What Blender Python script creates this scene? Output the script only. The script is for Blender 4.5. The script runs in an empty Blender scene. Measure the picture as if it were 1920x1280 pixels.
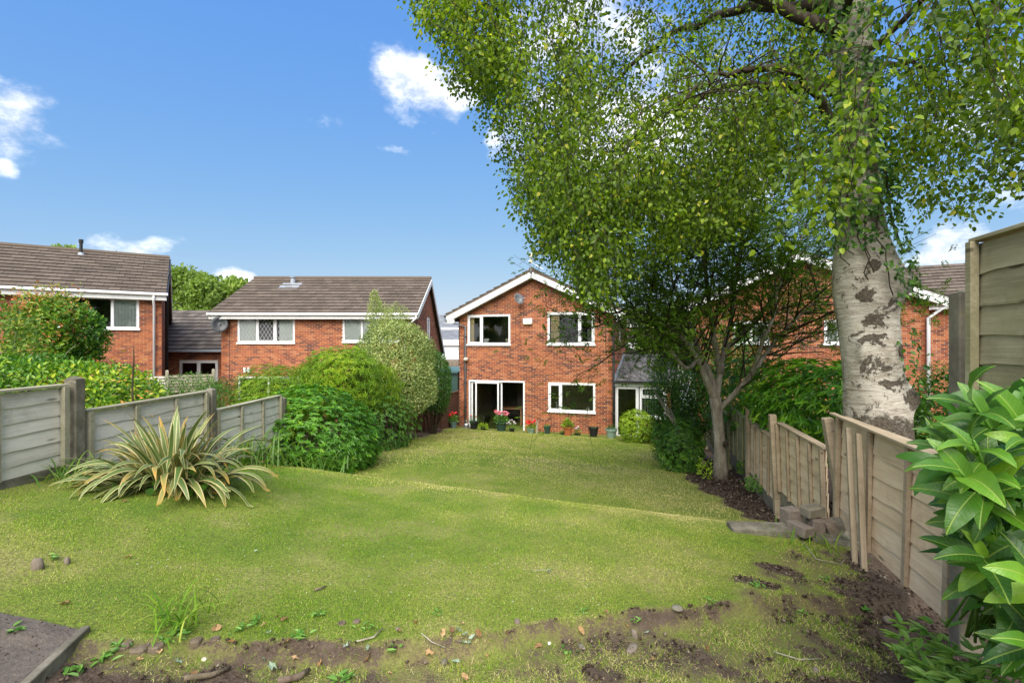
import bpy, math, random
import numpy as np
from mathutils import Vector, Matrix, Quaternion
from math import radians, sin, cos, tan, pi, sqrt, atan2

random.seed(7)
rng = np.random.default_rng(11)
scene = bpy.context.scene
COL = scene.collection

# ------------------------------------------------------------------ camera
EYE = 3.6            # height of the lens above the patio of the middle garden's house
FPX = 900.0          # focal length measured in pixels of the 1920 px wide photograph
cam_data = bpy.data.cameras.new('camera')
cam_data.sensor_width = 36.0
cam_data.lens = 36.0 * FPX / 1920.0
cam_data.clip_start = 0.05
cam_data.clip_end = 2000.0
cam_data.shift_y = 0.0005
cam = bpy.data.objects.new('camera', cam_data)
COL.objects.link(cam)
cam.location = (0, 0, EYE)
cam.rotation_euler = (radians(90), 0, 0)
scene.camera = cam

# ------------------------------------------------------------------ light
SUN_ELEV, SUN_AZ = 45.0, -175.0   # sun stands behind the camera's left shoulder
SKY_STRENGTH = 0.084
SUN_STRENGTH = 3.6
SUN_ANGLE = 60.0
scene.view_settings.view_transform = 'Standard'
scene.view_settings.look = 'None'
scene.view_settings.gamma = 1.0
scene.view_settings.use_curve_mapping = False
scene.view_settings.exposure = 1.0
scene.cycles.max_bounces = 8
scene.cycles.transparent_max_bounces = 12
scene.cycles.caustics_reflective = False
scene.cycles.caustics_refractive = False

sd = bpy.data.lights.new('sun', 'SUN')
sd.energy = SUN_STRENGTH
sd.angle = radians(SUN_ANGLE)
sd.color = (1.0, 0.955, 0.88)
sun = bpy.data.objects.new('sun', sd)
COL.objects.link(sun)
# direction TO the sun: azimuth measured clockwise from +Y
_az, _el = radians(SUN_AZ), radians(SUN_ELEV)
to_sun = Vector((sin(_az) * cos(_el), cos(_az) * cos(_el), sin(_el)))
sun.rotation_euler = to_sun.to_track_quat('Z', 'Y').to_euler()

class NT:
    """tiny node-tree helper"""
    def __init__(self, tree):
        self.t = tree
        tree.nodes.clear()
    def n(self, typ, inputs=None, **props):
        nd = self.t.nodes.new(typ)
        for k, v in props.items():
            setattr(nd, k, v)
        for k, v in (inputs or {}).items():
            self.put(nd.inputs[k], v)
        return nd
    def put(self, sock, v):
        if isinstance(v, bpy.types.NodeSocket):
            self.t.links.new(v, sock)
        elif isinstance(v, bpy.types.Node):
            self.t.links.new(v.outputs[0], sock)
        else:
            if sock.type == 'RGBA' and len(v) == 3:
                v = (*v, 1)
            sock.default_value = v
    def math(self, op, a, b=0.0, c=0.0, clamp=False):
        nd = self.n('ShaderNodeMath', {0: a, 1: b, 2: c}, operation=op)
        nd.use_clamp = clamp
        return nd.outputs[0]
    def vmath(self, op, a, b=(0, 0, 0), out=0):
        nd = self.n('ShaderNodeVectorMath', {0: a, 1: b}, operation=op)
        return nd.outputs[out]
    def mix(self, f, a, b, blend='MIX'):
        nd = self.n('ShaderNodeMix', data_type='RGBA', blend_type=blend)
        self.put(nd.inputs[0], f); self.put(nd.inputs[6], a); self.put(nd.inputs[7], b)
        return nd.outputs[2]
    def ramp(self, f, stops, interp='LINEAR'):
        nd = self.n('ShaderNodeValToRGB', {0: f})
        cr = nd.color_ramp
        cr.interpolation = interp
        while len(cr.elements) < len(stops):
            cr.elements.new(0.5)
        for e, (p, c) in zip(cr.elements, stops):
            e.position = p
            e.color = (*c, 1) if not isinstance(c, (int, float)) else (c, c, c, 1)
        return nd.outputs[0]
    def noise(self, scale, detail=3, rough=0.55, vec=None, dist=0.0, out=0):
        nd = self.n('ShaderNodeTexNoise', {'Scale': scale, 'Detail': detail, 'Roughness': rough, 'Distortion': dist})
        if vec is not None:
            self.put(nd.inputs['Vector'], vec)
        return nd.outputs[out]
    def step(self, v, lo, hi, a=0.0, b=1.0):
        nd = self.n('ShaderNodeMapRange', {0: v, 1: lo, 2: hi, 3: a, 4: b})
        nd.interpolation_type = 'SMOOTHSTEP'
        return nd.outputs[0]

world = bpy.data.worlds.new('World')
scene.world = world
world.use_nodes = True
w = NT(world.node_tree)
sky = w.n('ShaderNodeTexSky', sky_type='NISHITA', sun_disc=False)
sky.sun_elevation = radians(SUN_ELEV)
sky.sun_rotation = radians(SUN_AZ)
sky.altitude = 50
sky.air_density = 1.0
sky.dust_density = 0.6
sky.ozone_density = 1.5
geo = w.n('ShaderNodeTexCoord')
# the photograph's sky keeps a clear even blue down to the roofs: compress the tonal range per channel
sc_ = w.n('ShaderNodeSeparateColor', {0: sky.outputs[0]})
cc_ = w.n('ShaderNodeCombineColor', {0: w.math('MULTIPLY', w.math('POWER', w.math('DIVIDE', sc_.outputs[0], .9), .80), .80),
                                     1: w.math('MULTIPLY', w.math('POWER', w.math('DIVIDE', sc_.outputs[1], 1.8), .47), 2.28),
                                     2: w.math('MULTIPLY', w.math('POWER', w.math('DIVIDE', sc_.outputs[2], 3.4), .05), 5.1)})
d = w.vmath('NORMALIZE', geo.outputs['Generated'])
# clouds: soft cumulus puffs placed by compass direction, broken up by noise
sep = w.n('ShaderNodeSeparateXYZ', {0: d})
def cdir(px, py):
    v = Vector(((px - 960) / FPX, 1.0, (641 - py) / FPX)); v.normalize(); return v
n1 = w.noise(5.0, 6, 0.62, d, 0.3)
dw0 = w.vmath('MULTIPLY', d, (1.0, 1.0, 1.7))
n2 = w.noise(11.0, 8, 0.68, dw0)
nwarp = w.n('ShaderNodeTexNoise', {'Vector': d, 'Scale': 7.0, 'Detail': 4.0})
warp = w.vmath('SCALE', w.vmath('SUBTRACT', nwarp.outputs['Color'], (0.5, 0.5, 0.5)))
warp.node.inputs['Scale'].default_value = 0.16
dw = w.vmath('ADD', d, warp)
PUFFS = [ # px, py, half width, half height (radians), strength
    (800, 150, 0.135, 0.062, 1.3), (715, 115, 0.07, 0.03, .55), (612, 218, 0.05, 0.032, .5), (742, 272, 0.055, 0.02, .55),
    (955, 290, 0.045, 0.05, 1.0), (30, 215, 0.075, 0.070, 1.0), (65, 270, .06, .03, .6), (0, 305, .035, .022, 1.0), (245, 460, 0.085, 0.028, .8), (455, 515, 0.07, 0.024, 1.1),
    (1760, 490, 0.075, 0.038, 1.1), (1180, 250, 0.30, 0.17, 1.35), (1330, 380, 0.16, 0.10, 1.2), (1080, 60, 0.20, .10, 1.2),
    (1850, 190, 0.12, 0.09, 1.0), (2400, 200, 0.3, 0.12, 1.0), (-700, 120, 0.3, 0.12, 1.0)]
tot = None
for (px, py, aw, ah, st) in PUFFS:
    c = cdir(px, py)
    right = c.cross(Vector((0, 0, 1))).normalized(); up = right.cross(c)
    a = w.math('DIVIDE', w.vmath('DOT_PRODUCT', dw, tuple(right), 1), aw)
    b = w.math('DIVIDE', w.vmath('DOT_PRODUCT', dw, tuple(up), 1), ah)
    r2 = w.math('ADD', w.math('MULTIPLY', a, a), w.math('MULTIPLY', b, b))
    front = w.math('GREATER_THAN', w.vmath('DOT_PRODUCT', dw, tuple(c), 1), 0.3)
    m = w.math('MULTIPLY', w.math('MULTIPLY', w.math('SUBTRACT', 1.0, r2, clamp=True), st), front)
    tot = m if tot is None else w.math('MAXIMUM', tot, m)
# dense unseen cloud cover added behind and beside the viewer for neutral fill light
behind = w.step(w.n('ShaderNodeSeparateXYZ', {0: d}).outputs[1], 0.55, 0.15)
fill_cloud = w.math('MULTIPLY', w.step(n1, 0.30, 0.5), w.math('MULTIPLY', behind, 1.0))
tot = w.math('MAXIMUM', tot, fill_cloud)
den = w.math('SUBTRACT', w.math('ADD', tot, w.math('MULTIPLY', w.math('SUBTRACT', n2, 0.5), 2.3)), 0.34)
den = w.math('MULTIPLY', w.step(den, 0.0, 1.25), w.step(tot, 0.0, 0.25))
cloudcol = w.mix(w.step(n2, .35, .7), (6.0, 6.2, 6.7), (10.0, 10.0, 10.0))
upness = w.math('ABSOLUTE', sep.outputs[2])
skyc = w.mix(den, cc_.outputs[0], cloudcol)
bg = w.n('ShaderNodeBackground', {'Color': skyc, 'Strength': SKY_STRENGTH})
w.t.links.new(bg.outputs[0], w.n('ShaderNodeOutputWorld').inputs[0])

# ------------------------------------------------------------------ materials
def mat(name):
    m = bpy.data.materials.new(name); m.use_nodes = True
    t = NT(m.node_tree)
    out = t.n('ShaderNodeOutputMaterial')
    return m, t, out
def pbsdf(t, out, base, rough=0.7, bump=None, bstr=0.3, bdist=0.01, spec=0.5, metal=0.0, coat=0.0):
    p = t.n('ShaderNodeBsdfPrincipled', {'Base Color': base, 'Roughness': rough, 'Metallic': metal,
                                         'Specular IOR Level': spec, 'Coat Weight': coat})
    if bump is not None:
        b = t.n('ShaderNodeBump', {'Strength': bstr, 'Distance': bdist, 'Height': bump})
        t.put(p.inputs['Normal'], b.outputs[0])
    t.t.links.new(p.outputs[0], out.inputs[0])
    return p
def simple(name, col, rough=0.6, var=0.15, scale=8.0, metal=0.0, bstr=0.1, spec=0.5):
    m, t, out = mat(name)
    tc = t.n('ShaderNodeTexCoord')
    nz = t.noise(scale, 4, 0.6, tc.outputs['Object'])
    c0 = tuple(max(0, x * (1 - var)) for x in col); c1 = tuple(min(1, x * (1 + var)) for x in col)
    pbsdf(t, out, t.ramp(nz, [(0.3, c0), (0.7, c1)]), rough, t.noise(scale * 6, 3, .6, tc.outputs['Object']), bstr, 0.004, spec, metal)
    return m
M = {}
M['white'] = simple('white_plastic', (.78, .78, .77), .35, .05, 3)
M['whitepaint'] = simple('white_painted_board', (.72, .72, .70), .5, .08, 4)
M['grey'] = simple('grey_plastic', (.13, .14, .15), .45, .1)
M['dgrey'] = simple('dark_grey_plastic', (.035, .038, .042), .45, .15)
M['black'] = simple('black_plastic', (.012, .012, .013), .45, .2)
M['lead'] = simple('lead_flashing', (.30, .33, .37), .5, .15)
M['metal'] = simple('galvanised_metal', (.45, .46, .47), .35, .1, 9, .8)
M['room'] = simple('room_wall', (.20, .19, .165), .9, .1)
M['roomdark'] = simple('room_dark', (.13, .12, .10), .9, .2)
M['cream'] = simple('cream_curtain', (.78, .55, .25), .8, .08)
M['blind'] = simple('blind_fabric', (.88, .89, .83), .8, .05)
M['table'] = simple('table_wood', (.35, .18, .08), .5, .2)
M['terracotta'] = simple('terracotta', (.42, .12, .04), .8, .15, 20)
M['potblue'] = simple('blue_grey_glaze', (.16, .23, .24), .4, .1, 20)
M['potgreen'] = simple('dark_green_plastic', (.03, .065, .05), .45, .15, 20)
M['potpale'] = simple('pale_green_glaze', (.26, .36, .30), .4, .1, 20)
M['potblack'] = simple('black_pot_plastic', (.012, .013, .014), .5, .15, 20)
M['red'] = simple('red_petals', (.75, .02, .03), .6, .2, 60)
M['pink'] = simple('pink_petals', (.80, .22, .28), .6, .3, 60)
M['whitepetal'] = simple('white_petals', (.75, .62, .68), .6, .2, 60)
M['rubber'] = simple('rubber', (.02, .02, .02), .8, .2)
M['plaque'] = simple('plaque_stone', (.62, .55, .40), .6, .08)
M['letter'] = simple('letter_paint', (.06, .05, .03), .6, .1)
M['amber'] = simple('amber_plate', (.6, .45, .08), .5, .05)
M['shed'] = simple('green_painted_metal', (.10, .20, .17), .5, .08, 4)
M['farbrick'] = simple('far_brick', (.42, .12, .05), .9, .25, 6)
M['rust'] = simple('rusty_iron', (.22, .07, .03), .8, .3, 20)
M['lamp_lens'] = simple('pale_lens', (.55, .50, .38), .4, .1)
M['carsilver'] = simple('silver_car_paint', (.34, .36, .40), .25, .05, 3, .5)
M['cargreen'] = simple('pale_green_car_paint', (.25, .36, .33), .25, .05, 3, .4)
M['redlens'] = simple('red_lens', (.4, .01, .01), .25, .1)

# glass: clear with a fresnel sky reflection
m, t, out = mat('window_glass')
fr = t.n('ShaderNodeFresnel', {'IOR': 1.55})
gl = t.n('ShaderNodeBsdfGlossy', {'Color': (1, 1, 1), 'Roughness': 0.0})
tr = t.n('ShaderNodeBsdfTransparent', {'Color': (.86, .89, .88)})
ms = t.n('ShaderNodeMixShader', {0: fr.outputs[0], 1: tr.outputs[0], 2: gl.outputs[0]})
t.t.links.new(ms.outputs[0], out.inputs[0]); M['glass'] = m

# brick: colour picked per brick from the 'tint' attribute
m, t, out = mat('red_brick')
tc = t.n('ShaderNodeTexCoord'); gm = t.n('ShaderNodeNewGeometry')
at = t.n('ShaderNodeAttribute', attribute_name='tint')
base = t.ramp(at.outputs['Fac'], [(0, (.075, .027, .018)), (.12, (.125, .038, .022)), (.32, (.215, .053, .022)), (.56, (.295, .075, .026)), (.82, (.375, .113, .036)), (1, (.43, .175, .075))])
wn = t.noise(1.1, 4, .6, gm.outputs['Position'])
fine = t.noise(38, 4, .7, gm.outputs['Position'])
base = t.mix(t.step(wn, .35, .7, 0, .4), base, (.50, .155, .045))
base = t.mix(t.step(fine, .45, .75, 0, .55), base, (.13, .045, .03))
base = t.mix(t.step(t.noise(.7, 5, .7, gm.outputs['Position']), .60, .78, 0, .30), base, (.62, .50, .42))
pbsdf(t, out, base, .85, fine, .5, .004); M['brick'] = m
m, t, out = mat('mortar')
gm = t.n('ShaderNodeNewGeometry')
pbsdf(t, out, t.ramp(t.noise(3, 5, .6, gm.outputs['Position']), [(.3, (.52, .38, .27)), (.7, (.64, .52, .40))]), .95); M['mortar'] = m

# roof tiles
def tilemat(name, cols):
    m, t, out = mat(name)
    at = t.n('ShaderNodeAttribute', attribute_name='tint'); gm = t.n('ShaderNodeNewGeometry')
    b = t.ramp(at.outputs['Fac'], [(0, cols[0]), (.5, cols[1]), (1, cols[2])])
    moss = t.step(t.noise(2.6, 6, .75, gm.outputs['Position']), .56, .70)
    sp = t.noise(22, 4, .7, gm.outputs['Position'])
    b = t.mix(t.math('MULTIPLY', moss, .55), b, (.045, .042, .028))
    b = t.mix(t.step(sp, .55, .75, 0, .45), b, tuple(min(1, c * 1.9) for c in cols[2]))
    pbsdf(t, out, b, .85, sp, .5, .006)
    return m
M['tile'] = tilemat('brown_concrete_tile', [(.088, .066, .048), (.112, .084, .062), (.140, .107, .080)])
M['tile2'] = tilemat('dark_concrete_tile', [(.075, .062, .052), (.115, .095, .08), (.165, .138, .115)])
M['slate'] = tilemat('grey_far_tile', [(.16, .17, .19), (.20, .21, .23), (.24, .25, .27)])
M['felt'] = None
m, t, out = mat('roof_felt')
gm = t.n('ShaderNodeNewGeometry')
sv = t.vmath('MULTIPLY', gm.outputs['Position'], (6, 1.0, 1.0))
b = t.ramp(t.noise(1.4, 7, .72, sv), [(.3, (.028, .026, .025)), (.5, (.075, .07, .066)), (.66, (.20, .185, .165))])
pbsdf(t, out, b, .8, t.noise(40, 3, .6, gm.outputs['Position']), .3, .004); M['felt'] = m

# weathered timber, grain runs along the object's local x; tint picks the board's tone
def timber(name, dark, mid, light, green=0.0, gcol=(.13, .15, .05), stain=0.5):
    m, t, out = mat(name)
    tc = t.n('ShaderNodeTexCoord'); oi = t.n('ShaderNodeObjectInfo')
    off = t.vmath('SCALE', (37.0, 11.0, 23.0)); t.put(off.node.inputs['Scale'], oi.outputs['Random'])
    pos = t.vmath('ADD', tc.outputs['Object'], off)
    gv = t.vmath('MULTIPLY', pos, (1.6, 38, 38))
    grain = t.noise(1.0, 6, .68, gv, 1.1)
    tone = t.noise(1.0, 4, .6, t.vmath('MULTIPLY', pos, (.9, 4, 4)))
    f = t.math('ADD', t.math('MULTIPLY', grain, .55), t.math('MULTIPLY', tone, .45))
    b = t.ramp(f, [(.30, dark), (.5, mid), (.68, light)])
    b = t.mix(t.math('MULTIPLY', oi.outputs['Random'], .35), b, mid)
    # knots
    kv = t.n('ShaderNodeTexVoronoi', {'Vector': t.vmath('MULTIPLY', pos, (1.7, 7, 7)), 'Scale': 1.0})
    kn = t.step(kv.outputs['Distance'], .13, .05)
    b = t.mix(t.math('MULTIPLY', kn, .75), b, tuple(c * .3 for c in dark))
    st = t.step(t.noise(2.3, 5, .7, pos), .5, .72)
    b = t.mix(t.math('MULTIPLY', st, stain), b, tuple(c * .55 for c in dark))
    if green:
        gn = t.step(t.noise(3.1, 5, .65, pos), .42, .68)
        b = t.mix(t.math('MULTIPLY', gn, green), b, gcol)
    pbsdf(t, out, b, .85, f, .6, .004, .3)
    return m
M['timber_grey'] = timber('weathered_grey_timber', (.40, .37, .31), (.67, .63, .55), (.82, .78, .70), .12, stain=.45)
M['timber_trim'] = timber('weathered_trim_timber', (.22, .20, .14), (.36, .33, .235), (.48, .45, .34), .3, stain=.4)
M['timber_tan'] = timber('bleached_tan_timber', (.46, .32, .19), (.74, .56, .37), (.86, .71, .52), .12, (.30, .24, .10), .4)
M['timber_tan_trim'] = timber('brown_batten_timber', (.22, .165, .11), (.40, .31, .21), (.53, .43, .31), .2, (.20, .17, .07), .5)
M['timber_green'] = timber('algae_stained_timber', (.17, .15, .08), (.32, .29, .16), (.46, .42, .27), .6, (.20, .22, .07), .5)
M['timber_tall'] = timber('olive_weathered_timber', (.20, .17, .10), (.38, .33, .20), (.54, .48, .31), .4, (.20, .20, .08), .6)
M['timber_brown'] = timber('red_brown_stained_timber', (.06, .03, .02), (.12, .055, .035), (.19, .10, .065), 0)
m, t, out = mat('aged_concrete')
tc = t.n('ShaderNodeTexCoord'); gm = t.n('ShaderNodeNewGeometry')
n = t.noise(5, 7, .7, gm.outputs['Position']); f = t.noise(80, 3, .6, gm.outputs['Position'])
b = t.ramp(n, [(.3, (.10, .09, .065)), (.5, (.19, .165, .12)), (.7, (.29, .255, .18))])
b = t.mix(t.step(t.noise(9, 4, .6, gm.outputs['Position']), .6, .7, 0, .6), b, (.34, .27, .07))
b = t.mix(t.step(f, .55, .8, 0, .5), b, (.06, .055, .045))
pbsdf(t, out, b, .9, f, .5, .004); M['concrete'] = m
m, t, out = mat('dark_aged_concrete')
gm = t.n('ShaderNodeNewGeometry')
n = t.noise(6, 7, .7, gm.outputs['Position']); f = t.noise(70, 3, .6, gm.outputs['Position'])
b = t.ramp(n, [(.3, (.07, .062, .042)), (.5, (.14, .125, .09)), (.72, (.27, .245, .19))])
b = t.mix(t.step(t.noise(14, 3, .6, gm.outputs['Position']), .64, .72, 0, .5), b, (.33, .30, .24))
pbsdf(t, out, b, .9, f, .5, .004); M['concrete_dark'] = m
m, t, out = mat('stone_rubble')
tc = t.n('ShaderNodeTexCoord'); oi = t.n('ShaderNodeObjectInfo')
n = t.noise(18, 6, .7, tc.outputs['Object'])
b = t.ramp(n, [(.3, (.10, .075, .052)), (.7, (.26, .205, .155))])
b = t.mix(t.math('MULTIPLY', oi.outputs['Random'], .5), b, (.20, .17, .15))
pbsdf(t, out, b, .9, n, .6, .01); M['stone'] = m

# ground: soil underneath, thatch and moss where grass grows
m, t, out = mat('garden_ground')
gm = t.n('ShaderNodeNewGeometry'); P_ = gm.outputs['Position']
at = t.n('ShaderNodeAttribute', attribute_name='soil')
far = t.n('ShaderNodeAttribute', attribute_name='paved')
n1 = t.noise(.9, 5, .6, P_); n2 = t.noise(7, 6, .7, P_); n3 = t.noise(60, 5, .75, P_)
soil = t.ramp(n3, [(.28, (.030, .020, .014)), (.5, (.085, .060, .043)), (.75, (.18, .135, .098))])
soil = t.mix(t.step(n2, .45, .7, 0, .6), soil, (.13, .098, .072))
thatch = t.ramp(t.noise(1.3, 6, .7, P_), [(.32, (.10, .19, .016)), (.5, (.20, .25, .04)), (.68, (.33, .30, .11))])
thatch = t.mix(t.step(n3, .4, .65, 0, .7), thatch, (.06, .055, .025))
thatch = t.mix(t.step(at.outputs['Fac'], .12, .5, 0, .75), thatch, (.15, .115, .06))
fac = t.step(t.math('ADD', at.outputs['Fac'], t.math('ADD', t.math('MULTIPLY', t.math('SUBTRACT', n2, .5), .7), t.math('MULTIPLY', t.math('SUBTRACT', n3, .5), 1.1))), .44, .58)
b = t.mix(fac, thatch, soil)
road = t.ramp(n2, [(.3, (.20, .20, .20)), (.7, (.27, .27, .26))])
b = t.mix(far.outputs['Fac'], b, road)
pbsdf(t, out, b, .95, t.math('ADD', t.math('MULTIPLY', n3, .6), n2), .8, .02, .2); M['ground'] = m
m, t, out = mat('soil_crumbs')
oi = t.n('ShaderNodeAttribute', attribute_name='tint'); gm = t.n('ShaderNodeNewGeometry')
b = t.ramp(oi.outputs['Fac'], [(0, (.028, .018, .013)), (.6, (.085, .060, .043)), (.92, (.16, .12, .09)), (1, (.28, .23, .18))])
b = t.mix(t.step(t.noise(150, 4, .7, gm.outputs['Position']), .4, .7, 0, .5), b, (.03, .02, .014))
pbsdf(t, out, b, .95, spec=.15); M['crumb'] = m

# leaves: ramp over 'tint', some light passing through
def leafmat(name, stops, rough=.45, trans=.35, tcol=1.25, spec=.4, hue=(0, 0)):
    m, t, out = mat(name)
    at = t.n('ShaderNodeAttribute', attribute_name='tint')
    c = t.ramp(at.outputs['Fac'], stops)
    p = t.n('ShaderNodeBsdfPrincipled', {'Base Color': c, 'Roughness': rough, 'Specular IOR Level': spec})
    tc = t.mix(1.0, c, (tcol * 1.0, tcol * 1.05, tcol * .45), 'MULTIPLY')
    tl = t.n('ShaderNodeBsdfTranslucent', {'Color': tc})
    ms = t.n('ShaderNodeMixShader', {0: trans, 1: p.outputs[0], 2: tl.outputs[0]})
    t.t.links.new(ms.outputs[0], out.inputs[0])
    return m
M['birch_leaf'] = leafmat('birch_leaf', [(0, (.040, .085, .008)), (.5, (.145, .235, .013)), (.85, (.31, .42, .025)), (1, (.50, .47, .05))], .48, .47, 1.7)
M['cherry_leaf'] = leafmat('dark_tree_leaf', [(0, (.038, .085, .011)), (.5, (.125, .22, .018)), (.85, (.25, .36, .028)), (1, (.38, .44, .045))], .45, .46, 1.75)
M['choisya'] = leafmat('glossy_green_leaf', [(0, (.028, .10, .010)), (.5, (.085, .24, .015)), (.8, (.18, .40, .022)), (1, (.34, .52, .04))], .36, .3)
M['acer'] = leafmat('yellow_green_leaf', [(0, (.07, .15, .012)), (.5, (.19, .33, .02)), (.8, (.33, .46, .03)), (1, (.50, .55, .05))], .5, .35)
M['pitto'] = leafmat('variegated_leaf', [(0, (.08, .15, .03)), (.3, (.19, .28, .06)), (.6, (.42, .49, .16)), (1, (.68, .70, .34))], .42, .25, 1.1)
M['darkshrub'] = leafmat('dark_shrub_leaf', [(0, (.024, .075, .010)), (.5, (.07, .18, .018)), (.85, (.14, .28, .03)), (1, (.25, .40, .05))], .4, .3)
M['lime'] = leafmat('lime_leaf', [(0, (.12, .24, .012)), (.5, (.27, .42, .02)), (1, (.46, .58, .04))], .45, .3)
M['hedge'] = leafmat('hedge_leaf', [(0, (.035, .11, .015)), (.45, (.09, .23, .02)), (.75, (.25, .40, .022)), (1, (.46, .50, .035))], .42, .32)
M['ruddy'] = leafmat('ruddy_leaf', [(0, (.06, .14, .02)), (.4, (.16, .28, .03)), (.7, (.34, .38, .05)), (.85, (.42, .16, .05)), (1, (.5, .20, .08))], .5, .3)
M['orange'] = leafmat('orange_dry_leaf', [(0, (.45, .20, .05)), (.5, (.62, .32, .06)), (1, (.7, .45, .15))], .7, .3)
M['fartree'] = leafmat('far_tree_leaf', [(0, (.09, .15, .03)), (.5, (.21, .32, .05)), (1, (.36, .45, .09))], .6, .35)
M['grass'] = leafmat('lawn_grass', [(0, (.06, .15, .010)), (.3, (.15, .30, .016)), (.52, (.28, .395, .034)), (.74, (.50, .49, .12)), (1, (.75, .64, .34))], .6, .3, 1.1, .2)
M['strap'] = leafmat('strap_leaf', [(0, (.04, .12, .012)), (.5, (.11, .24, .025)), (1, (.30, .38, .07))], .4, .3)
M['weed'] = leafmat('weed_leaf', [(0, (.05, .15, .02)), (.5, (.13, .29, .04)), (1, (.26, .42, .08))], .5, .3)
M['dryleaf'] = leafmat('dry_fallen_leaf', [(0, (.16, .085, .035)), (.5, (.36, .21, .09)), (1, (.52, .37, .20))], .7, .15)
M['palelitter'] = leafmat('pale_fallen_leaf', [(0, (.20, .27, .18)), (1, (.40, .47, .36))], .7, .15)
M['straw'] = leafmat('dry_stalk', [(0, (.18, .12, .06)), (1, (.42, .34, .2))], .8, .1)

# laurel leaf: local x runs along the leaf, pale midrib, glossy
m, t, out = mat('laurel_leaf')
tc = t.n('ShaderNodeTexCoord'); oi = t.n('ShaderNodeObjectInfo'); gm = t.n('ShaderNodeNewGeometry')
s = t.n('ShaderNodeSeparateXYZ', {0: tc.outputs['Object']})
ay = t.math('ABSOLUTE', s.outputs[1])
mid = t.step(ay, .0022, .0008)
vx = t.math('SUBTRACT', s.outputs[0], t.math('MULTIPLY', ay, .9))
vein = t.math('ABSOLUTE', t.math('SUBTRACT', t.math('FRACT', t.math('MULTIPLY', vx, 78.0)), .5))
vein = t.step(vein, .10, .0)
c = t.ramp(oi.outputs['Random'], [(0, (.018, .070, .007)), (.45, (.048, .145, .009)), (.85, (.11, .26, .012)), (1, (.24, .42, .025))])
c = t.mix(t.step(t.noise(16, 3, .6, tc.outputs['Object']), .35, .7, 0, .35), c, (.07, .20, .02))
c = t.mix(t.math('MULTIPLY', vein, .28), c, (.22, .36, .07))
c = t.mix(t.math('MULTIPLY', mid, .7), c, (.30, .42, .07))
c = t.mix(t.step(t.noise(60, 3, .6, t.vmath('ADD', tc.outputs['Object'], gm.outputs['Position'])), .68, .76, 0, .7), c, (.16, .11, .03))
c = t.mix(t.math('MULTIPLY', gm.outputs['Backfacing'], .55), c, (.20, .33, .12))
bh = t.math('ADD', t.math('MULTIPLY', vein, -.5), t.math('MULTIPLY', mid, -1.0))
bp = t.n('ShaderNodeBump', {'Strength': .5, 'Distance': .002, 'Height': bh})
p = t.n('ShaderNodeBsdfPrincipled', {'Base Color': c, 'Roughness': t.step(t.noise(25, 3, .6, tc.outputs['Object']), .3, .7, .26, .5), 'Specular IOR Level': .5, 'Normal': bp.outputs[0]})
tl = t.n('ShaderNodeBsdfTranslucent', {'Color': t.mix(1.0, c, (1.4, 1.5, .5), 'MULTIPLY')})
ms = t.n('ShaderNodeMixShader', {0: .22, 1: p.outputs[0], 2: tl.outputs[0]})
t.t.links.new(ms.outputs[0], out.inputs[0]); M['laurel'] = m

# phormium: cream margins, green centre; 'across' runs 0..1 over the blade
m, t, out = mat('variegated_strap_leaf')
ac = t.n('ShaderNodeAttribute', attribute_name='across'); al = t.n('ShaderNodeAttribute', attribute_name='along')
oi = t.n('ShaderNodeObjectInfo')
e = t.math('ABSOLUTE', t.math('SUBTRACT', ac.outputs['Fac'], .5))
edge = t.step(e, .31, .38)
stripe = t.step(t.math('ABSOLUTE', t.math('SUBTRACT', t.math('FRACT', t.math('MULTIPLY', ac.outputs['Fac'], 9.0)), .5)), .36, .48)
g = t.ramp(oi.outputs['Random'], [(0, (.06, .12, .02)), (.5, (.12, .19, .035)), (1, (.22, .22, .06))])
g = t.mix(t.math('MULTIPLY', stripe, .35), g, (.42, .44, .25))
c = t.mix(edge, g, t.ramp(oi.outputs['Random'], [(0, (.50, .44, .18)), (.6, (.55, .50, .26)), (1, (.52, .36, .10))]))
dry = t.math('MULTIPLY', t.step(t.math('ADD', al.outputs['Fac'], t.math('MULTIPLY', oi.outputs['Random'], .5)), 1.1, 1.45), .8)
c = t.mix(dry, c, (.50, .26, .035))
p = t.n('ShaderNodeBsdfPrincipled', {'Base Color': c, 'Roughness': .45, 'Specular IOR Level': .4})
tl = t.n('ShaderNodeBsdfTranslucent', {'Color': c})
ms = t.n('ShaderNodeMixShader', {0: .2, 1: p.outputs[0], 2: tl.outputs[0]})
t.t.links.new(ms.outputs[0], out.inputs[0]); M['phormium'] = m

# bark
m, t, out = mat('birch_bark')
gm = t.n('ShaderNodeNewGeometry'); P_ = gm.outputs['Position']
hb = t.vmath('MULTIPLY', P_, (2.6, 2.6, 13)); hb2 = t.vmath('MULTIPLY', P_, (7, 7, 60))
n1 = t.noise(1.0, 6, .72, hb, 2.2); n2 = t.noise(2.6, 7, .72, P_, 1.2); n3 = t.noise(38, 5, .75, P_); nf = t.noise(1.0, 5, .7, hb2, 1.0)
big = t.noise(1.3, 4, .6, P_, .8)
pap = t.ramp(t.math('ADD', t.math('MULTIPLY', n1, .5), t.math('ADD', t.math('MULTIPLY', nf, .25), t.math('MULTIPLY', big, .25))), [(.34, (.17, .135, .095)), (.44, (.34, .295, .225)), (.52, (.52, .475, .39)), (.64, (.68, .64, .56))])
lent = t.step(t.noise(1.0, 5, .75, t.vmath('MULTIPLY', P_, (6, 6, 38)), .8), .60, .68)
pap = t.mix(t.math('MULTIPLY', lent, .85), pap, (.13, .095, .065))
z = t.n('ShaderNodeSeparateXYZ', {0: P_}).outputs[2]
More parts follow.
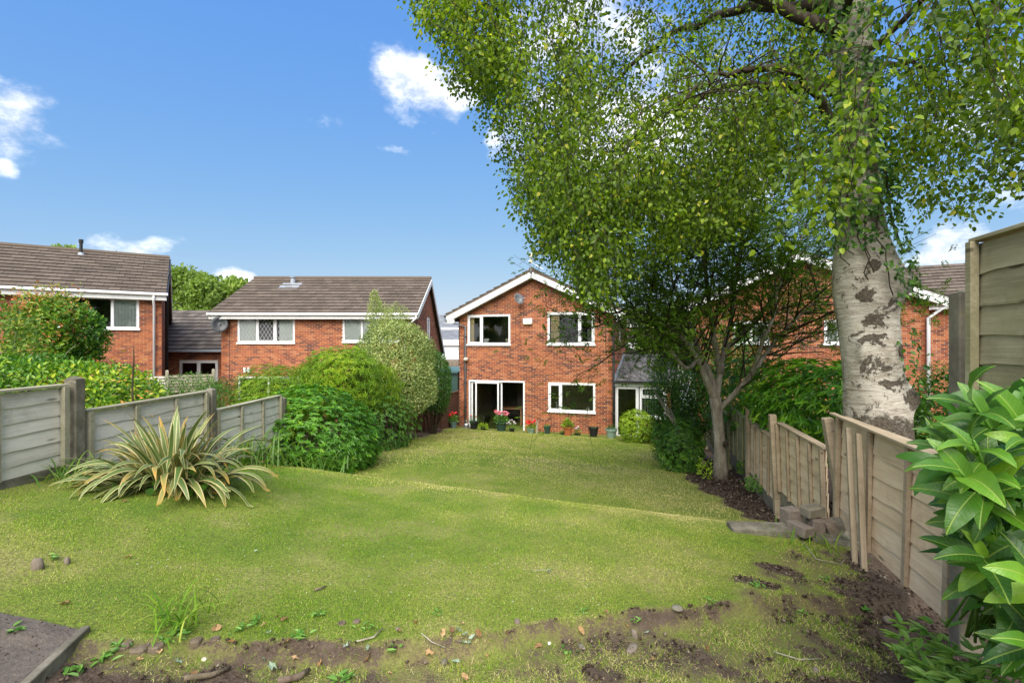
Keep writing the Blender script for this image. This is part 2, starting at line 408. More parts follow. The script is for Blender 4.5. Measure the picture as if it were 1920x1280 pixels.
rl = t.step(t.math('SUBTRACT', t.math('ADD', t.math('MULTIPLY', n2, 1.6), t.math('MULTIPLY', n3, .3)), t.math('MULTIPLY', t.math('SUBTRACT', z, 2.75), .75)), .86, 1.0)
kn = None
for (kx, kz, kr) in ((3.56, 4.08, .09), (3.44, 3.58, .11), (3.70, 3.62, .06), (3.98, 3.50, .09), (4.12, 3.02, .13), (3.66, 4.38, .05), (3.45, 4.9, .07), (3.75, 5.4, .10), (3.5, 5.9, .10)):
    dv = t.vmath('MULTIPLY', t.vmath('SUBTRACT', P_, (kx, 4.80, kz)), (1.0, .35, 1.1))
    dl = t.math('ADD', t.vmath('LENGTH', dv, out=1), t.math('MULTIPLY', t.math('SUBTRACT', t.noise(7, 5, .7, P_, .5), .5), .40))
    k1_ = t.step(dl, kr, kr * .75)
    kn = k1_ if kn is None else t.math('MAXIMUM', kn, k1_)
rl = t.math('MAXIMUM', rl, kn)
patch = t.math('MAXIMUM', t.step(t.math('ADD', n2, t.math('MULTIPLY', t.math('SUBTRACT', n3, .5), .25)), .585, .615), rl)
rough_c = t.ramp(n3, [(.32, (.035, .024, .016)), (.5, (.13, .10, .07)), (.7, (.30, .25, .19))])
c = t.mix(t.math('MULTIPLY', patch, .92), pap, rough_c)
c = t.mix(t.step(t.noise(1.1, 4, .6, P_), .48, .7, 0, .35), c, (.30, .27, .17))
hh = t.math('ADD', t.math('ADD', t.math('MULTIPLY', n1, .6), t.math('MULTIPLY', nf, .3)), t.math('MULTIPLY', t.math('MULTIPLY', patch, n3), 1.6))
pbsdf(t, out, c, .8, hh, 1.0, .035, .25); M['birch_bark'] = m
def barkmat(name, c0, c1, c2, green=.2):
    m, t, out = mat(name)
    gm = t.n('ShaderNodeNewGeometry'); P_ = gm.outputs['Position']
    n1 = t.noise(14, 6, .7, t.vmath('MULTIPLY', P_, (1, 1, .35))); n2 = t.noise(3, 4, .6, P_)
    c = t.ramp(n1, [(.3, c0), (.5, c1), (.7, c2)])
    c = t.mix(t.step(n2, .45, .7, 0, green), c, (.10, .11, .035))
    pbsdf(t, out, c, .85, n1, .8, .015, .25)
    return m
M['bark'] = barkmat('grey_brown_bark', (.13, .105, .08), (.28, .24, .19), (.44, .40, .33))
M['twig'] = barkmat('dark_twig_bark', (.025, .018, .012), (.05, .036, .024), (.09, .07, .05), .15)
M['palebark'] = barkmat('pale_stem_bark', (.20, .17, .13), (.34, .30, .23), (.5, .46, .38), .1)
M['cut'] = barkmat('cut_log_wood', (.08, .055, .04), (.15, .11, .08), (.26, .20, .15), .2)

# ------------------------------------------------------------------ mesh helpers
def tag(o, label=None, cat=None, group=None, kind=None):
    if label: o['label'] = label
    if cat: o['category'] = cat
    if group: o['group'] = group
    if kind: o['kind'] = kind
    return o
def empty(name, loc=(0, 0, 0), rz=0.0, label=None, cat=None, group=None, parent=None):
    o = bpy.data.objects.new(name, None); COL.objects.link(o)
    o.location = loc; o.rotation_euler = (0, 0, rz); o.empty_display_size = .1
    if parent is not None: o.parent = parent
    return tag(o, label, cat, group)
def link(name, me, parent=None, loc=None, rot=None, scale=None, kind=None):
    o = bpy.data.objects.new(name, me); COL.objects.link(o)
    if parent is not None: o.parent = parent
    if loc is not None: o.location = loc
    if rot is not None: o.rotation_euler = rot
    if scale is not None: o.scale = scale
    if kind: o['kind'] = kind
    return o
def np_mesh(name, V, F, material, smooth=False, fattr=None, vattr=None):
    """V (n,3) float, F (m,k) int, all faces of the same size"""
    V = np.asarray(V, dtype=np.float32); F = np.asarray(F, dtype=np.int32)
    me = bpy.data.meshes.new(name)
    k = F.shape[1]
    me.vertices.add(len(V)); me.vertices.foreach_set('co', V.ravel())
    me.loops.add(F.size); me.loops.foreach_set('vertex_index', F.ravel())
    me.polygons.add(len(F)); me.polygons.foreach_set('loop_start', np.arange(0, F.size, k, dtype=np.int32))
    me.polygons.foreach_set('use_smooth', np.full(len(F), smooth, dtype=bool))
    me.update(calc_edges=True)
    for nm, arr in (fattr or {}).items():
        a = me.attributes.new(nm, 'FLOAT', 'FACE'); a.data.foreach_set('value', np.asarray(arr, dtype=np.float32))
    for nm, arr in (vattr or {}).items():
        a = me.attributes.new(nm, 'FLOAT', 'POINT'); a.data.foreach_set('value', np.asarray(arr, dtype=np.float32))
    me.materials.append(material)
    return me

class MB:
    """collects boxes, prisms and tubes, builds ONE mesh"""
    def __init__(self): self.v = []; self.f = []; self.t = []
    def add(self, vs, fs, tint=.5):
        b = len(self.v); self.v += [tuple(x) for x in vs]
        self.f += [tuple(i + b for i in f) for f in fs]; self.t += [tint] * len(fs)
        return self
    def box(self, x0, x1, y0, y1, z0, z1, tint=.5, skip=()):
        vs = [(x0, y0, z0), (x1, y0, z0), (x1, y1, z0), (x0, y1, z0), (x0, y0, z1), (x1, y0, z1), (x1, y1, z1), (x0, y1, z1)]
        fs = [(0, 3, 2, 1), (4, 5, 6, 7), (0, 1, 5, 4), (1, 2, 6, 5), (2, 3, 7, 6), (3, 0, 4, 7)]
        return self.add(vs, [f for i, f in enumerate(fs) if i not in skip], tint)
    def hexa(self, p, tint=.5):   # 8 points ordered as in box
        return self.add(p, [(0, 3, 2, 1), (4, 5, 6, 7), (0, 1, 5, 4), (1, 2, 6, 5), (2, 3, 7, 6), (3, 0, 4, 7)], tint)
    def tube(self, pts, rad, n=8, tint=.5, cap=True):
        pts = [Vector(p) for p in pts]
        if not isinstance(rad, (list, tuple)): rad = [rad] * len(pts)
        vs = []; up = None
        for i, p in enumerate(pts):
            d = (pts[min(i + 1, len(pts) - 1)] - pts[max(i - 1, 0)]).normalized()
            if up is None:
                up = d.orthogonal().normalized()
            up = (up - d * up.dot(d)).normalized()
            s = d.cross(up)
            for k in range(n):
                a = 2 * pi * k / n
                vs.append(p + (up * cos(a) + s * sin(a)) * rad[i])
        fs = []
        for i in range(len(pts) - 1):
            for k in range(n):
                fs.append((i * n + k, i * n + (k + 1) % n, (i + 1) * n + (k + 1) % n, (i + 1) * n + k))
        if cap:
            fs.append(tuple(range(n - 1, -1, -1))); fs.append(tuple(range((len(pts) - 1) * n, len(pts) * n)))
        return self.add(vs, fs, tint)
    def lathe(self, prof, c=(0, 0, 0), n=16, tint=.5):
        vs = [(c[0] + r * cos(2 * pi * k / n), c[1] + r * sin(2 * pi * k / n), c[2] + z) for r, z in prof for k in range(n)]
        fs = [(i * n + k, i * n + (k + 1) % n, (i + 1) * n + (k + 1) % n, (i + 1) * n + k) for i in range(len(prof) - 1) for k in range(n)]
        fs.append(tuple(range(n - 1, -1, -1))); fs.append(tuple(range((len(prof) - 1) * n, len(prof) * n)))
        return self.add(vs, fs, tint)
    def mesh(self, name, material, smooth=False):
        me = bpy.data.meshes.new(name)
        me.from_pydata(self.v, [], self.f)
        a = me.attributes.new('tint', 'FLOAT', 'FACE'); a.data.foreach_set('value', np.array(self.t, dtype=np.float32))
        me.materials.append(material)
        if smooth:
            me.polygons.foreach_set('use_smooth', [True] * len(me.polygons))
        me.update()
        return me
    def build(self, name, material, parent=None, smooth=False, kind=None, bevel=0.0, **kw):
        o = link(name, self.mesh(name, material, smooth), parent, kind=kind, **kw)
        if bevel:
            b = o.modifiers.new('bevel', 'BEVEL'); b.width = bevel; b.segments = 2; b.limit_method = 'ANGLE'
        return o

def unit(a): return a / (np.linalg.norm(a, axis=-1, keepdims=True) + 1e-9)
def rvec(n): return unit(rng.normal(size=(n, 3)))
def leaf_geo(P, D, N, L, W, tint, shape='diamond', droop=0.0, fold=.18):
    """P base points, D leaf directions, N normals; returns V,F,tint for a cloud of folded leaves"""
    n = len(P); D = unit(D); S = unit(np.cross(D, N)); N = np.cross(S, D)
    L = np.broadcast_to(L, n)[:, None]; W = np.broadcast_to(W, n)[:, None]
    if shape == 'diamond':
        v = [P, P + D * L * .42 - S * W * .5 + N * W * fold, P + D * L - N * L * droop, P + D * L * .42 + S * W * .5 + N * W * fold]
        F = np.array([[0, 1, 2], [0, 2, 3]])
    else:  # ovate, six vertices
        v = [P, P + D * L * .22 - S * W * .42 + N * W * fold, P + D * L * .6 - S * W * .38 + N * W * fold - N * L * droop * .4,
             P + D * L - N * L * droop, P + D * L * .6 + S * W * .38 + N * W * fold - N * L * droop * .4, P + D * L * .22 + S * W * .42 + N * W * fold]
        F = np.array([[0, 1, 2], [0, 2, 3], [0, 3, 4], [0, 4, 5]])
    k = len(v)
    V = np.stack(v, 1).reshape(-1, 3)
    FF = (F[None] + (np.arange(n) * k)[:, None, None]).reshape(-1, 3)
    return V, FF, np.repeat(tint, len(F))
def leaf_obj(name, parts, material, parent=None, kind='stuff', smooth=False):
    Vs, Fs, Ts, b = [], [], [], 0
    for V, F, T in parts:
        Vs.append(V); Fs.append(F + b); Ts.append(T); b += len(V)
    me = np_mesh(name, np.concatenate(Vs), np.concatenate(Fs), material, smooth, {'tint': np.clip(np.concatenate(Ts), 0, 1)})
    return link(name, me, parent, kind=kind)
def vnoise(P, scale, seed=0):
    """cheap smooth value noise from summed sines, about -1..1"""
    r = np.random.default_rng(seed); out = 0
    P = np.asarray(P)
    for i in range(5):
        k = r.normal(size=P.shape[-1]) * scale * (0.6 + i * .45); out = out + np.sin(P @ k + r.uniform(0, 6.28)) / (1 + .35 * i)
    return out / 2.6

def at(px, py, Y):
    """the point seen at that place in the photograph, Y metres in front of the lens"""
    return ((px - 960) / FPX * Y, Y, EYE + (641 - py) / FPX * Y)

# ------------------------------------------------------------------ terrain
def smooth01(x): x = np.clip(x, 0, 1); return x * x * (3 - 2 * x)
def tcrest(X, Y):
    Xc = np.clip(X, -8, 7)
    yc = 7.3 - .375 * (Xc + 3.9)
    return (yc - Y) * .936
TP = [-60, -50, -30, -16, -12.7, -8, -4.5, -2.1, -1.0, -.30, 0, .30, 1.8, 4.0, 5.5, 9, 30]
ZP = [.6, .6, .3, -.02, .06, .55, 1.04, 1.19, 1.29, 1.62, 1.755, 1.81, 1.97, 2.16, 2.30, 2.5, 2.5]
def edge_line(X): return 2.56 + .27 * X + .045 * np.abs(X) + .03 * np.sin(X * 3.7) + .015 * np.sin(X * 11)
def hgt(X, Y):
    X = np.asarray(X, float); Y = np.asarray(Y, float)
    t_ = tcrest(X, Y)
    z = np.interp(t_, TP, ZP)
    z = z + .34 * smooth01((-X - .8) / 2.8) * smooth01(t_ / 2.6)
    # rough strip near the camera sits a little lower than the lawn
    line = edge_line(X)
    z = z - (.035 + .055 * smooth01((X + 1.7) / .7)) * smooth01((line - Y) / .07) * smooth01((Y + 3) / 2)
    z = z - .11 * smooth01((X - 1.5) / 1.0) * smooth01((4.9 - Y) / 1.2) * smooth01((9 - X) / 2)
    z = z + .007 * vnoise(np.stack([X, Y], -1), 1.6, 3) + .02 * vnoise(np.stack([X, Y], -1), .5, 4) * smooth01((40 - Y) / 5)
    # little dug hollows in the rough strip
    return z
def soil_shade_mask(X, Y):
    X = np.asarray(X, float); Y = np.asarray(Y, float)
    P2 = np.stack([X, Y], -1)
    nz = .14 * vnoise(P2, 2.2, 5) + .09 * vnoise(P2, 7, 6) + .07 * vnoise(P2, 19, 7)
    edge = np.interp(Y, [6.2, 6.6, 8.5, 10.3, 11.7, 13.5, 16, 18], [3.6, 3.15, 3.12, 3.25, 3.55, 4.3, 4.9, 5.2])
    s = smooth01((X - edge + nz) / .22) * smooth01((Y - 6.0) / .4)
    e2 = np.interp(Y, [0, 1.95, 2.08, 2.25, 2.42, 2.65, 3.2, 3.45, 4.0, 4.5], [-9, -3, .45, 1.1, 1.65, 2.15, 2.35, 2.5, 2.7, 3.3])
    s2 = smooth01((X - e2 + .32 + nz * 1.6) / .55) * smooth01((4.9 - Y) / .4)
    e3 = np.interp(Y, [4, 7.2, 8.0, 10.6, 12.9, 16, 19.5], [-4.2, -4.2, -4.0, -3.9, -3.0, -2.6, -2.3])
    s3 = smooth01((e3 - X + nz) / .3) * smooth01((Y - 7) / .6)
    st = smooth01((edge_line(X) + .05 - Y) / .14) * (.43 + .16 * vnoise(P2, 3.0, 8) + .26 * vnoise(P2, 10, 81) + .26 * vnoise(P2, 27, 82))
    wr = smooth01((X - np.interp(Y, [0, 2.4, 3.2, 4.2, 5.2], [0, .5, 1.2, 1.8, 2.5])) / .8) * smooth01((4.6 - Y) / .5) * (.46 + .20 * vnoise(P2, 4.0, 83) + .24 * vnoise(P2, 13, 84) + .2 * vnoise(P2, 30, 85))
    st = np.maximum(st, wr)
    st = np.maximum(st, .85 * np.exp(-((edge_line(X) - .015 - Y) / .035) ** 2) * (.75 + .35 * vnoise(P2, 6, 86)))  # shadow line of the lawn step, painted in as a dark soil band
    hole = np.zeros_like(X)
    for (hx, hy, hr) in [(.86, 2.52, .07), (-.75, 2.02, .12), (-.05, 2.1, .13), (.45, 2.32, .12), (1.7, 3.3, .12), (2.1, 3.75, .14), (-1.3, 2.05, .15), (1.2, 2.9, .08)]:
        hole = np.maximum(hole, .85 * smooth01(1.5 - np.hypot(X - hx, (Y - hy) * 1.5) / hr + nz * 5))
    return np.clip(np.maximum.reduce([s, s2, s3, st, hole]), 0, 1)

# ------------------------------------------------------------------ ground sheet
def axis_vals(fine0, fine1, step, far0, far1):
    a = [fine0]; s = step
    while a[-1] > far0: s *= 1.25; a.append(max(far0, a[-1] - s))
    b = [fine1]; s = step
    while b[-1] < far1: s *= 1.25; b.append(min(far1, b[-1] + s))
    return np.array(sorted(set(a)) [:-1] + list(np.arange(fine0, fine1, step)) + sorted(set(b)))
gx = axis_vals(-4.4, 5.2, .055, -700, 700)
gy = np.concatenate([axis_vals(1.4, 7.6, .05, -60, 7.6)[:-1], axis_vals(7.6, 20, .12, 7.6, 1200)])
gy = np.unique(np.round(gy, 4))
GX, GY = np.meshgrid(gx, gy)
GZ = hgt(GX, GY)
SO = soil_shade_mask(GX, GY)
near = smooth01((8 - GY) / 2) * smooth01((6 - np.abs(GX)) / 1)
P2 = np.stack([GX, GY], -1)
GZ = GZ + near * (.003 * vnoise(P2, 6, 21) + SO * (.022 * vnoise(P2, 9, 22) + .014 * vnoise(P2, 22, 23)))
PAV = smooth01((GY - 42) / 2) * smooth01((57 - GY) / 2)
PAV = np.maximum(PAV, smooth01((GY - 26) / 1) * smooth01((GX + 6) / 1) * smooth01((14 - GX) / 1) * smooth01((60 - GY) / 2))
PAV = PAV * smooth01((150 - np.abs(GX)) / 5)
nx, ny = len(gx), len(gy)
idx = np.arange(nx * ny).reshape(ny, nx)
F = np.stack([idx[:-1, :-1], idx[:-1, 1:], idx[1:, 1:], idx[1:, :-1]], -1).reshape(-1, 4)
V = np.stack([GX, GY, GZ], -1).reshape(-1, 3)
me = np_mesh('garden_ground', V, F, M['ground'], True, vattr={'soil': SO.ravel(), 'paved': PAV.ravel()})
link('garden_ground', me, kind='structure')

# ------------------------------------------------------------------ building kit
class Frame:
    """a facade plane: origin, heading of its local x axis"""
    def __init__(self, O, ang): self.O = O; self.a = ang; self.u = (cos(ang), sin(ang)); self.v = (-sin(ang), cos(ang))
    def uz(self, px, py):
        dx = (px - 960) / FPX
        Y = (self.O[0] * self.v[0] + self.O[1] * self.v[1]) / (dx * self.v[0] + self.v[1])
        X = dx * Y
        return ((X - self.O[0]) * self.u[0] + (Y - self.O[1]) * self.u[1], EYE + (641 - py) / FPX * Y - self.O[2])
    def rect(self, x0, y0, x1, y1):
        u0, za = self.uz(x0, y0); u1, zb = self.uz(x1, y0); _, zc = self.uz(x0, y1); _, zd = self.uz(x1, y1)
        return u0, u1, (zc + zd) / 2, (za + zb) / 2
    def world(self, u, v, z): return (self.O[0] + self.u[0] * u + self.v[0] * v, self.O[1] + self.u[1] * u + self.v[1] * v, self.O[2] + z)

def brick_variants(L, n=14):
    out = []
    for i in range(n):
        mb = MB(); mb.box(-L / 2, L / 2, -.006, .0, -.0325, .0325, (i + .5) / n, skip=(4,))
        out.append(mb.mesh('brick', M['brick']))
    return out
BRICKS = brick_variants(.215)
def wall(root, name, u0, u1, z0, top, openings, loc=(0, 0, 0), rz=0.0, depth=.22, singles=0, key=None, breaks=(), zmin_brick=None, material=None):
    """brick wall with real openings. top(u) gives its upper edge (linear between 'breaks')"""
    mb = MB()
    us = sorted(set([u0, u1] + [x for o in openings for x in o[:2] if u0 < x < u1] + list(breaks)))
    for a, b in zip(us[:-1], us[1:]):
        if b - a < 1e-4: continue
        mid = (a + b) / 2
        ops = sorted([(o[2], o[3]) for o in openings if o[0] < mid < o[1]])
        lo = z0; segs = []
        for (p, q) in ops:
            if p > lo + 1e-4: segs.append((lo, p, p))
            lo = q
        ta, tb = top(a + 1e-5), top(b - 1e-5)
        if min(ta, tb) > lo: segs.append((lo, ta, tb))
        for (l, ha, hb) in segs:
            mb.hexa([(a, 0, l), (b, 0, l), (b, depth, l), (a, depth, l), (a, 0, ha), (b, 0, hb), (b, depth, hb), (a, depth, ha)])
    wo = mb.build(name, M['mortar'], root, loc=loc, rot=(0, 0, rz))
    rs = random.Random(int(abs(u0) * 1000) + 5); cells = []
    k0 = int(math.floor(z0 / .075)); zt = max(top(u) for u in [u0, u1] + list(breaks))
    for k in range(k0, int(zt / .075) + 1):
        zc = k * .075 + .0375
        if zc - .0325 < z0: continue
        off = (0.1125 if k % 2 else 0.0)
        i0 = int(math.floor((u0 - off) / .225)) - 1
        for i in range(i0, int((u1 - u0) / .225) + i0 + 4):
            a = max(i * .225 + off + .006, u0 + .002); b = min(i * .225 + off + .219, u1 - .002)
            if b - a < .035: continue
            spans = [(a, b)]
            for o in openings:
                if o[2] < zc + .02 and o[3] > zc - .02:
                    ns = []
                    for (p, q) in spans:
                        if o[1] <= p or o[0] >= q: ns.append((p, q)); continue
                        if o[0] - .004 - p > .03: ns.append((p, o[0] - .004))
                        if q - o[1] - .004 > .03: ns.append((o[1] + .004, q))
                    spans = ns
            for (p, q) in spans:
                if min(top(p), top(q)) < zc + .03: continue
                cells.append((p, q, zc, rs.random()))
    full = [c for c in cells if c[1] - c[0] > .2]
    if singles and full:
        full.sort(key=key or (lambda c: 0)); chosen = full[:singles]
    else: chosen = []
    cs = set(chosen)
    for (p, q, zc, r) in chosen:
        link('brick', BRICKS[int(r * 13.99)], wo, loc=((p + q) / 2, -rs.uniform(0, .0015), zc))
    rest = MB()
    for c in cells:
        if c in cs: continue
        p, q, zc, r = c; y = -.006 - rs.uniform(0, .0015)
        rest.box(p, q, y, 0, zc - .0325, zc + .0325, r, skip=(4,))
    if rest.v: rest.build('brickwork', M['brick'], wo, kind='stuff')
    return wo

def tile_variants(mt, w_=.33, e=.345, n=8):
    out = []
    for i in range(n):
        mb = MB(); add_tile(mb, 0, 0, w_, e, (i + .5) / n); out.append(mb.mesh('tile', mt))
    return out
def add_tile(mb, x, y, w_, e, tint, dz=0.0):
    g = .004; x0, x1 = x - w_ / 2 + g, x + w_ / 2 - g; y0, y1 = y - e / 2 - .04, y + e / 2
    # lower edge lifts clear of the tile below
    zl, zh = .056 + dz, .012 + dz
    mb.hexa([(x0, y0, zl - .024), (x1, y0, zl - .024), (x1, y1, zh - .02), (x0, y1, zh - .02), (x0, y0, zl), (x1, y0, zl), (x1, y1, zh), (x0, y1, zh)], tint)
TV = {}
def roof(root, loc, rz, pitch, W, S, material, singles=0, key=None, thick=.08, tw=.33, ex=.345, name='roof', clip=None):
    """one roof slope; its local x runs along the eave, y up the slope"""
    mb = MB(); mb.box(0, W, 0, S, -thick, 0.0)
    ro = mb.build(name, material, root, loc=loc, rot=(pitch, 0, rz))
    rs = random.Random(int(W * 100)); n = int(S / ex + .6); e = S / n; cells = []
    m = int(W / tw + .5); t_ = W / m
    for j in range(n):
        for i in range(m + (j % 2)):
            x = (i + .5 - .5 * (j % 2)) * t_; x = min(max(x, t_ * .25), W - t_ * .25)
            wv = t_ if t_ * .4 < x < W - t_ * .4 else t_ * .5
            if clip and not clip(x, (j + .5) * e): continue
            cells.append((x, (j + .5) * e, wv, rs.random()))
    chosen = []
    if singles:
        full = [c for c in cells if c[2] == t_]; full.sort(key=key or (lambda c: 0)); chosen = full[:singles]
    kk = (material.name, round(t_, 4), round(e, 4))
    if chosen and kk not in TV: TV[kk] = tile_variants(material, t_, e)
    cs = set(chosen)
    for c in chosen: link('tile', TV[kk][int(c[3] * 7.99)], ro, loc=(c[0] + rs.uniform(-.003, .003), c[1] + rs.uniform(-.006, .006), rs.uniform(0, .006)), rot=(rs.uniform(-.006, .006), rs.uniform(-.008, .008), rs.uniform(-.006, .006)))
    rest = MB()
    for c in cells:
        if c not in cs: add_tile(rest, c[0], c[1] + rs.uniform(-.006, .006), c[2], e, c[3], rs.uniform(0, .006))
    if rest.v: rest.build('tile_courses', material, ro, kind='stuff')
    return ro

def window(root, u0, u1, z0, z1, fr=(1,), openers=(), sill=True, blind=None, room=2.2, loc=None, rz=0.0, name='window', leaded=False, bar=.062, top_light=None, roommat='room', mt='white'):
    """white framed window set in the wall's opening; children: frame bars, panes, blind"""
    mb = MB(); y0, y1 = -.022, .06
    e = .002
    U0, U1, Z0, Z1 = u0 + e, u1 - e, z0 + e, z1 - e
    mb.box(U0, U1, y0, y1, Z1 - bar, Z1); mb.box(U0, U1, y0, y1, Z0, Z0 + bar)
    mb.box(U0, U0 + bar, y0, y1, Z0 + bar, Z1 - bar); mb.box(U1 - bar, U1, y0, y1, Z0 + bar, Z1 - bar)
    kw = {}
    if loc is not None: kw = dict(loc=loc, rot=(0, 0, rz))
    tot = sum(fr); x = U0 + bar; inner = (U1 - U0 - 2 * bar - (len(fr) - 1) * bar)
    panes = []
    for i, f in enumerate(fr):
        wv = inner * f / tot
        panes.append((x, x + wv, Z0 + bar, Z1 - bar, i in openers))
        if i < len(fr) - 1: mb.box(x + wv, x + wv + bar, y0 - .002, y1, Z0 + bar, Z1 - bar)
        x += wv + bar
    sashes = []
    fp = []
    for i, (a, b, c, d, op) in enumerate(panes):
        if top_light is not None and i in top_light:
            zt = d - (d - c) * .33
            mb.box(a, b, y0 - .002, y1, zt - bar / 2, zt + bar / 2)
            fp += [(a, b, zt + bar / 2, d, True), (a, b, c, zt - bar / 2, False)]
        else: fp.append((a, b, c, d, op))
    wo = mb.build(name, M[mt], root, bevel=.004, **kw)
    for (a, b, c, d, op) in fp:
        s = .045 if op else .016
        q = MB(); yy0, yy1 = (y0 - .014, y1 - .01) if op else (y0 + .012, y1 - .01)
        q.box(a + .002, b - .002, yy0, yy1, d - s, d - .002); q.box(a + .002, b - .002, yy0, yy1, c + .002, c + s)
        q.box(a + .002, a + s, yy0, yy1, c + s, d - s); q.box(b - s, b - .002, yy0, yy1, c + s, d - s)
        q.build('sash', M[mt], wo, bevel=.003)
        g = MB(); g.box(a + s - .004, b - s + .004, .012, .018, c + s - .004, d - s + .004); g.build('pane', M['glass'], wo)
        if leaded:
            l = MB(); st = .155; W_, H_ = b - a - 2 * s, d - c - 2 * s; ax, cz = a + s, c + s
            k = -int(H_ / st) - 2
            while k * st < W_ + H_:
                for sg in (1, -1):
                    # line x = k*st + sg*z*0.62 , clipped to the pane
                    x_at = lambda z: k * st + (z * .62 if sg > 0 else (H_ - z) * .62) - 0
                    zs = [z for z in np.linspace(0, H_, 60) if 0 <= x_at(z) <= W_]
                    if len(zs) > 1:
                        l.tube([(ax + x_at(zs[0]), .006, cz + zs[0]), (ax + x_at(zs[-1]), .006, cz + zs[-1])], .005, 4)
                k += 1
            if l.v: l.build('leading', M['whitepaint'], wo)
    if sill:
        s = MB(); s.box(u0 - .035, u1 + .035, -.075, -.023, z0 - .045, z0 + .018); s.build('sill', M[mt], wo, bevel=.006)
    if room:
        r = MB(); a, b, c, d = u0 - .5, u1 + .5, max(z0 - .9, .02) if z0 > .3 else z0 - .02, z1 + .25
        p = [(a, .225, c), (b, .225, c), (b, .225 + room, c), (a, .225 + room, c), (a, .225, d), (b, .225, d), (b, .225 + room, d), (a, .225 + room, d)]
        r.add(p, [(0, 1, 2, 3), (7, 6, 5, 4), (1, 5, 6, 2), (2, 6, 7, 3), (3, 7, 4, 0)])
        r.build('room', M[roommat], wo)
    for (a, b, kind) in (blind or ()):
        A, B = U0 + (U1 - U0) * a, U0 + (U1 - U0) * b
        q = MB(); n = max(3, int((B - A) / (.09 if kind != 'curtain' else .05)))
        for i in range(n):
            x0 = A + (B - A) * i / n; x1 = A + (B - A) * (i + 1) / n
            if kind == 'blind': q.add([(x0 + .003, .030, Z0 + .03), (x1 - .003, .045, Z0 + .03), (x1 - .003, .045, Z1 - .03), (x0 + .003, .030, Z1 - .03)], [(0, 1, 2, 3)])
            elif kind == 'sparse': q.add([(x0 + .02, .068, Z0 + .03), (x1 - .025, .10, Z0 + .03), (x1 - .025, .10, Z1 - .03), (x0 + .02, .068, Z1 - .03)], [(0, 1, 2, 3)])
            else:
                ya, yb = (.068, .10) if i % 2 else (.10, .068)
                q.add([(x0, ya, Z0 - .02), (x1, yb, Z0 - .02), (x1, yb, Z1 + .02), (x0, ya, Z1 + .02)], [(0, 1, 2, 3)])
        q.build('curtain' if kind == 'curtain' else 'vertical_blind', M['cream' if kind == 'curtain' else 'blind'], wo)
    return wo

def beam(root, name, p, q, h, d, material, up=(0, 0, 1), bevel=.004, kind=None):
    """straight board from p to q, h tall, d deep"""
    p, q = Vector(p), Vector(q); L = (q - p).length
    mb = MB(); mb.box(0, L, -d / 2, d / 2, -h / 2, h / 2)
    o = mb.build(name, material, root, bevel=bevel, kind=kind)
    x = (q - p).normalized(); z = (Vector(up) - x * x.dot(Vector(up))).normalized(); y = z.cross(x)
    o.matrix_local = Matrix.Translation(p) @ Matrix((x, y, z)).transposed().to_4x4()
    return o
def pipe(root, name, pts, r, material, kind=None):
    return MB().tube(pts, r, 10).build(name, material, root, smooth=True, kind=kind)

A16 = radians(-16.4)
# ================================================================== the red brick house facing the lawn
HF = Frame((.85, 19.16, 0), A16)
house = empty('brick_house', HF.O, A16, 'red brick gable house facing the lawn, with white bargeboards and patio door', 'house')
HW = 3.17
EZ, PZ = 4.62, 6.28
gtop = lambda u: PZ - abs(u) * (PZ - 4.78) / HW
w1 = HF.rect(877, 590, 957, 646); w2 = HF.rect(1027, 586, 1115, 646); w3 = HF.rect(1028, 718, 1116, 772); dr = HF.rect(879, 713, 984, 806)
dr = (dr[0], dr[1], -.05, dr[3])
opens = [w1, w2, w3, dr]
fw = wall(house, 'wall', -HW, HW, -.15, gtop, opens, singles=300, breaks=(0,), key=lambda c: (abs(c[2] - 3.0) + .35 * abs(c[0] + .4)))
fw['label'] = 'rear gable wall of orange red stretcher bond brick'
wall(house, 'wall', 0, 8.2, -.15, lambda u: 4.78, [(2.6, 3.3, 3.6, 4.5)], loc=(HW, .0, 0), rz=pi / 2)
wall(house, 'wall', -8.2, 0, -.15, lambda u: 4.78, [], loc=(-HW, .0, 0), rz=-pi / 2)
window(house, 2.6, 3.3, 3.6, 4.5, loc=(HW, 0, 0), rz=pi / 2, room=0)
MB().box(-HW, HW, 8.0, 8.2, -.1, 4.78).build('wall', M['mortar'], house)
window(house, *w1, fr=(.32, .68), openers=(0,), blind=[(.04, .14, 'curtain')], roommat='roomdark')
window(house, *w2, fr=(.70, .30), openers=(1,), blind=[(.06, .24, 'curtain')], roommat='roomdark')
window(house, *w3, fr=(.25, .75), openers=(0,), roommat='roomdark')
# patio door: fixed leaf, sliding leaf slid half open
a, b, c, d = dr
def dw(f): return a + (b - a) * f
pd = MB(); bar = .065
pd.box(a + .002, b - .002, -.02, .09, d - bar, d - .002); pd.box(a + .002, a + bar, -.02, .09, c, d - bar); pd.box(b - bar, b - .002, -.02, .09, c, d - bar); pd.box(a + bar, b - bar, -.03, .09, c + .002, c + .03)
pdo = pd.build('patio_door', M['white'], house, bevel=.004)
for (f0, f1, yy, nm) in ((.04, .60, .045, 'fixed_leaf'), (.12, .545, -.008, 'sliding_leaf')):
    q = MB(); x0, x1 = dw(f0), dw(f1); s = .065; z0, z1 = c + .032, d - bar - .002
    q.box(x0, x1, yy, yy + .035, z1 - s, z1); q.box(x0, x1, yy, yy + .035, z0, z0 + s); q.box(x0, x0 + s, yy, yy + .035, z0 + s, z1 - s); q.box(x1 - s, x1, yy, yy + .035, z0 + s, z1 - s)
    q.build(nm, M['white'], pdo, bevel=.003)
    MB().box(x0 + s - .003, x1 - s + .003, yy + .014, yy + .02, z0 + s - .003, z1 - s + .003).build('pane', M['glass'], pdo)
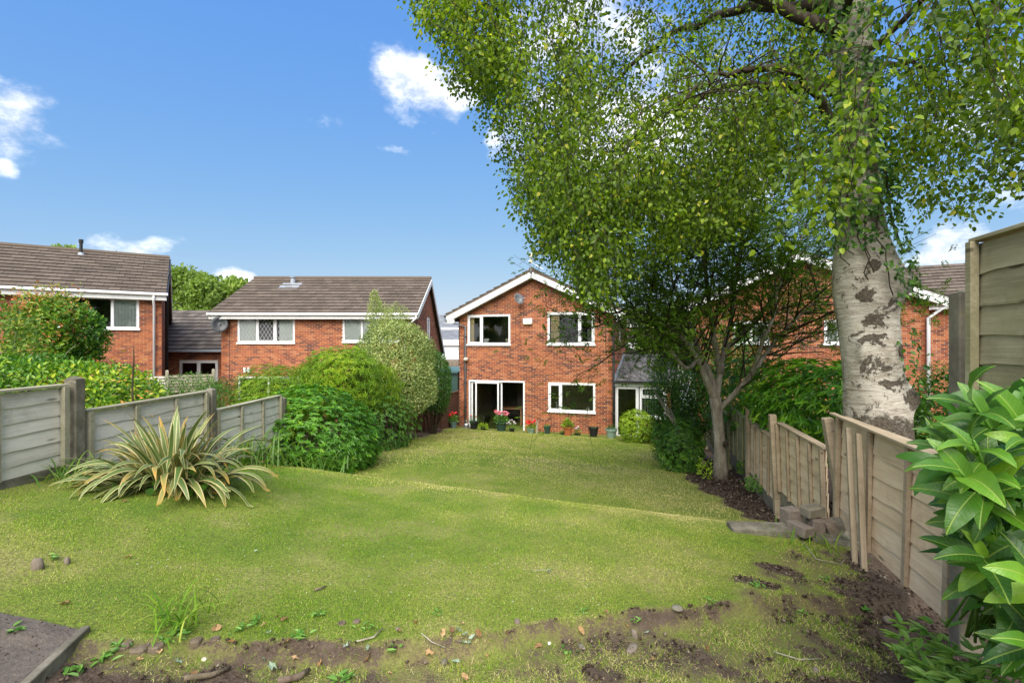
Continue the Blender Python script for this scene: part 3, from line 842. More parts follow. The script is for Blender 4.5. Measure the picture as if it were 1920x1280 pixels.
r = MB(); p = [(a - .6, .225, c), (b + .6, .225, c), (b + .6, 3.6, c), (a - .6, 3.6, c), (a - .6, .225, d + .3), (b + .6, .225, d + .3), (b + .6, 3.6, d + .3), (a - .6, 3.6, d + .3)]
r.add(p, [(0, 1, 2, 3), (7, 6, 5, 4), (1, 5, 6, 2), (2, 6, 7, 3), (3, 7, 4, 0)]); r.build('room', M['roomdark'], pdo)
# roof, bargeboards, gutters
pit = atan2(PZ - 4.78, HW); EX = 3.62; SL = EX / cos(pit)
zE = 6.45 - EX * tan(pit)
roof(house, (-EX, 8.5, zE), -pi / 2, pit, 8.86, SL, M['tile'])
roof(house, (EX, -.36, zE), pi / 2, pit, 8.86, SL, M['tile'])
rg = MB(); rg.tube([(0, -.38, 6.46), (0, 8.5, 6.46)], .09, 8); rg.build('ridge_tile', M['tile'], house)
for s in (-1, 1):
    beam(house, 'bargeboard', (s * (EX - .02), -.34, zE - .20), (s * .012, -.34, 6.45 - .205), .235, .035, M['whitepaint'])
    beam(house, 'soffit', (s * (EX - .02), -.17, zE - .29), (s * .012, -.17, 6.45 - .30), .02, .30, M['whitepaint'])
    beam(house, 'fascia', (s * (EX - .03), -.3, zE - .16), (s * (EX - .03), 8.4, zE - .16), .2, .03, M['whitepaint'], bevel=.0)
    b_ = MB(); x = s * (EX - .03); b_.box(min(x, s * (HW + .1)), max(x, s * (HW + .1)), -.335, -.30, zE - .36, zE - .2); b_.build('eave_box', M['whitepaint'], house)
    g = MB(); gx_ = s * (EX + .05)
    g.box(gx_ - .05, gx_ + .05, -.38, 8.4, zE - .13, zE - .03); g.build('gutter', M['dgrey'], house, bevel=.01)
pipe(house, 'downpipe', [(-EX - .03, -.33, zE - .08), (-EX - .03, -.33, zE - .26), (-HW + .28, -.07, zE - .50), (-HW + .28, -.07, .1)], .042, M['grey'])
pipe(house, 'downpipe', [(EX + .03, -.2, zE - .08), (EX + .0, -.2, zE - .25), (HW - .02, -.07, zE - .50), (HW - .02, -.07, 2.3), (HW - .02, -.07, .1)], .042, M['dgrey'])
cl = MB()
for z in (.9, 1.9, 2.9, 3.8):
    cl.box(-HW + .225, -HW + .335, -.12, 0, z, z + .04); cl.box(HW - .075, HW + .035, -.12, 0, z, z + .04)
cl.build('pipe_clip', M['dgrey'], house)
_, zc1 = HF.uz(975, 600); cu, _ = HF.uz(975, 600)
pipe(house, 'cable', [(cu, -.012, HF.uz(975, 572)[1]), (cu, -.012, HF.uz(975, 645)[1])], .007, M['black'])
# things fixed to the wall
def dish(root_loc, rz, r, label, tilt=(0.25, .0), face=0.0):
    d_ = empty('satellite_dish', root_loc, rz, label, 'satellite dish')
    prof = [(0, 0), (.35 * r, .012), (.65 * r, .045), (r, .11)]
    mb = MB(); n = 20; vs = []; fs = []
    for (q, h) in prof:
        for k in range(n): vs.append((q * cos(2 * pi * k / n), q * sin(2 * pi * k / n) * 1.08, h))
    fs = [(i * n + k, i * n + (k + 1) % n, (i + 1) * n + (k + 1) % n, (i + 1) * n + k) for i in range(3) for k in range(n)]
    mb.add(vs, fs); o = mb.build('dish_reflector', M['grey'], d_, smooth=True)
    sm = o.modifiers.new('solid', 'SOLIDIFY'); sm.thickness = .008
    R = Matrix.Rotation(face, 4, 'Z') @ Matrix.Rotation(radians(90) - tilt[0], 4, 'X')
    o.matrix_local = Matrix.Translation((0, -.28, 0)) @ R
    fp = (Matrix.Translation((0, -.28, 0)) @ R) @ Vector((0, -.12, .42)); fb = (Matrix.Translation((0, -.28, 0)) @ R) @ Vector((0, -r * .95, .09))
    MB().tube([fb, fp], .012, 6).build('feed_arm', M['metal'], d_)
    o2 = MB().tube([(0, 0, 0), (0, -.07, 0)], [.035, .025], 10).build('receiver', M['metal'], d_); o2.location = fp; o2.rotation_euler = (.3, 0, face)
    MB().tube([(0, 0, -.05), (0, -.14, -.05), (0, -.26, 0)], .018, 6).build('wall_bracket', M['dgrey'], d_)
    return d_
u, z = HF.uz(974, 563)
dish(HF.world(u, -.01, z), A16, .22, 'grey satellite dish high on the gable wall of the house facing the lawn', (.35, 0), radians(52))
u0, u1, z0, z1 = HF.rect(981, 597, 999, 607)
al = empty('alarm_box', HF.world((u0 + u1) / 2, -.012, (z0 + z1) / 2), A16, 'white alarm box on the brick between the two upper windows', 'alarm box')
q = MB(); q.box(-.19, .19, -.09, 0, -.10, .11); q.build('cover', M['white'], al, bevel=.025); MB().box(-.17, .17, -.10, -.02, -.135, -.102).build('base_plate', M['plaque'], al, bevel=.01)
u, z = HF.uz(876, 672)
sl = empty('security_light', HF.world(u, -.01, z), A16, 'small round cream security light beside the left downpipe', 'light')
MB().tube([(0, 0, 0), (0, -.06, 0), (0, -.14, -.04)], [.05, .03, .03], 10).build('arm', M['lamp_lens'], sl)
MB().lathe([(.03, 0), (.085, .02), (.10, .07), (.09, .12), (.04, .15)], (0, -.15, -.1)).build('lamp_head', M['lamp_lens'], sl, smooth=True)
# television aerial at the ridge
ap = HF.world(0, -.38, 0)
ae = empty('television_aerial', (ap[0], ap[1], 6.1), A16, 'thin twin television aerial on a short mast above the gable peak', 'aerial')
MB().tube([(0, 0, 0), (0, 0, .98)], .014, 6).build('mast', M['metal'], ae)
for (zz, sx, ln) in ((.86, -1, .48), (.62, 1, .5)):
    q = MB(); q.tube([(.1 * -sx, 0, zz + .06), (sx * ln, 0, zz - .30)], .009, 5)
    for i in range(6):
        x = sx * (.02 + i * ln / 6); zq = zz + .02 - (.36 * (i + .3) / 6)
        q.tube([(x, -.14, zq), (x, .14, zq)], .004, 4)
    q.build('aerial_arm', M['metal'], ae)
    MB().box(-.05, .05, -.03, .03, zz - .04, zz + .12).build('junction_box', M['plaque'], ae)

# ---- lean-to on the right of that house
lt = empty('lean_to', HF.world(HW, .10, 0), A16, 'low white framed lean-to with dark felt roof beside the house', 'extension')
LW = 2.02
wall(lt, 'wall', LW - .12, LW + .02, -.15, lambda u: 2.0, [])
wall(lt, 'wall', .95, LW - .12, -.15, lambda u: .75, [])
wall(lt, 'wall', 0, 6.0, -.15, lambda u: 2.0, [], loc=(LW + .02, 0, 0), rz=pi / 2)
window(lt, .03, .90, -.04, 1.93, fr=(1,), openers=(0,), sill=False, room=2.5, name='glazed_door', roommat='roomdark')
window(lt, .93, LW - .14, .78, 1.93, fr=(1,), top_light=(0,), blind=[(.06, .96, 'sparse')], room=2.5, roommat='roomdark')
MB().box(-.0, LW + .1, -.10, -.03, 1.935, 2.06).build('fascia', M['white'], lt, bevel=.004)
rf = MB(); zb = 2.92
rf.hexa([(.02, -.2, 2.07), (LW + .25, -.2, 2.07), (LW + .25, 6.2, zb), (.02, 6.2, zb), (.02, -.2, 2.13), (LW + .25, -.2, 2.13), (LW + .25, 6.2, zb + .06), (.02, 6.2, zb + .06)])
rf.build('roof', M['felt'], lt)
MB().box(.05, LW + .25, -.26, -.202, 2.06, 2.15).build('gutter', M['black'], lt, bevel=.01)
fl = MB(); fl.hexa([(.0, -.15, 2.10), (.05, -.15, 2.10), (.05, 6.1, zb + .02), (.0, 6.1, zb + .02), (.0, -.15, 2.30), (.012, -.15, 2.30), (.012, 6.1, zb + .2), (.0, 6.1, zb + .2)]); fl.build('flashing', M['lead'], lt)

# patio strip at the foot of the house
pv = MB(); p0 = HF.world(-3.6, -.75, 0)
for i in range(12):
    u = -3.9 + i * .62
    P = [HF.world(u, -.62, -.06), HF.world(u + .6, -.62, -.06), HF.world(u + .6, -.02, -.06), HF.world(u, -.02, -.06)]
    T = [(x, y, .005) for x, y, z in P]; pv.add(P + T, [(4, 5, 6, 7), (0, 1, 5, 4), (1, 2, 6, 5), (3, 7, 6, 2), (0, 4, 7, 3)])
pv.build('patio_paving', M['concrete'], kind='structure')
ke = MB(); ke.hexa([HF.world(-4.4, -1.03, -.05), HF.world(3.4, -1.03, -.05), HF.world(3.4, -.97, -.05), HF.world(-4.4, -.97, -.05), HF.world(-4.4, -1.03, .10), HF.world(3.4, -1.03, .085), HF.world(3.4, -.97, .085), HF.world(-4.4, -.97, .10)])
ke.build('lawn_edging', M['concrete'], kind='structure')

# ================================================================== middle left house
MF = Frame((-8.1, 20.0, 0), radians(0.6))
mh = empty('brick_house', MF.O, MF.a, 'long brick house left of the lawn with brown roof and diamond leaded window', 'house')
L0 = MF.uz(415, 600)[0]; R0 = MF.uz(778, 600)[0]
mw1 = MF.rect(446, 591, 553, 643); mw2 = MF.rect(643, 589, 749, 641); mw3 = MF.rect(447, 706, 560, 760)
wall(mh, 'wall', L0, R0, -.2, lambda u: 4.78, [mw1, mw2, mw3], singles=300, key=lambda c: abs(c[2] - 3.3) + .25 * abs(c[0] + 1.8))
window(mh, *mw1, fr=(.33, .33, .33), openers=(1,), blind=[(.03, .30, 'blind'), (.72, .97, 'blind')], leaded=True, roommat='roomdark')
window(mh, *mw2, fr=(.33, .33, .33), blind=[(.03, .97, 'blind')], roommat='room')
window(mh, *mw3, fr=(.5, .5), roommat='roomdark')
# right hand gable wall with the long rear slope
RY, BY = 3.25, 8.2
def mtop(v):   # v = distance from the facade
    return 4.78 + (6.50 - 4.78) * v / RY if v <= RY else 6.50 - (6.50 - 2.85) * (v - RY) / (BY - RY)
wall(mh, 'wall', 0, BY - .2, -.2, mtop, [(3.0, 3.75, 3.75, 4.75)], loc=(R0, 0, 0), rz=pi / 2, breaks=(RY,))
window(mh, 3.0, 3.75, 3.75, 4.75, loc=(R0, 0, 0), rz=pi / 2, room=0)
wall(mh, 'wall', -(BY - .2), 0, -.2, lambda u: mtop(-u), [], loc=(L0, 0, 0), rz=-pi / 2, breaks=(-RY,))
MB().box(L0, R0, BY - .3, BY - .1, -.1, 2.8).build('wall', M['mortar'], mh)
RL, RR = L0 - .33, R0 + .17
ev, ez = -.32, 4.80
pit1 = atan2(6.66 - ez, RY - ev); S1 = (RY - ev) / cos(pit1)
roof(mh, (RL, ev, ez), 0, pit1, RR - RL, S1, M['tile'], singles=300, key=lambda c: c[1] * .9 + abs(c[0] - 4) * .3)
pit2 = atan2(6.66 - 2.95, BY - RY); S2 = (BY - RY) / cos(pit2)
roof(mh, (RR, BY, 2.95), pi, pit2, RR - RL, S2, M['tile'])
MB().tube([(RL, RY, 6.68), (RR, RY, 6.68)], .10, 8).build('ridge_tile', M['tile'], mh)
MB().box(RL, RR, ev - .01, ev + .02, ez - .26, ez - .05).build('fascia', M['whitepaint'], mh)
MB().box(RL + .02, RR - .02, ev + .022, .0 - .008, ez - .26, ez - .24).build('soffit', M['whitepaint'], mh)
MB().box(RL - .03, RR + .04, ev - .12, ev - .012, ez - .11, ez - .01).build('gutter', M['white'], mh, bevel=.02)
beam(mh, 'bargeboard', (RR + .02, ev, ez - .12), (RR + .02, RY, 6.66 - .14), .22, .04, M['whitepaint'])
beam(mh, 'bargeboard', (RR + .02, RY, 6.66 - .14), (RR + .02, BY, 2.95 - .14), .22, .04, M['whitepaint'])
pipe(mh, 'downpipe', [(RR - .05, ev - .06, ez - .1), (RR - .05, ev - .06, ez - .22), (R0 - .10, ev - .0, ez - .42), (R0 - .40, -.06, ez - .55), (R0 - .42, -.06, .1)], .038, M['white'])
pipe(mh, 'cable', [(MF.uz(431, 600)[0], -.012, 4.5), (MF.uz(431, 600)[0], -.012, .1)], .008, M['black'])
pipe(mh, 'side_pipe', [(R0 + .05, 6.6, .1), (R0 + .05, 6.6, 3.0), (R0 + .05, 7.0, 3.0)], .03, M['white'])
u, z = MF.uz(497, 542)
vt = MB(); vt.tube([(u, 2.6, 6.15), (u, 2.6, 6.62)], [.13, .10], 10); vt.tube([(u, 2.6, 6.62), (u, 2.6, 6.66)], .15, 10); vt.build('roof_vent', M['lead'], mh, smooth=False)
fv = beam(mh, 'flashing', (u - .45, 2.32, 6.215), (u + .45, 2.32, 6.215), .75, .012, M['lead'], up=(0, cos(pit1), sin(pit1)))
sp = MB()
for dx in (0, .17): sp.tube([(MF.uz(462, 690)[0] + dx, -.14, 2.55), (MF.uz(462, 690)[0] + dx, -.14, 2.35)], .05, 10)
sp.box(MF.uz(462, 690)[0] - .02, MF.uz(462, 690)[0] + .2, -.1, -.008, 2.40, 2.47); sp.build('spotlight', M['white'], mh)
u, z = MF.uz(420, 609)
dish(MF.world(u, -.02, z), MF.a, .31, 'dark satellite dish at the left corner of the long house, beside its leaded window', (.15, 0), radians(28)).children[0].data.materials[0] = M['dgrey']

# ================================================================== left house
LF = Frame((-13.87, 17.7, .55), radians(34))
lh = empty('brick_house', LF.O, LF.a, 'brick house at the far left with black vent pipe and white downpipe', 'house')
Rr = LF.uz(303, 600)[0]; Ll = -7.6
lw = LF.rect(77, 556, 261, 616)
ltop = 4.82
wall(lh, 'wall', Ll, Rr, -.3, lambda u: ltop, [lw, (-6.6, -5.0, .6, 1.9)], singles=300, key=lambda c: abs(c[2] - 3.2) - .5 * c[0])
window(lh, *lw, fr=(.28, .44, .28), blind=[(.02, .30, 'blind'), (.70, .985, 'blind')], roommat='room')
window(lh, -6.6, -5.0, .6, 1.9, fr=(.5, .5))
def l2top(v): return ltop + 1.72 * v / 3.5 if v <= 3.5 else ltop + 1.72 - 2.9 * (v - 3.5) / 3.6
wall(lh, 'wall', 0, 7.0, -.3, l2top, [], loc=(Rr, 0, 0), rz=pi / 2, breaks=(3.5,))
MB().box(Ll, Ll + .2, 0, 7.0, -.3, ltop).build('wall', M['mortar'], lh)
ev, ez = -.3, 4.88; ry = 3.5; rz_ = 6.72
pitL = atan2(rz_ - ez, ry - ev); SLf = (ry - ev) / cos(pitL)
RL, RR = Ll - .2, Rr + .16
roof(lh, (RL, ev, ez), 0, pitL, RR - RL, SLf, M['tile'], singles=300, key=lambda c: c[1] * .5 - c[0])
pb = atan2(rz_ - 3.8, 3.7); roof(lh, (RR, 7.2, 3.8), pi, pb, RR - RL, 3.7 / cos(pb), M['tile'])
MB().tube([(RL, ry, rz_ + .02), (RR, ry, rz_ + .02)], .10, 8).build('ridge_tile', M['tile'], lh)
MB().box(RL, RR, ev - .01, ev + .02, ez - .28, ez - .06).build('fascia', M['whitepaint'], lh)
MB().box(RL, RR, ev + .022, -.008, ez - .28, ez - .26).build('soffit', M['whitepaint'], lh)
MB().box(RL, RR + .05, ev - .12, ev - .012, ez - .11, ez - .01).build('gutter', M['white'], lh, bevel=.02)
beam(lh, 'bargeboard', (RR + .02, ev, ez - .12), (RR + .02, ry, rz_ - .12), .2, .04, M['dgrey'])
beam(lh, 'bargeboard', (RR + .02, ry, rz_ - .12), (RR + .02, 7.2, 3.8 - .12), .2, .04, M['whitepaint'])
du = LF.uz(289, 600)[0]
pipe(lh, 'downpipe', [(du, ev - .06, ez - .1), (du, ev - .06, ez - .3), (du, -.07, ez - .5), (du, -.07, -.2)], .04, M['white'])
pipe(lh, 'soil_pipe', [(Rr + .12, 1.2, -.3), (Rr + .12, 1.2, 5.55), (Rr + .22, 1.2, 5.9)], .055, M['black'])
vu, vy = LF.uz(181, 470)[0], 3.3
vu = LF.uz(181, 480)[0] * 1.0
# vent pipe stands on the rear roof just behind the ridge line
vp = MB(); vx = -1.95
vp.tube([(vx, 3.1, 6.35), (vx, 3.1, 7.0)], .055, 10); vp.tube([(vx, 3.1, 7.0), (vx, 3.1, 7.14)], .075, 10); vp.build('vent_pipe', M['black'], lh, smooth=False)
MB().lathe([(.17, 0), (.12, .1), (.07, .2)], (vx, 3.1, 6.42)).build('vent_flashing', M['lead'], lh)
# name plaque with its lettering
u0, u1, z0, z1 = LF.rect(33, 555, 63, 567)
pq = empty('house_name_plaque', LF.world((u0 + u1) / 2, -.01, (z0 + z1) / 2), LF.a, 'small cream name plaque high on the wall of the far left house', 'sign')
hw = (u1 - u0) / 2; MB().box(-hw, hw, -.025, 0, -.11, .11).build('plate', M['plaque'], pq, bevel=.006)
tc_ = bpy.data.curves.new('lettering', 'FONT'); tc_.body = 'ASTRA'; tc_.size = .16; tc_.extrude = .002; tc_.align_x = 'CENTER'; tc_.align_y = 'CENTER'; tc_.space_character = 1.15
to = bpy.data.objects.new('lettering', tc_); COL.objects.link(to)
bpy.context.view_layer.update()
lme = bpy.data.meshes.new_from_object(to.evaluated_get(bpy.context.evaluated_depsgraph_get())); bpy.data.objects.remove(to)
lme.materials.append(M['letter'])
link('lettering', lme, pq, loc=(0, -.029, -.0), rot=(pi / 2, 0, 0))

# ---- low link building between the two left houses
KF = Frame((-14.2, 22.2, 0), radians(1))
kb = empty('low_extension', KF.O, KF.a, 'low brick extension with mossy tiled roof between the two left houses', 'extension')
k0, k1 = KF.uz(215, 680)[0], KF.uz(424, 680)[0]
kw_ = KF.rect(337, 676, 409, 716)
wall(kb, 'wall', k0, k1, -.2, lambda u: 3.2, [kw_], singles=120, key=lambda c: abs(c[2] - 2.9))
window(kb, *kw_, fr=(.5, .5), openers=(0, 1), sill=False, mt='whitepaint', roommat='roomdark')
pk = atan2(1.75, 2.9); roof(kb, (k0, -.25, 3.28), 0, pk, k1 - k0 + .1, 3.25 / cos(pk), M['tile2'], singles=120, key=lambda c: c[1])
MB().box(k0, k1 + .1, -.35, -.26, 3.14, 3.26).build('gutter', M['lead'], kb, bevel=.01)

fb = empty('flat_roof_building', (-16.0, 30, 0), 0, 'grey brown roof glimpsed behind the low extension at left', 'building')
MB().box(-4, 2.6, 0, 6, 0, 5.0).build('wall', M['farbrick'], fb)
roof(fb, (-4.2, -.3, 5.0), 0, radians(13), 7.0, 4.6, M['tile2'])
MB().box(-4.2, 2.8, -.36, -.31, 4.85, 5.05).build('fascia', M['whitepaint'], fb)

# ================================================================== right hand houses behind the trees
RF = Frame((9.8, 16.3, 0), radians(-30))
rh = empty('brick_house', RF.O, RF.a, 'red brick gable house behind the birch with a white corner downpipe', 'house')
RHW = 3.35; rp, re = 6.45, 4.95
rtop = lambda u: rp - abs(u) * (rp - re) / RHW
rw1 = RF.rect(1374, 603, 1443, 645); rw2 = RF.rect(1545, 600, 1602, 645)
wall(rh, 'wall', -RHW, RHW, -.2, rtop, [rw1, rw2], singles=300, breaks=(0,), key=lambda c: abs(c[2] - 3.0) - .4 * c[0])
window(rh, *rw1, fr=(.5, .5), blind=[(.6, .97, 'blind')], roommat='room')
window(rh, *rw2, fr=(.5, .5), blind=[(.03, .97, 'blind')], roommat='room')
wall(rh, 'wall', 0, 8, -.2, lambda u: re, [], loc=(RHW, 0, 0), rz=pi / 2)
wall(rh, 'wall', -8, 0, -.2, lambda u: re, [], loc=(-RHW, 0, 0), rz=-pi / 2)
pr = atan2(rp - re, RHW); EXr = 3.75; zEr = rp + .18 - EXr * tan(pr)
roof(rh, (-EXr, 8.2, zEr), -pi / 2, pr, 8.5, EXr / cos(pr), M['tile2'])
roof(rh, (EXr, -.3, zEr), pi / 2, pr, 8.5, EXr / cos(pr), M['tile2'])
for s in (-1, 1):
    beam(rh, 'bargeboard', (s * (EXr - .02), -.3, zEr - .18), (s * .012, -.3, rp + .18 - .18), .25, .035, M['whitepaint'])
    beam(rh, 'soffit', (s * (EXr - .02), -.15, zEr - .29), (s * .012, -.15, rp - .11), .02, .27, M['whitepaint'])
    g = MB(); gx_ = s * (EXr + .05); g.box(gx_ - .05, gx_ + .05, -.35, 8.2, zEr - .13, zEr - .03); g.build('gutter', M['dgrey'], rh, bevel=.01)
pipe(rh, 'downpipe', [(EXr + .02, -.28, zEr - .1), (EXr + .02, -.28, zEr - .2), (RHW - .02, -.08, zEr - .62), (RHW - .02, -.08, -.1)], .05, M['white'])
SF = Frame((16.6, 17.6, 0), radians(-33))
sh = empty('brick_house', SF.O, SF.a, 'brick house at the far right, brown roof behind the concrete post', 'house')
wall(sh, 'wall', -3.6, 4, -.2, lambda u: 5.0, [], singles=120, key=lambda c: abs(c[2] - 4.2) + abs(c[0] + 2))
wall(sh, 'wall', -7, 0, -.2, lambda u: 5.0, [], loc=(-3.6, 0, 0), rz=-pi / 2)
ps = radians(27); roof(sh, (-4.2, -.35, 5.05), 0, ps, 8.5, 4.0, M['tile'], singles=120, key=lambda c: c[0] + c[1])
roof(sh, (4.3, 6.78, 5.05), pi, ps, 8.5, 4.0, M['tile'])
MB().box(-4.2, 4.2, -.39, -.355, 4.8, 5.02).build('fascia', M['whitepaint'], sh)
MB().box(-4.2, 4.2, -.50, -.392, 4.94, 5.04).build('gutter', M['white'], sh, bevel=.02)
MB().box(-4.1, -3.5, -.38, .1, 4.62, 4.79).build('eave_box', M['whitepaint'], sh)

# ================================================================== across the street
def far_house(loc, rz, W, H, D, label, roofmat, wallm, wins, garage=None, ridge=1.9):
    f = empty('brick_house', loc, rz, label, 'house')
    MB().box(-W / 2, W / 2, 0, D, 0, H).build('wall', wallm, f)
    p_ = atan2(ridge, D / 2)
    roof(f, (-W / 2 - .3, -.3, H), 0, p_, W + .6, (D / 2 + .3) / cos(p_), roofmat, tw=.6, ex=.5)
    roof(f, (W / 2 + .3, D + .3, H), pi, p_, W + .6, (D / 2 + .3) / cos(p_), roofmat, tw=.6, ex=.5)
    MB().box(-W / 2 - .3, W / 2 + .3, -.42, -.31, H - .35, H + .02).build('fascia', M['white'], f)
    for (a, b, c, d) in wins:
        window(f, a, b, c, d, fr=(.5, .5), loc=(0, -.06, 0), room=0, bar=.10)
        MB().box(a + .05, b - .05, -.03, -.012, c + .05, d - .05).build('window_backing', M['blind'], f)
    if garage:
        g0, g1, gh = garage
        MB().box(g0, g1, -4.6, -.05, 0, gh).build('garage', wallm, f)
        roof(f, (g0 - .2, -4.9, gh), 0, radians(17), g1 - g0 + .4, 5.0, roofmat, tw=.6, ex=.5)
        MB().box(g0 - .2, g1 + .2, -5.02, -4.91, gh - .75, gh).build('garage_fascia', M['white'], f)
        gd = MB(); n = 5
        for i in range(n): gd.box(g0 + .25, g1 - .25, -4.66, -4.61, .05 + i * (gh - .85) / n, .03 + (i + 1) * (gh - .85) / n)
        gd.build('garage_door', M['white'], f)
    return f
far_house((-7.6, 66, .6), 0, 9, 4.9, 7, 'far house with grey roof and white garage', M['slate'], M['farbrick'], [(-.4, 1.6, 2.9, 4.35), (-3.6, -1.8, 2.9, 4.35)], (-3.4, 3.6, 3.3))
far_house((15.0, 64, .5), 0, 6.4, 5.4, 7, 'far brick house with brown roof, seen past the lean-to', M['tile'], M['farbrick'], [(.2, 2.0, 3.2, 4.7), (-2.4, -.6, 3.2, 4.7)], None, 2.1)
cp = empty('car_port', (15.3, 57.5, .45), 0, 'car port with white fascia and brown roof in front of the far brick house', 'car port')
MB().box(-2.9, 2.9, -.1, .0, 2.4, 3.15).build('fascia', M['white'], cp)
roof(cp, (-3.0, -.15, 3.15), 0, radians(20), 6.2, 4.2, M['tile'], tw=.6, ex=.5)
MB().box(2.2, 2.75, .02, .5, 0, 2.4).build('pillar', M['farbrick'], cp); MB().box(-2.9, -2.4, .02, .5, 0, 2.4).build('pillar', M['farbrick'], cp)
MB().box(-2.8, 2.7, 5.2, 5.3, 0, 2.4).build('back_wall', M['roomdark'], cp)
def car(loc, rz, paint, label):
    c = empty('parked_car', loc, rz, label, 'car')
    prof = [(-2.05, .35), (-2.1, .75), (-1.95, .98), (-1.75, 1.42), (-1.2, 1.5), (.3, 1.46), (1.0, 1.0), (1.9, .85), (2.1, .6), (2.05, .3)]
    def body(w_):
        mb = MB(); n = len(prof)
        vs = [(x, -w_ * (1 if z < 1.0 else .82), z) for x, z in prof] + [(x, w_ * (1 if z < 1.0 else .82), z) for x, z in prof]
        fs = [(i, i + 1, n + i + 1, n + i) for i in range(n - 1)] + [(n - 1, 0, n, 2 * n - 1), tuple(range(n - 1, -1, -1)), tuple(range(n, 2 * n))]
        mb.add(vs, fs); return mb
    body(.85).build('body', paint, c, bevel=.05)
    q = MB(); q.add([(-1.99, -.72, 1.0), (-1.99, .72, 1.0), (-1.80, .60, 1.38), (-1.80, -.60, 1.38)], [(0, 1, 2, 3)]); q.build('rear_window', M['black'], c)
    q = MB(); q.add([(1.02, -.74, 1.01), (1.02, .74, 1.01), (.36, .62, 1.44), (.36, -.62, 1.44)], [(3, 2, 1, 0)]); q.build('windscreen', M['black'], c)
    for s in (-1, 1):
        q = MB(); q.add([(-1.6, s * .80, 1.03), (.8, s * .80, 1.03), (.25, s * .715, 1.38), (-1.5, s * .715, 1.38)], [(0, 1, 2, 3)]); q.build('side_window', M['black'], c)
        q = MB(); q.box(-2.12, -2.0, s * .68 - .12, s * .68 + .12, .75, .95); q.build('tail_light', M['redlens'], c)
        q = MB(); q.box(2.0, 2.09, s * .62 - .15, s * .62 + .15, .6, .74); q.build('headlight', M['white'], c)
        for x in (-1.3, 1.25):
            wh = MB().tube([(x, s * .70, .32), (x, s * .88, .32)], .32, 18).build('wheel', M['rubber'], c)
            MB().tube([(x, s * .872, .32), (x, s * .892, .32)], .2, 12).build('rim', M['metal'], wh)
    MB().box(-2.13, -2.09, -.26, .26, .55, .68).build('number_plate', M['amber'], c)
    return c
car((14.6, 58.8, .45), radians(90), M['carsilver'], 'silver hatchback parked nose-in under the white car port')
car((16.4, 54.0, .45), radians(-90), M['cargreen'], 'pale green car parked beside the car port by the far hedge')
gs = empty('garden_shed', (-3.1, 26.5, 0), radians(-16), 'green metal shed between the two houses, behind the brown fence', 'shed')
MB().box(-1.6, .55, 0, 2.4, 0, 1.85).build('shed_wall', M['shed'], gs)
q = MB(); q.hexa([(-1.7, -.1, 1.86), (.65, -.1, 1.86), (.65, 2.5, 1.86), (-1.7, 2.5, 1.86), (-1.7, -.1, 1.95), (.65, -.1, 1.95), (.65, 2.5, 2.1), (-1.7, 2.5, 2.1)]); q.build('shed_roof', M['shed'], gs)
st = empty('stone_wall', (-8.5, 60.2, .55), 0, 'low stone wall beside the street in front of the white garage', 'wall')
q = MB(); rs = random.Random(3)
for k in range(4):
    x = -6.0
    while x < 8:
        l = rs.uniform(.35, .7); q.box(x, x + l - .03, -rs.uniform(0, .03), .3, k * .22, k * .22 + .2, rs.random()); x += l
q.build('stonework', M['stone'], st, kind='stuff')
lp = empty('street_lamp', (19.5, 52, .5), 0, 'slim pale street lamp post right of the far cars', 'street lamp')
MB().tube([(0, 0, 0), (0, 0, 7.5)], [.08, .05], 8).build('post', M['metal'], lp); MB().tube([(0, 0, 7.5), (-.5, 0, 7.7)], .04, 6).build('arm', M['metal'], lp); MB().box(-1.0, -.5, -.1, .1, 7.66, 7.78).build('lamp_head', M['metal'], lp, bevel=.03)

# ================================================================== fences
def waney_panel(parent_thing, P0, P1, z0, z1, slats, matS, matT, battens, side, lean=0.0, h0=None, rs=random.Random(5), capw=.045, step_z=0.0, edge_frame=True):
    """overlapped-board panel from P0 to P1 (xy), bottom z0, top z1; side=+1/-1 puts the boards' proud face towards the garden"""
    p = empty('fence_panel', (P0[0], P0[1], z0), atan2(P1[1] - P0[1], P1[0] - P0[0]), parent=parent_thing)
    p.rotation_euler[0] = lean
    L = math.hypot(P1[0] - P0[0], P1[1] - P0[1]); H = z1 - z0
    e = H / slats
    for i in range(slats):
        n = 13; vs = []; r0 = rs.uniform(0, 10)
        zb, zt = i * e - .018, (i + 1) * e + .012
        zt = min(zt, H - .01)
        for k in range(n):
            x = L * k / (n - 1); wv = .011 * sin(x * 3.1 + r0) + .006 * sin(x * 8 + r0 * 2) + .003 * sin(x * 19 + r0 * 5)
            yo = side * .020
            vs += [(x, yo - side * .0, max(zb + wv, 0.0)), (x, yo - side * .012 - side * .0, zt), (x, yo - side * .024, zt), (x, yo - side * .014, max(zb + wv, 0.0))]
        fs = []
        for k in range(n - 1):
            b0, b1 = k * 4, (k + 1) * 4
            for j in range(4): fs.append((b0 + j, b1 + j, b1 + (j + 1) % 4, b0 + (j + 1) % 4))
        fs += [(0, 1, 2, 3), ((n - 1) * 4 + 3, (n - 1) * 4 + 2, (n - 1) * 4 + 1, (n - 1) * 4)]
        MB().add(vs, fs).build('slat', matS, p)
    if edge_frame:
        for x in (0.0, L - .045):
            MB().box(x, x + .045, -.045 if side < 0 else .004, -.004 if side < 0 else .045, 0, H).build('stile', matT, p, loc=(0, side * .02, 0))
    for f in battens:
        x = L * f; o = MB().box(-.0225, .0225, 0, .028, 0, H - .015).build('batten', matT, p, loc=(x, .022 if side > 0 else -.05, 0), rot=(0, rs.uniform(-.015, .015), 0))
    o = MB().box(-.01, L + .01, -capw, capw, -.011, .011).build('capping', matT, p, loc=(0, 0, H + .012), bevel=.003)
    return p
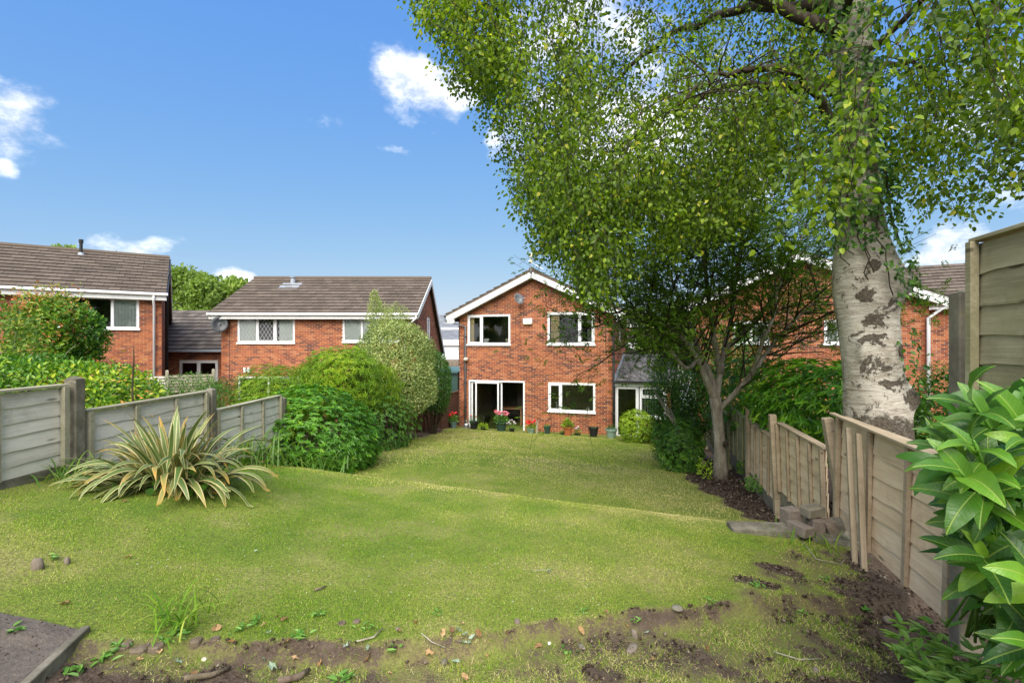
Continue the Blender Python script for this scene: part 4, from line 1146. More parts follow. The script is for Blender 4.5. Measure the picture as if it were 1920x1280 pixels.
def post(parent, x, y, z0, z1, w_, d_, rz, mt, cap=True, name='post', lean=(0, 0)):
    mb = MB(); mb.box(-w_ / 2, w_ / 2, -d_ / 2, d_ / 2, 0, z1 - z0)
    if cap: mb.add([(-w_ / 2, -d_ / 2, z1 - z0), (w_ / 2, -d_ / 2, z1 - z0), (w_ / 2, d_ / 2, z1 - z0), (-w_ / 2, d_ / 2, z1 - z0), (0, 0, z1 - z0 + .03)], [(0, 1, 4), (1, 2, 4), (2, 3, 4), (3, 0, 4)])
    return mb.build(name, mt, parent, loc=(x, y, z0), rot=(lean[0], lean[1], rz), bevel=.008)

# left: concrete posts, grey panels stepping down the slope
lf = empty('garden_fence', (-4.0, 4.4, 2.3), 0, 'grey weathered board fence with concrete posts stepping down the left side', 'fence')
def rel(root, p): return (p[0] - root.location[0], p[1] - root.location[1], p[2] - root.location[2])
def fence_left(Y0, Y1, ztop, H, slats, bat):
    a = rel(lf, (-4.0, Y0 + .06, 0)); b = rel(lf, (-4.0, Y1 - .06, 0))
    waney_panel(lf, a, b, ztop - H - 2.3, ztop - .022 - 2.3, slats, M['timber_grey'], M['timber_trim'], bat, -1)
    MB().box(-.025, .025, 0, Y1 - Y0 - .1, 0, .30).build('gravel_board', M['concrete_dark'], lf, loc=rel(lf, (-4.0, Y0 + .05, ztop - H - .305)), bevel=.005)
fence_left(2.40, 4.33, 3.225, .71, 6, (.36, .68))
fence_left(4.42, 6.30, 2.965, .78, 6, (.34, .68))
fence_left(6.38, 8.30, 2.69, .80, 6, (.34, .68))
for (Y, zt) in ((2.33, 3.36), (4.375, 3.265), (6.34, 2.97), (8.34, 2.62)):
    post(lf, *rel(lf, (-3.985, Y, 0))[:2], float(hgt(-4, Y)) - .3 - 2.3, zt - 2.3, .11, .10, 0, M['concrete_dark'])

# brown fence beside the lawn house
bf = empty('garden_fence', (-2.3, 20.5, 0), 0, 'low red-brown waney fence between the shrubs and the house corner', 'fence')
fd = np.array([(-4.7, 13.2), (-4.05, 14.98), (-3.4, 16.76), (-2.78, 18.54), (-2.27, 20.2)])
for i in range(4):
    a, b = fd[i], fd[i + 1]; zb = float(hgt(*b)) + .03
    waney_panel(bf, (a[0] + 2.3, a[1] - 20.5), (b[0] + 2.3, b[1] - 20.5), zb + .05, zb + 1.42, 11, M['timber_brown'], M['timber_brown'], (.33, .66), -1)
for (x, y) in fd: post(bf, x + 2.3, y - 20.5, float(hgt(x, y)) - .2, float(hgt(x, y)) + 1.5, .08, .08, A16, M['timber_brown'])
# neighbour's pale slatted fence
nf = empty('slatted_fence', (-12.4, 15.2, 0), radians(34), 'pale slatted fence piece in front of the far left house', 'fence')
for i in range(6): MB().box(0, 1.45, -.012, .012, 0, .075).build('slat', M['timber_grey'], nf, loc=(-.3, 0, 1.9 + i * .1))
for i in range(6): MB().box(0, 1.2, -.012, .012, 0, .075).build('slat', M['timber_trim'], nf, loc=(1.25, 0, 1.92 + i * .1))
for x in (-.35, 1.2, 2.5): post(nf, x, 0, .6, 2.65, .09, .09, 0, M['timber_trim'])

# right: bleached panels, leaning posts
def fx(Y): return 1.94 + .267 * Y
FA = atan2(1, .267)
rfn = empty('garden_fence', (fx(6), 6.0, 1.2), 0, 'bleached leaning waney fence stepping down the right side', 'fence')
def fence_right(Y0, Y1, zb, zt, slats, mS, mT, bat, lean=0, dz0=0, gb=.2):
    a = rel(rfn, (fx(Y0), Y0, 0)); b = rel(rfn, (fx(Y1), Y1, 0))
    p = waney_panel(rfn, a, b, zb - 1.2, zt - .022 - 1.2, slats, mS, mT, bat, 1, lean)
    p.rotation_euler[1] = dz0
    if gb:
        o = MB().box(0, math.hypot(b[0] - a[0], b[1] - a[1]), -.025, .025, 0, gb).build('gravel_board', M['concrete'], rfn, loc=(a[0], a[1], zb - gb - .006 - 1.2), rot=(0, 0, FA))
fence_right(2.93, 4.66, 1.85, 2.88, 6, M['timber_tan'], M['timber_tan_trim'], (.30, .62), .02, .0, .0)
fence_right(4.90, 6.55, 1.58, 2.52, 6, M['timber_tan'], M['timber_tan_trim'], (.25, .5, .75), -.03, .01, .25)
fence_right(6.72, 8.40, 1.33, 2.22, 6, M['timber_tan'], M['timber_tan_trim'], (.25, .5, .75), .0, .0, .25)
fence_right(8.52, 10.2, 1.30, 2.22, 6, M['timber_green'], M['timber_green'], (.25, .5, .75), .0, .0, .25)
fence_right(10.3, 12.0, 1.05, 2.0, 6, M['timber_green'], M['timber_green'], (.25, .5, .75))
fence_right(12.1, 13.8, .85, 1.8, 6, M['timber_green'], M['timber_green'], (.25, .5, .75))
for (Y, zb, zt, ln, mt) in ((4.72, 1.5, 2.86, (.0, -.15), 'timber_tan_trim'), (6.62, 1.0, 2.60, (.0, -.05), 'timber_tan_trim'), (8.46, 1.0, 2.42, (0, 0), 'timber_tan_trim'), (10.25, .8, 2.3, (0, 0), 'timber_green'), (12.05, .6, 2.1, (0, 0), 'timber_green'), (13.9, .5, 1.9, (0, 0), 'timber_green')):
    x = fx(Y) + (.16 if Y < 5 else 0); q = post(rfn, *rel(rfn, (x - .03, Y, 0))[:2], zb - 1.2, zt - 1.2, .085, .10, FA - pi / 2, M[mt], cap=False, lean=ln)
o = beam(rfn, 'rail', rel(rfn, (fx(4.7) - .06, 4.7, 2.90)), rel(rfn, (fx(2.95) - .05, 2.95, 2.865)), .022, .05, M['timber_tan_trim'])
# two loose timbers leaning on that fence
for (xb, yb, xt, yt, zt, lab) in ((fx(4.20) - .17, 4.05, fx(4.30) - .075, 4.30, 2.83, 'loose rust stained timber leaning on the bleached fence, left of its twin'),
                                  (fx(4.05) - .14, 3.93, fx(4.10) - .075, 4.10, 2.82, 'loose bare timber leaning on the bleached fence, nearer of the two')):
    z_ = float(hgt(xb, yb)) - .02
    o = beam(None, 'loose_timber', (xb, yb, z_), (xt, yt, zt), .06, .042, M['timber_tan_trim']); tag(o, lab, 'timber', 'timbers leaning on the right fence')
# tall panel, concrete post and gravel board at the right edge
tf = empty('tall_fence', (fx(2.0), 2.0, 2.1), 0, 'tall olive weathered panel fence with concrete post at the right edge', 'fence')
def relt(p): return (p[0] - fx(2.0), p[1] - 2.0, p[2] - 2.1)
a = relt((fx(.85), .85, 0)); b = relt((fx(2.75), 2.75, 0))
waney_panel(tf, a, b, .20, 2.07, 11, M['timber_tall'], M['timber_tall'], (.33, .66), 1)
MB().box(0, math.hypot(b[0] - a[0], b[1] - a[1]), -.03, .03, 0, .3).build('gravel_board', M['concrete'], tf, loc=(a[0], a[1], -.11), rot=(0, 0, FA))
post(tf, *relt((fx(2.86), 2.86, 0))[:2], -.4, 1.79, .12, .11, FA - pi / 2, M['concrete'], name='concrete_post')
post(tf, *relt((fx(.75), .75, 0))[:2], -.4, 1.9, .12, .11, FA - pi / 2, M['concrete'], name='concrete_post')

# ================================================================== vegetation kit
def grow(rs, p, d, L, r, depth, tubes, tips, up=.25, spread=.75, kids=3, taper=.62, wob=.22, nseg=5, minr=.004):
    pts = [Vector(p)]; rad = [r]; d = Vector(d).normalized(); seg = L / nseg
    for i in range(nseg):
        d = (d + Vector((rs.gauss(0, wob), rs.gauss(0, wob), rs.gauss(0, wob))) * .45 + Vector((0, 0, up * .12))).normalized()
        pts.append(pts[-1] + d * seg); rad.append(r * (1 - (1 - taper) * (i + 1) / nseg))
        if depth > 0 and i >= 1 and rs.random() < .75:
            a = rs.uniform(0, 2 * pi); s = d.orthogonal().normalized(); s.rotate(Quaternion(d, a))
            grow(rs, pts[-1], (d * (1 - spread * .55) + s * spread + Vector((0, 0, up * .4))), L * rs.uniform(.5, .75), max(minr, rad[-1] * rs.uniform(.4, .6)), depth - 1, tubes, tips, up, spread, kids, taper, wob, max(3, nseg - 1), minr)
        if depth <= 1: tips.append((tuple(pts[-1]), tuple(d)))
    tubes.append((pts, rad, depth))
    if depth > 0:
        for k in range(kids - 1):
            a = rs.uniform(0, 2 * pi); s = d.orthogonal().normalized(); s.rotate(Quaternion(d, a))
            grow(rs, pts[-1], d + s * spread * .6, L * rs.uniform(.6, .85), max(minr, rad[-1] * .7), depth - 1, tubes, tips, up, spread, kids, taper, wob, max(3, nseg - 1), minr)
def tubes_mesh(tubes, nside):
    mb = MB()
    for pts, rad, dp in tubes: mb.tube(pts, rad, nside(dp), cap=False)
    return mb
def leaves_at(tips, per, spread, L, W, tintf, shape='diamond', droop=.1, dirbias=(0, 0, -.3), flat=.5):
    T = np.array([t_[0] for t_ in tips]); n = len(T) * per
    P = np.repeat(T, per, 0) + rng.normal(size=(n, 3)) * spread
    D = unit(rvec(n) + np.array(dirbias)); N = unit(rvec(n) * (1 - flat) + np.array([0, 0, 1.0]) * flat)
    Ls = L * rng.uniform(.65, 1.25, n); Ws = Ls * W
    return leaf_geo(P, D, N, Ls, Ws, tintf(P, n), shape, droop)
def tint_clump(scale, base=.4, amp=.25, rnd=.16, seed=1):
    return lambda P, n: base + amp * vnoise(P, scale, seed) + rng.normal(size=n) * rnd
def shrub(name, label, cat, c, R, n, L, W, material, tint, lump=.16, lscale=3.0, seed=0, stems=5, whorl=0, updir=.5, shape='diamond', skirt=-.85, thick=.22, stem_mat='twig', group=None, droop=.15, base_z=None, rz=0.0):
    """leafy shrub: a lumpy crown filled with leaves from the skin inwards, on real stems"""
    c = np.array(c, float); R = np.array(R, float)
    gz = float(hgt(c[0], c[1])) if base_z is None else base_z
    root = empty(name, (c[0], c[1], gz), 0, label, cat, group)
    m = n if not whorl else n // whorl
    U = rvec(int(m * 1.6)); U = U[U[:, 2] > skirt][:m]; m = len(U)
    rr = 1 + lump * vnoise(U, lscale, seed) + lump * .5 * vnoise(U, lscale * 2.6, seed + 1)
    rr = rr * (1 - np.abs(rng.normal(size=m)) * thick)
    P = c + U * R * rr[:, None]
    P[:, 2] = np.maximum(P[:, 2], hgt(P[:, 0], P[:, 1]) + .04)
    O = unit(U / R)
    tv = tint(P, m)
    if whorl:
        axis = unit(O + np.array([0, 0, updir]) + rvec(m) * .35)
        s0 = unit(np.cross(axis, rvec(m))); s1 = np.cross(axis, s0)
        Ps, Ds, Ns, Ts = [], [], [], []
        for k in range(whorl):
            a = 2 * pi * k / whorl + rng.uniform(0, .5, m)
            rad = s0 * np.cos(a)[:, None] + s1 * np.sin(a)[:, None]
            Ds.append(rad + axis * rng.uniform(.05, .5, m)[:, None]); Ns.append(axis + rad * -.3); Ps.append(P); Ts.append(tv + rng.normal(size=m) * .07)
        P, D, N, tv = np.concatenate(Ps), np.concatenate(Ds), np.concatenate(Ns), np.concatenate(Ts)
    else:
        D = unit(O * .6 + rvec(m) * .9 + np.array([0, 0, updir - .45])); N = unit(O + np.array([0, 0, updir]) + rvec(m) * .6)
    q = len(P); Ls = L * rng.uniform(.65, 1.25, q)
    V, F, T = leaf_geo(P - np.array([c[0], c[1], gz]), D, N, Ls, Ls * W, tv, shape, droop)
    leaf_obj('foliage', [(V, F, T)], material, root)
    rs = random.Random(seed + 99)
    if stems:
        tubes = []; tips = []; cl_ = np.array([0, 0, c[2] - gz])
        h = c[2] - gz
        for i in range(stems):
            a = rs.uniform(0, 2 * pi); d_ = Vector((cos(a) * R[0], sin(a) * R[1], h + R[2] * .7)); 
            grow(rs, (cos(a) * R[0] * .12, sin(a) * R[1] * .12, -.05), d_, d_.length * .62, .018 + .012 * R[2], 2, tubes, tips, up=.2, spread=.6, kids=2, wob=.15)
        kept = []
        for pts, rad, dp in tubes:   # stems end inside the leaves
            k = 0
            while k < len(pts) and np.linalg.norm((np.array(pts[k]) - cl_) / (R * .86)) < 1 or (k < len(pts) and pts[k].z < cl_[2] - R[2] * .5): k += 1
            if k > 1: kept.append((pts[:k], rad[:k], dp))
        if kept: tubes_mesh(kept, lambda dp: 5 if dp > 1 else 4).build('stem', M[stem_mat], root, smooth=True)
    return root

# ================================================================== the birch
bx_, by_ = 3.78, 5.12
birch = empty('birch_tree', (bx_, by_, 1.5), 0, 'big white barked birch leaning over the right fence, long hanging leafy branches', 'tree')
def bl(p): return (p[0] - bx_, p[1] - by_, p[2] - 1.5)
ctr = [(1.3, 3.95, .42), (2.2, 3.93, .36), (2.8, 3.89, .33), (3.27, 3.84, .300), (3.83, 3.79, .305), (4.15, 3.775, .335), (4.40, 3.765, .325), (4.7, 3.73, .268), (5.0, 3.70, .235), (5.5, 3.67, .215), (6.0, 3.66, .205), (7.0, 3.62, .19), (8.0, 3.52, .17), (9.2, 3.35, .17), (10.5, 3.3, .11), (11.8, 3.35, .05)]
zz = np.linspace(1.3, 11.8, 230); cxx = np.interp(zz, [c[0] for c in ctr], [c[1] for c in ctr]); crr = np.interp(zz, [c[0] for c in ctr], [c[2] for c in ctr])
n = 56; ang = np.linspace(0, 2 * pi, n, endpoint=False)
Z, A = np.meshgrid(zz, ang, indexing='ij'); Rr_ = np.repeat(crr[:, None], n, 1)
U = np.stack([np.cos(A), np.sin(A), Z * .8], -1)
Rr_ = Rr_ * .90 * (1 + .035 * vnoise(U * [1, 1, 1], 2.2, 31) + .018 * vnoise(U, 6, 32) + .010 * vnoise(U * np.array([1, 1, 4]), 9, 33))
def burr(R_, az, z0, amp, sa, sz):
    da = np.angle(np.exp(1j * (A - az))); return R_ + amp * np.exp(-(da / sa) ** 2 - ((Z - z0) / sz) ** 2)
Rr_ = burr(Rr_, -.35, 4.22, .13, .45, .17)      # swelling on the right
Rr_ = burr(Rr_, -.5, 3.02, .10, .28, .13)      # shaggy burr lower right
Rr_ = burr(Rr_, -2.4, 3.50, .05, .22, .12); Rr_ = burr(Rr_, -1.5, 3.52, .035, .2, .09); Rr_ = burr(Rr_, -2.0, 4.05, .04, .3, .10)
Rr_ = burr(Rr_, -1.6, 2.55, -.02, .35, .12)
Rr_[Z < 2.2] *= 1 + .25 * ((2.2 - Z[Z < 2.2])) ** 1.5
V = np.stack([cxx[:, None] + Rr_ * np.cos(A) - bx_, by_ + Rr_ * np.sin(A) - by_, Z - 1.5], -1).reshape(-1, 3)
ix = np.arange(len(zz) * n).reshape(len(zz), n)
F = np.stack([ix[:-1, :], np.roll(ix, -1, 1)[:-1, :], np.roll(ix, -1, 1)[1:, :], ix[1:, :]], -1).reshape(-1, 4)
link('trunk', np_mesh('trunk', V, F, M['birch_bark'], True), birch)
rs = random.Random(12)
limbs = []
def limb(pts, r0, r1):
    pts = [Vector(p) for p in pts]; out = []
    n = 18
    for i in range(n + 1):       # catmull-rom
        t_ = i / n * (len(pts) - 1); k = min(int(t_), len(pts) - 2); f = t_ - k
        p0, p1, p2, p3 = pts[max(k - 1, 0)], pts[k], pts[k + 1], pts[min(k + 2, len(pts) - 1)]
        out.append(.5 * ((2 * p1) + (p2 - p0) * f + (2 * p0 - 5 * p1 + 4 * p2 - p3) * f * f + (3 * p1 - p0 - 3 * p2 + p3) * f ** 3))
    out = [p + Vector((rs.gauss(0, .02), rs.gauss(0, .02), rs.gauss(0, .02))) for p in out]
    MB().tube([bl(p) for p in out], [r0 + (r1 - r0) * i / n for i in range(n + 1)], 8).build('branch', M['twig'], birch, smooth=True)
    limbs.append(out); return out
limb([(3.5, 5.1, 6.9), (2.6, 5.6, 7.7), (1.5, 6.1, 8.2), (.3, 6.5, 8.5), (-.3, 6.8, 8.6)], .075, .014)
limb([(3.45, 5.1, 7.6), (2.4, 5.1, 8.5), (1.2, 5.3, 8.9), (.3, 5.5, 8.9), (-.3, 5.8, 8.9)], .08, .014)
limb([(3.5, 5.15, 6.3), (2.9, 5.8, 6.7), (2.2, 6.6, 6.8), (1.6, 7.2, 6.5), (1.2, 7.7, 6.0)], .055, .012)
limb([(3.45, 5.2, 7.2), (3.0, 6.2, 7.9), (2.4, 7.4, 8.3), (1.8, 8.2, 8.1), (1.4, 8.7, 7.7)], .07, .014)
limb([(3.65, 5.0, 7.3), (4.4, 4.7, 8.2), (5.4, 4.5, 8.6), (6.4, 4.4, 8.4)], .06, .015)
limb([(3.65, 5.1, 6.2), (4.3, 5.6, 6.8), (5.2, 6.0, 7.0), (6.1, 6.4, 6.6)], .04, .012)
limb([(3.5, 5.0, 7.0), (3.2, 4.1, 7.5), (2.8, 3.3, 7.4), (2.3, 2.7, 6.9)], .045, .015)
limb([(3.6, 5.0, 6.5), (4.0, 4.1, 6.9), (4.3, 3.3, 6.9), (4.6, 2.7, 6.6)], .03, .01)
limb([(3.5, 5.2, 8.2), (4.4, 5.8, 9.2), (5.4, 6.6, 9.4), (6.3, 7.4, 8.8)], .08, .02)
limb([(3.4, 5.2, 8.6), (2.8, 5.8, 9.7), (1.8, 6.4, 10.0), (.8, 7.0, 9.4)], .08, .02)
limb([(3.45, 5.15, 6.0), (2.8, 4.9, 6.35), (2.1, 4.9, 6.3), (1.6, 5.0, 5.95)], .05, .012)
# hanging strands
prof_x = [740, 765, 790, 830, 870, 905, 940, 965, 1000, 1040, 1080, 1120, 1200, 1300, 1420, 1540, 1600, 1660, 1700, 1740, 1780, 1830, 1880, 1940, 2100, 2600]
prof_y = [-40, 20, 70, 160, 215, 260, 330, 440, 490, 560, 585, 600, 560, 500, 470, 450, 470, 440, 420, 455, 440, 425, 420, 400, 380, 300]
strP, strD, twt = [], [], []
twigs = MB()
def strand(x, y, z, ln, lean, i, dens):
    pts = []; m = 8
    for k in range(m + 1):
        f = k / m; pts.append(Vector((x, y, z)) - lean * (f * ln) + Vector((0, 0, ln * f)) + Vector((.10 * sin(f * 5 + i), .10 * cos(f * 4 + i), 0)))
    twigs.tube([bl(p) for p in pts], [.0016 + .003 * k / m for k in range(m + 1)], 3, cap=False)
    for k in range(int(ln * dens)):
        f = (rs.random() ** 1.2) * m; q = min(int(f), m - 1); p = pts[q].lerp(pts[q + 1], f - q)
        strP.append((p.x, p.y, p.z))
for i in range(415):
    u = rs.random()
    if u < .34: px = rs.uniform(755, 1120)
    elif u < .70: px = rs.uniform(1000, 1560)
    else: px = rs.uniform(1560, 2450)
    if px < 900: Y = rs.uniform(5.0, 6.6)
    elif px < 1500: Y = rs.uniform(4.8, 8.4)
    else: Y = rs.uniform(3.0, 6.4)
    bot = np.interp(px, prof_x, prof_y)
    up = abs(rs.gauss(0, .5)) * (230 if px < 1120 else 300)
    if rs.random() < .50: up = rs.uniform(0, 820)
    if 1545 < px < 1700 and Y < 5.25: continue
    x, y, z = at(px, bot - up, Y)
    lean = Vector((rs.gauss(-.10, .30), rs.gauss(0, .28), 0)); L0_ = rs.uniform(.7, 1.7) if px > 900 else rs.uniform(.5, 1.2)
    for q in range(rs.randint(3, 7)):
        dx, dy = rs.gauss(0, .13), rs.gauss(0, .13)
        if px < 1120: dx = abs(dx) * 1.1
        strand(x + dx, y + dy, z + abs(rs.gauss(0, .22)), L0_ * rs.uniform(.6, 1.0), lean + Vector((rs.gauss(0, .16), rs.gauss(0, .16), 0)), i + q, rs.uniform(62, 88))
P = np.array(strP); n = len(P)
off = rng.normal(size=(n, 3)) * np.array([.08, .08, .05]); P = P + off
D = unit(off * np.array([1, 1, .3]) * 6 + rvec(n) * .55 + np.array([0, 0, -.75])); N = rvec(n) + np.array([0, -.25, .25])
Ls = rng.uniform(.036, .062, n) * np.where(P[:, 1] < 4.6, 1.05, 1.0)
tt = .46 + .24 * vnoise(P, 1.3, 51) + rng.normal(size=n) * .22
tt[rng.random(n) < .012] = 1.0
leaf_obj('foliage', [leaf_geo(np.array(bl((0, 0, 0))) + P, D, N, Ls, Ls * .78, tt, 'ovate', .08, .10)], M['birch_leaf'], birch)
twigs.build('twig', M['twig'], birch, kind='stuff')
# connecting boughs from the limbs to the strands' heads
sub = MB()
for L_ in limbs:
    for k in range(4, len(L_)):
        for _ in range(2 if k < len(L_) - 4 else 1):
            p = L_[k]; d_ = Vector((rs.gauss(-.1, 1), rs.gauss(0, 1), rs.uniform(-.1, .5))).normalized(); pts = [p]
            for j in range(7):
                d_ = (d_ + Vector((rs.gauss(0, .2), rs.gauss(0, .2), -.15))).normalized(); pts.append(pts[-1] + d_ * (.15 if p.x > .8 else .05))
            sub.tube([bl(p) for p in pts], [.009 - .0011 * j for j in range(8)], 4, cap=False)
sub.build('bough', M['twig'], birch, smooth=True, kind='stuff')
# ivy and small sprigs on the trunk
iv = []
for (z0, z1, a0, a1, m, s) in ((4.9, 7.4, -3.4, .3, 2600, .05), (4.0, 4.4, -1.9, -.6, 120, .04), (3.1, 3.75, -1.1, -.3, 60, .05), (4.5, 5.0, -2.6, -.4, 220, .05), (2.85, 3.1, -.9, -.2, 60, .06)):
    z = rng.uniform(z0, z1, m); a = rng.uniform(a0, a1, m) + .4 * np.sin(z * 5)
    if z1 > 6: k = rng.random(m) < .35 + .5 * (vnoise(np.stack([a, z], -1), 2.4, 9) > 0); z, a = z[k], a[k]; m = len(z)
    r = np.interp(z, [c[0] for c in ctr], [c[2] for c in ctr]) + rng.uniform(.01, .12, m); cx = np.interp(z, [c[0] for c in ctr], [c[1] for c in ctr])
    P = np.stack([cx + r * np.cos(a), by_ + r * np.sin(a), z], -1) + np.array(bl((0, 0, 0)))
    O = np.stack([np.cos(a), np.sin(a), 0 * a], -1)
    iv.append(leaf_geo(P, unit(rvec(m) * .6 + [0, 0, -.8] + O * .4), O + rvec(m) * .5, rng.uniform(.035, .07, m), rng.uniform(.035, .055, m), .35 + rng.normal(size=m) * .25, 'ovate', .1, .1))
leaf_obj('ivy', iv, M['darkshrub'], birch)
ivs = MB()
for i in range(9):
    a = rs.uniform(-2.6, -.5); z = rs.uniform(4.0, 4.9); pts = []
    for k in range(9):
        r = float(np.interp(z, [c[0] for c in ctr], [c[2] for c in ctr])) + .03; cx = float(np.interp(z, [c[0] for c in ctr], [c[1] for c in ctr]))
        pts.append(bl((cx + r * cos(a), by_ + r * sin(a), z))); z += rs.uniform(.06, .16); a += rs.gauss(0, .12)
    ivs.tube(pts, .006, 5)
ivs.build('ivy_stem', M['twig'], birch, smooth=True)

# ================================================================== the dark multi-stemmed tree in the bed
tx, ty = 3.92, 9.0; tz = float(hgt(tx, ty))
ct = empty('garden_tree', (tx, ty, tz), 0, 'dark leaved tree with grey forking trunk in the bare soil bed beside the fence', 'tree')
def tl_(px, py, Y): p = at(px, py, Y); return Vector((p[0] - tx, p[1] - ty, p[2] - tz))
rs = random.Random(21)
tr_pts = [tl_(1352, 900, 9), tl_(1351, 870, 9), tl_(1350, 840, 9), tl_(1347, 800, 9), tl_(1343, 765, 9), tl_(1341, 745, 9)]
MB().tube(tr_pts, [.165, .125, .105, .100, .102, .108], 14).build('trunk', M['bark'], ct, smooth=True)
kb_ = MB(); kb_.lathe([(.06, 0), (.05, .03), (.02, .035)], (0, 0, 0), 10); o = kb_.build('knot', M['twig'], ct, smooth=True); o.location = tl_(1360, 832, 8.84); o.rotation_euler = (radians(90), 0, .3)
tubes, tips = [], []
mains = [([(1341, 750, 9), (1325, 715, 8.9), (1308, 672, 8.8), (1275, 630, 8.7), (1235, 600, 8.6), (1180, 575, 8.5)], .068),
         ([(1341, 750, 9), (1330, 700, 9.1), (1312, 660, 9.3), (1290, 600, 9.5), (1262, 530, 9.7), (1240, 460, 9.9)], .068),
         ([(1343, 745, 9), (1350, 700, 9.1), (1358, 655, 9.2), (1372, 590, 9.3), (1380, 520, 9.4), (1392, 440, 9.5)], .065),
         ([(1345, 770, 9), (1375, 740, 8.9), (1410, 700, 8.7), (1445, 650, 8.6), (1485, 605, 8.5), (1535, 560, 8.4)], .06),
         ([(1350, 700, 9.1), (1340, 640, 8.8), (1330, 570, 8.6), (1318, 480, 8.4), (1300, 400, 8.3)], .06),
         ([(1358, 655, 9.2), (1400, 620, 9.4), (1440, 570, 9.6), (1480, 500, 9.8), (1510, 430, 10)], .055),
         ([(1308, 672, 8.8), (1285, 690, 8.5), (1240, 640, 8.2), (1170, 620, 8.0), (1110, 600, 7.9)], .04),
         ([(1410, 700, 8.7), (1430, 640, 8.3), (1455, 575, 8.1), (1450, 500, 8.0)], .045)]
for pts, r in mains:
    pts = [tl_(*p) for p in pts]; n_ = len(pts)
    # smooth it a little
    out = []
    for k in range(n_ - 1):
        for f in (0, .34, .67): 
            p0, p1, p2, p3 = pts[max(k - 1, 0)], pts[k], pts[k + 1], pts[min(k + 2, n_ - 1)]
            out.append(.5 * ((2 * p1) + (p2 - p0) * f + (2 * p0 - 5 * p1 + 4 * p2 - p3) * f * f + (3 * p1 - p0 - 3 * p2 + p3) * f ** 3))
    out.append(pts[-1])
    MB().tube(out, [r * (1 - .72 * k / (len(out) - 1)) for k in range(len(out))], 9, cap=False).build('branch', M['bark'], ct, smooth=True)
    for k in range(4, len(out)):
        for _ in range(2):
            d_ = (out[k] - out[k - 1]).normalized(); s = d_.orthogonal().normalized(); s.rotate(Quaternion(d_, rs.uniform(0, 2 * pi)))
            grow(rs, out[k], d_ * .5 + s * .9 + Vector((0, 0, .25)), rs.uniform(.7, 1.25), r * .28, 2, tubes, tips, up=.3, spread=.7, kids=2, wob=.22, nseg=5, minr=.004)
tubes_mesh(tubes, lambda dp: 5 if dp > 1 else 3).build('twig', M['twig'], ct, smooth=True, kind='stuff')
per = max(4, int(50000 / len(tips)))
# sprays: leaflets set along short leaf stalks
T = np.array([t_[0] for t_ in tips]); T = T[T[:, 2] > 1.15]; T = T[rng.random(len(T)) < np.clip((T[:, 2] - 1.0) / 1.8, .25, 1)]; m = len(T); k_ = per // 8 + 1
S0 = np.repeat(T, k_, 0) + rng.normal(size=(m * k_, 3)) * .14; SD = unit(rvec(m * k_) + [0, 0, -.25]); 
Ps, Ds = [], []
for j in range(8):
    f = (j // 2 + 1) * .028; sd = unit(np.cross(SD, [0, 0, 1])) * (1 if j % 2 else -1)
    Ps.append(S0 + SD * f); Ds.append(sd * .9 + SD * .5 + np.array([0, 0, -.15]))
P = np.concatenate(Ps); D = np.concatenate(Ds); n = len(P); N = np.array([0, 0, 1.0]) + rvec(n) * .5
Ls = rng.uniform(.045, .075, n)
print('tree leaves', n)
leaf_obj('foliage', [leaf_geo(P, D, N, Ls, Ls * .5, tint_clump(1.5, .42, .25, .15, 61)(P, n), 'diamond', .1)], M['cherry_leaf'], ct)

# ================================================================== shrubs down the left side
tc1 = tint_clump
shrub('choisya_bush', 'big glossy bright green rounded bush beside the lawn, nearest of the left shrubs', 'shrub', (-3.92, 9.25, 1.66), (1.38, 1.4, 1.10), 19000, .075, .42, M['choisya'], tc1(2.2, .48, .22, .14, 71), lump=.07, seed=1, whorl=6, thick=.09, updir=.9)
shrub('acer_bush', 'spreading yellow-green feathery leaved small tree behind the glossy bush', 'shrub', (-4.2, 12.0, 2.46), (1.22, 1.1, 1.02), 15000, .085, .30, M['acer'], tc1(2.4, .42, .28, .14, 72), lump=.22, lscale=3.5, seed=2, whorl=5, thick=.16, updir=.2, skirt=-.6, droop=.3)
pb_ = shrub('pittosporum_bush', 'tall cream and green variegated bush in front of the long house', 'shrub', (-3.42, 13.9, 2.66), (1.22, 1.1, 1.58), 42000, .062, .44, M['pitto'], tc1(3.5, .45, .22, .22, 73), lump=.12, lscale=3.0, seed=3, thick=.16)
q = []
for (dx, dz, r, m) in ((-.42, 1.55, .38, 1600), (-.55, 1.95, .20, 700), (-.57, 2.25, .10, 260), (.05, 1.45, .45, 1800)):
    U = rvec(m); P = U * np.array([r, r, r * 1.25]) * rng.uniform(.5, 1.05, (m, 1)) + np.array([dx, 0, dz + 2.72 - pb_.location[2]])
    q.append(leaf_geo(P, unit(U + [0, 0, .5]), U + rvec(m) * .6, .05 * rng.uniform(.7, 1.2, m), .021, tc1(3.5, .55, .2, .2, 74)(P, m)))
leaf_obj('crown_top', q, M['pitto'], pb_)
shrub('evergreen_bush', 'dark green oval evergreen on bare stems beside the brown fence', 'shrub', (-2.75, 16.6, 2.12), (.66, .66, 1.22), 11000, .065, .5, M['darkshrub'], tc1(3, .42, .2, .15, 75), seed=5, lump=.08, thick=.14, skirt=-.8, stems=8)
shrub('fern_bush', 'feathery yellow-green bush behind the grey fence, under the leaded window', 'shrub', (-6.15, 12.7, 1.95), (1.25, 1.0, 1.15), 12000, .10, .22, M['acer'], tc1(2.6, .5, .25, .14, 76), lump=.22, seed=6, thick=.2, whorl=4)
shrub('hydrangea_bush', 'bright light green low bush just behind the third grey fence panel', 'shrub', (-5.2, 9.9, 1.75), (.95, .9, .75), 5000, .085, .45, M['lime'], tc1(3, .25, .2, .14, 77), lump=.2, seed=7, whorl=5)
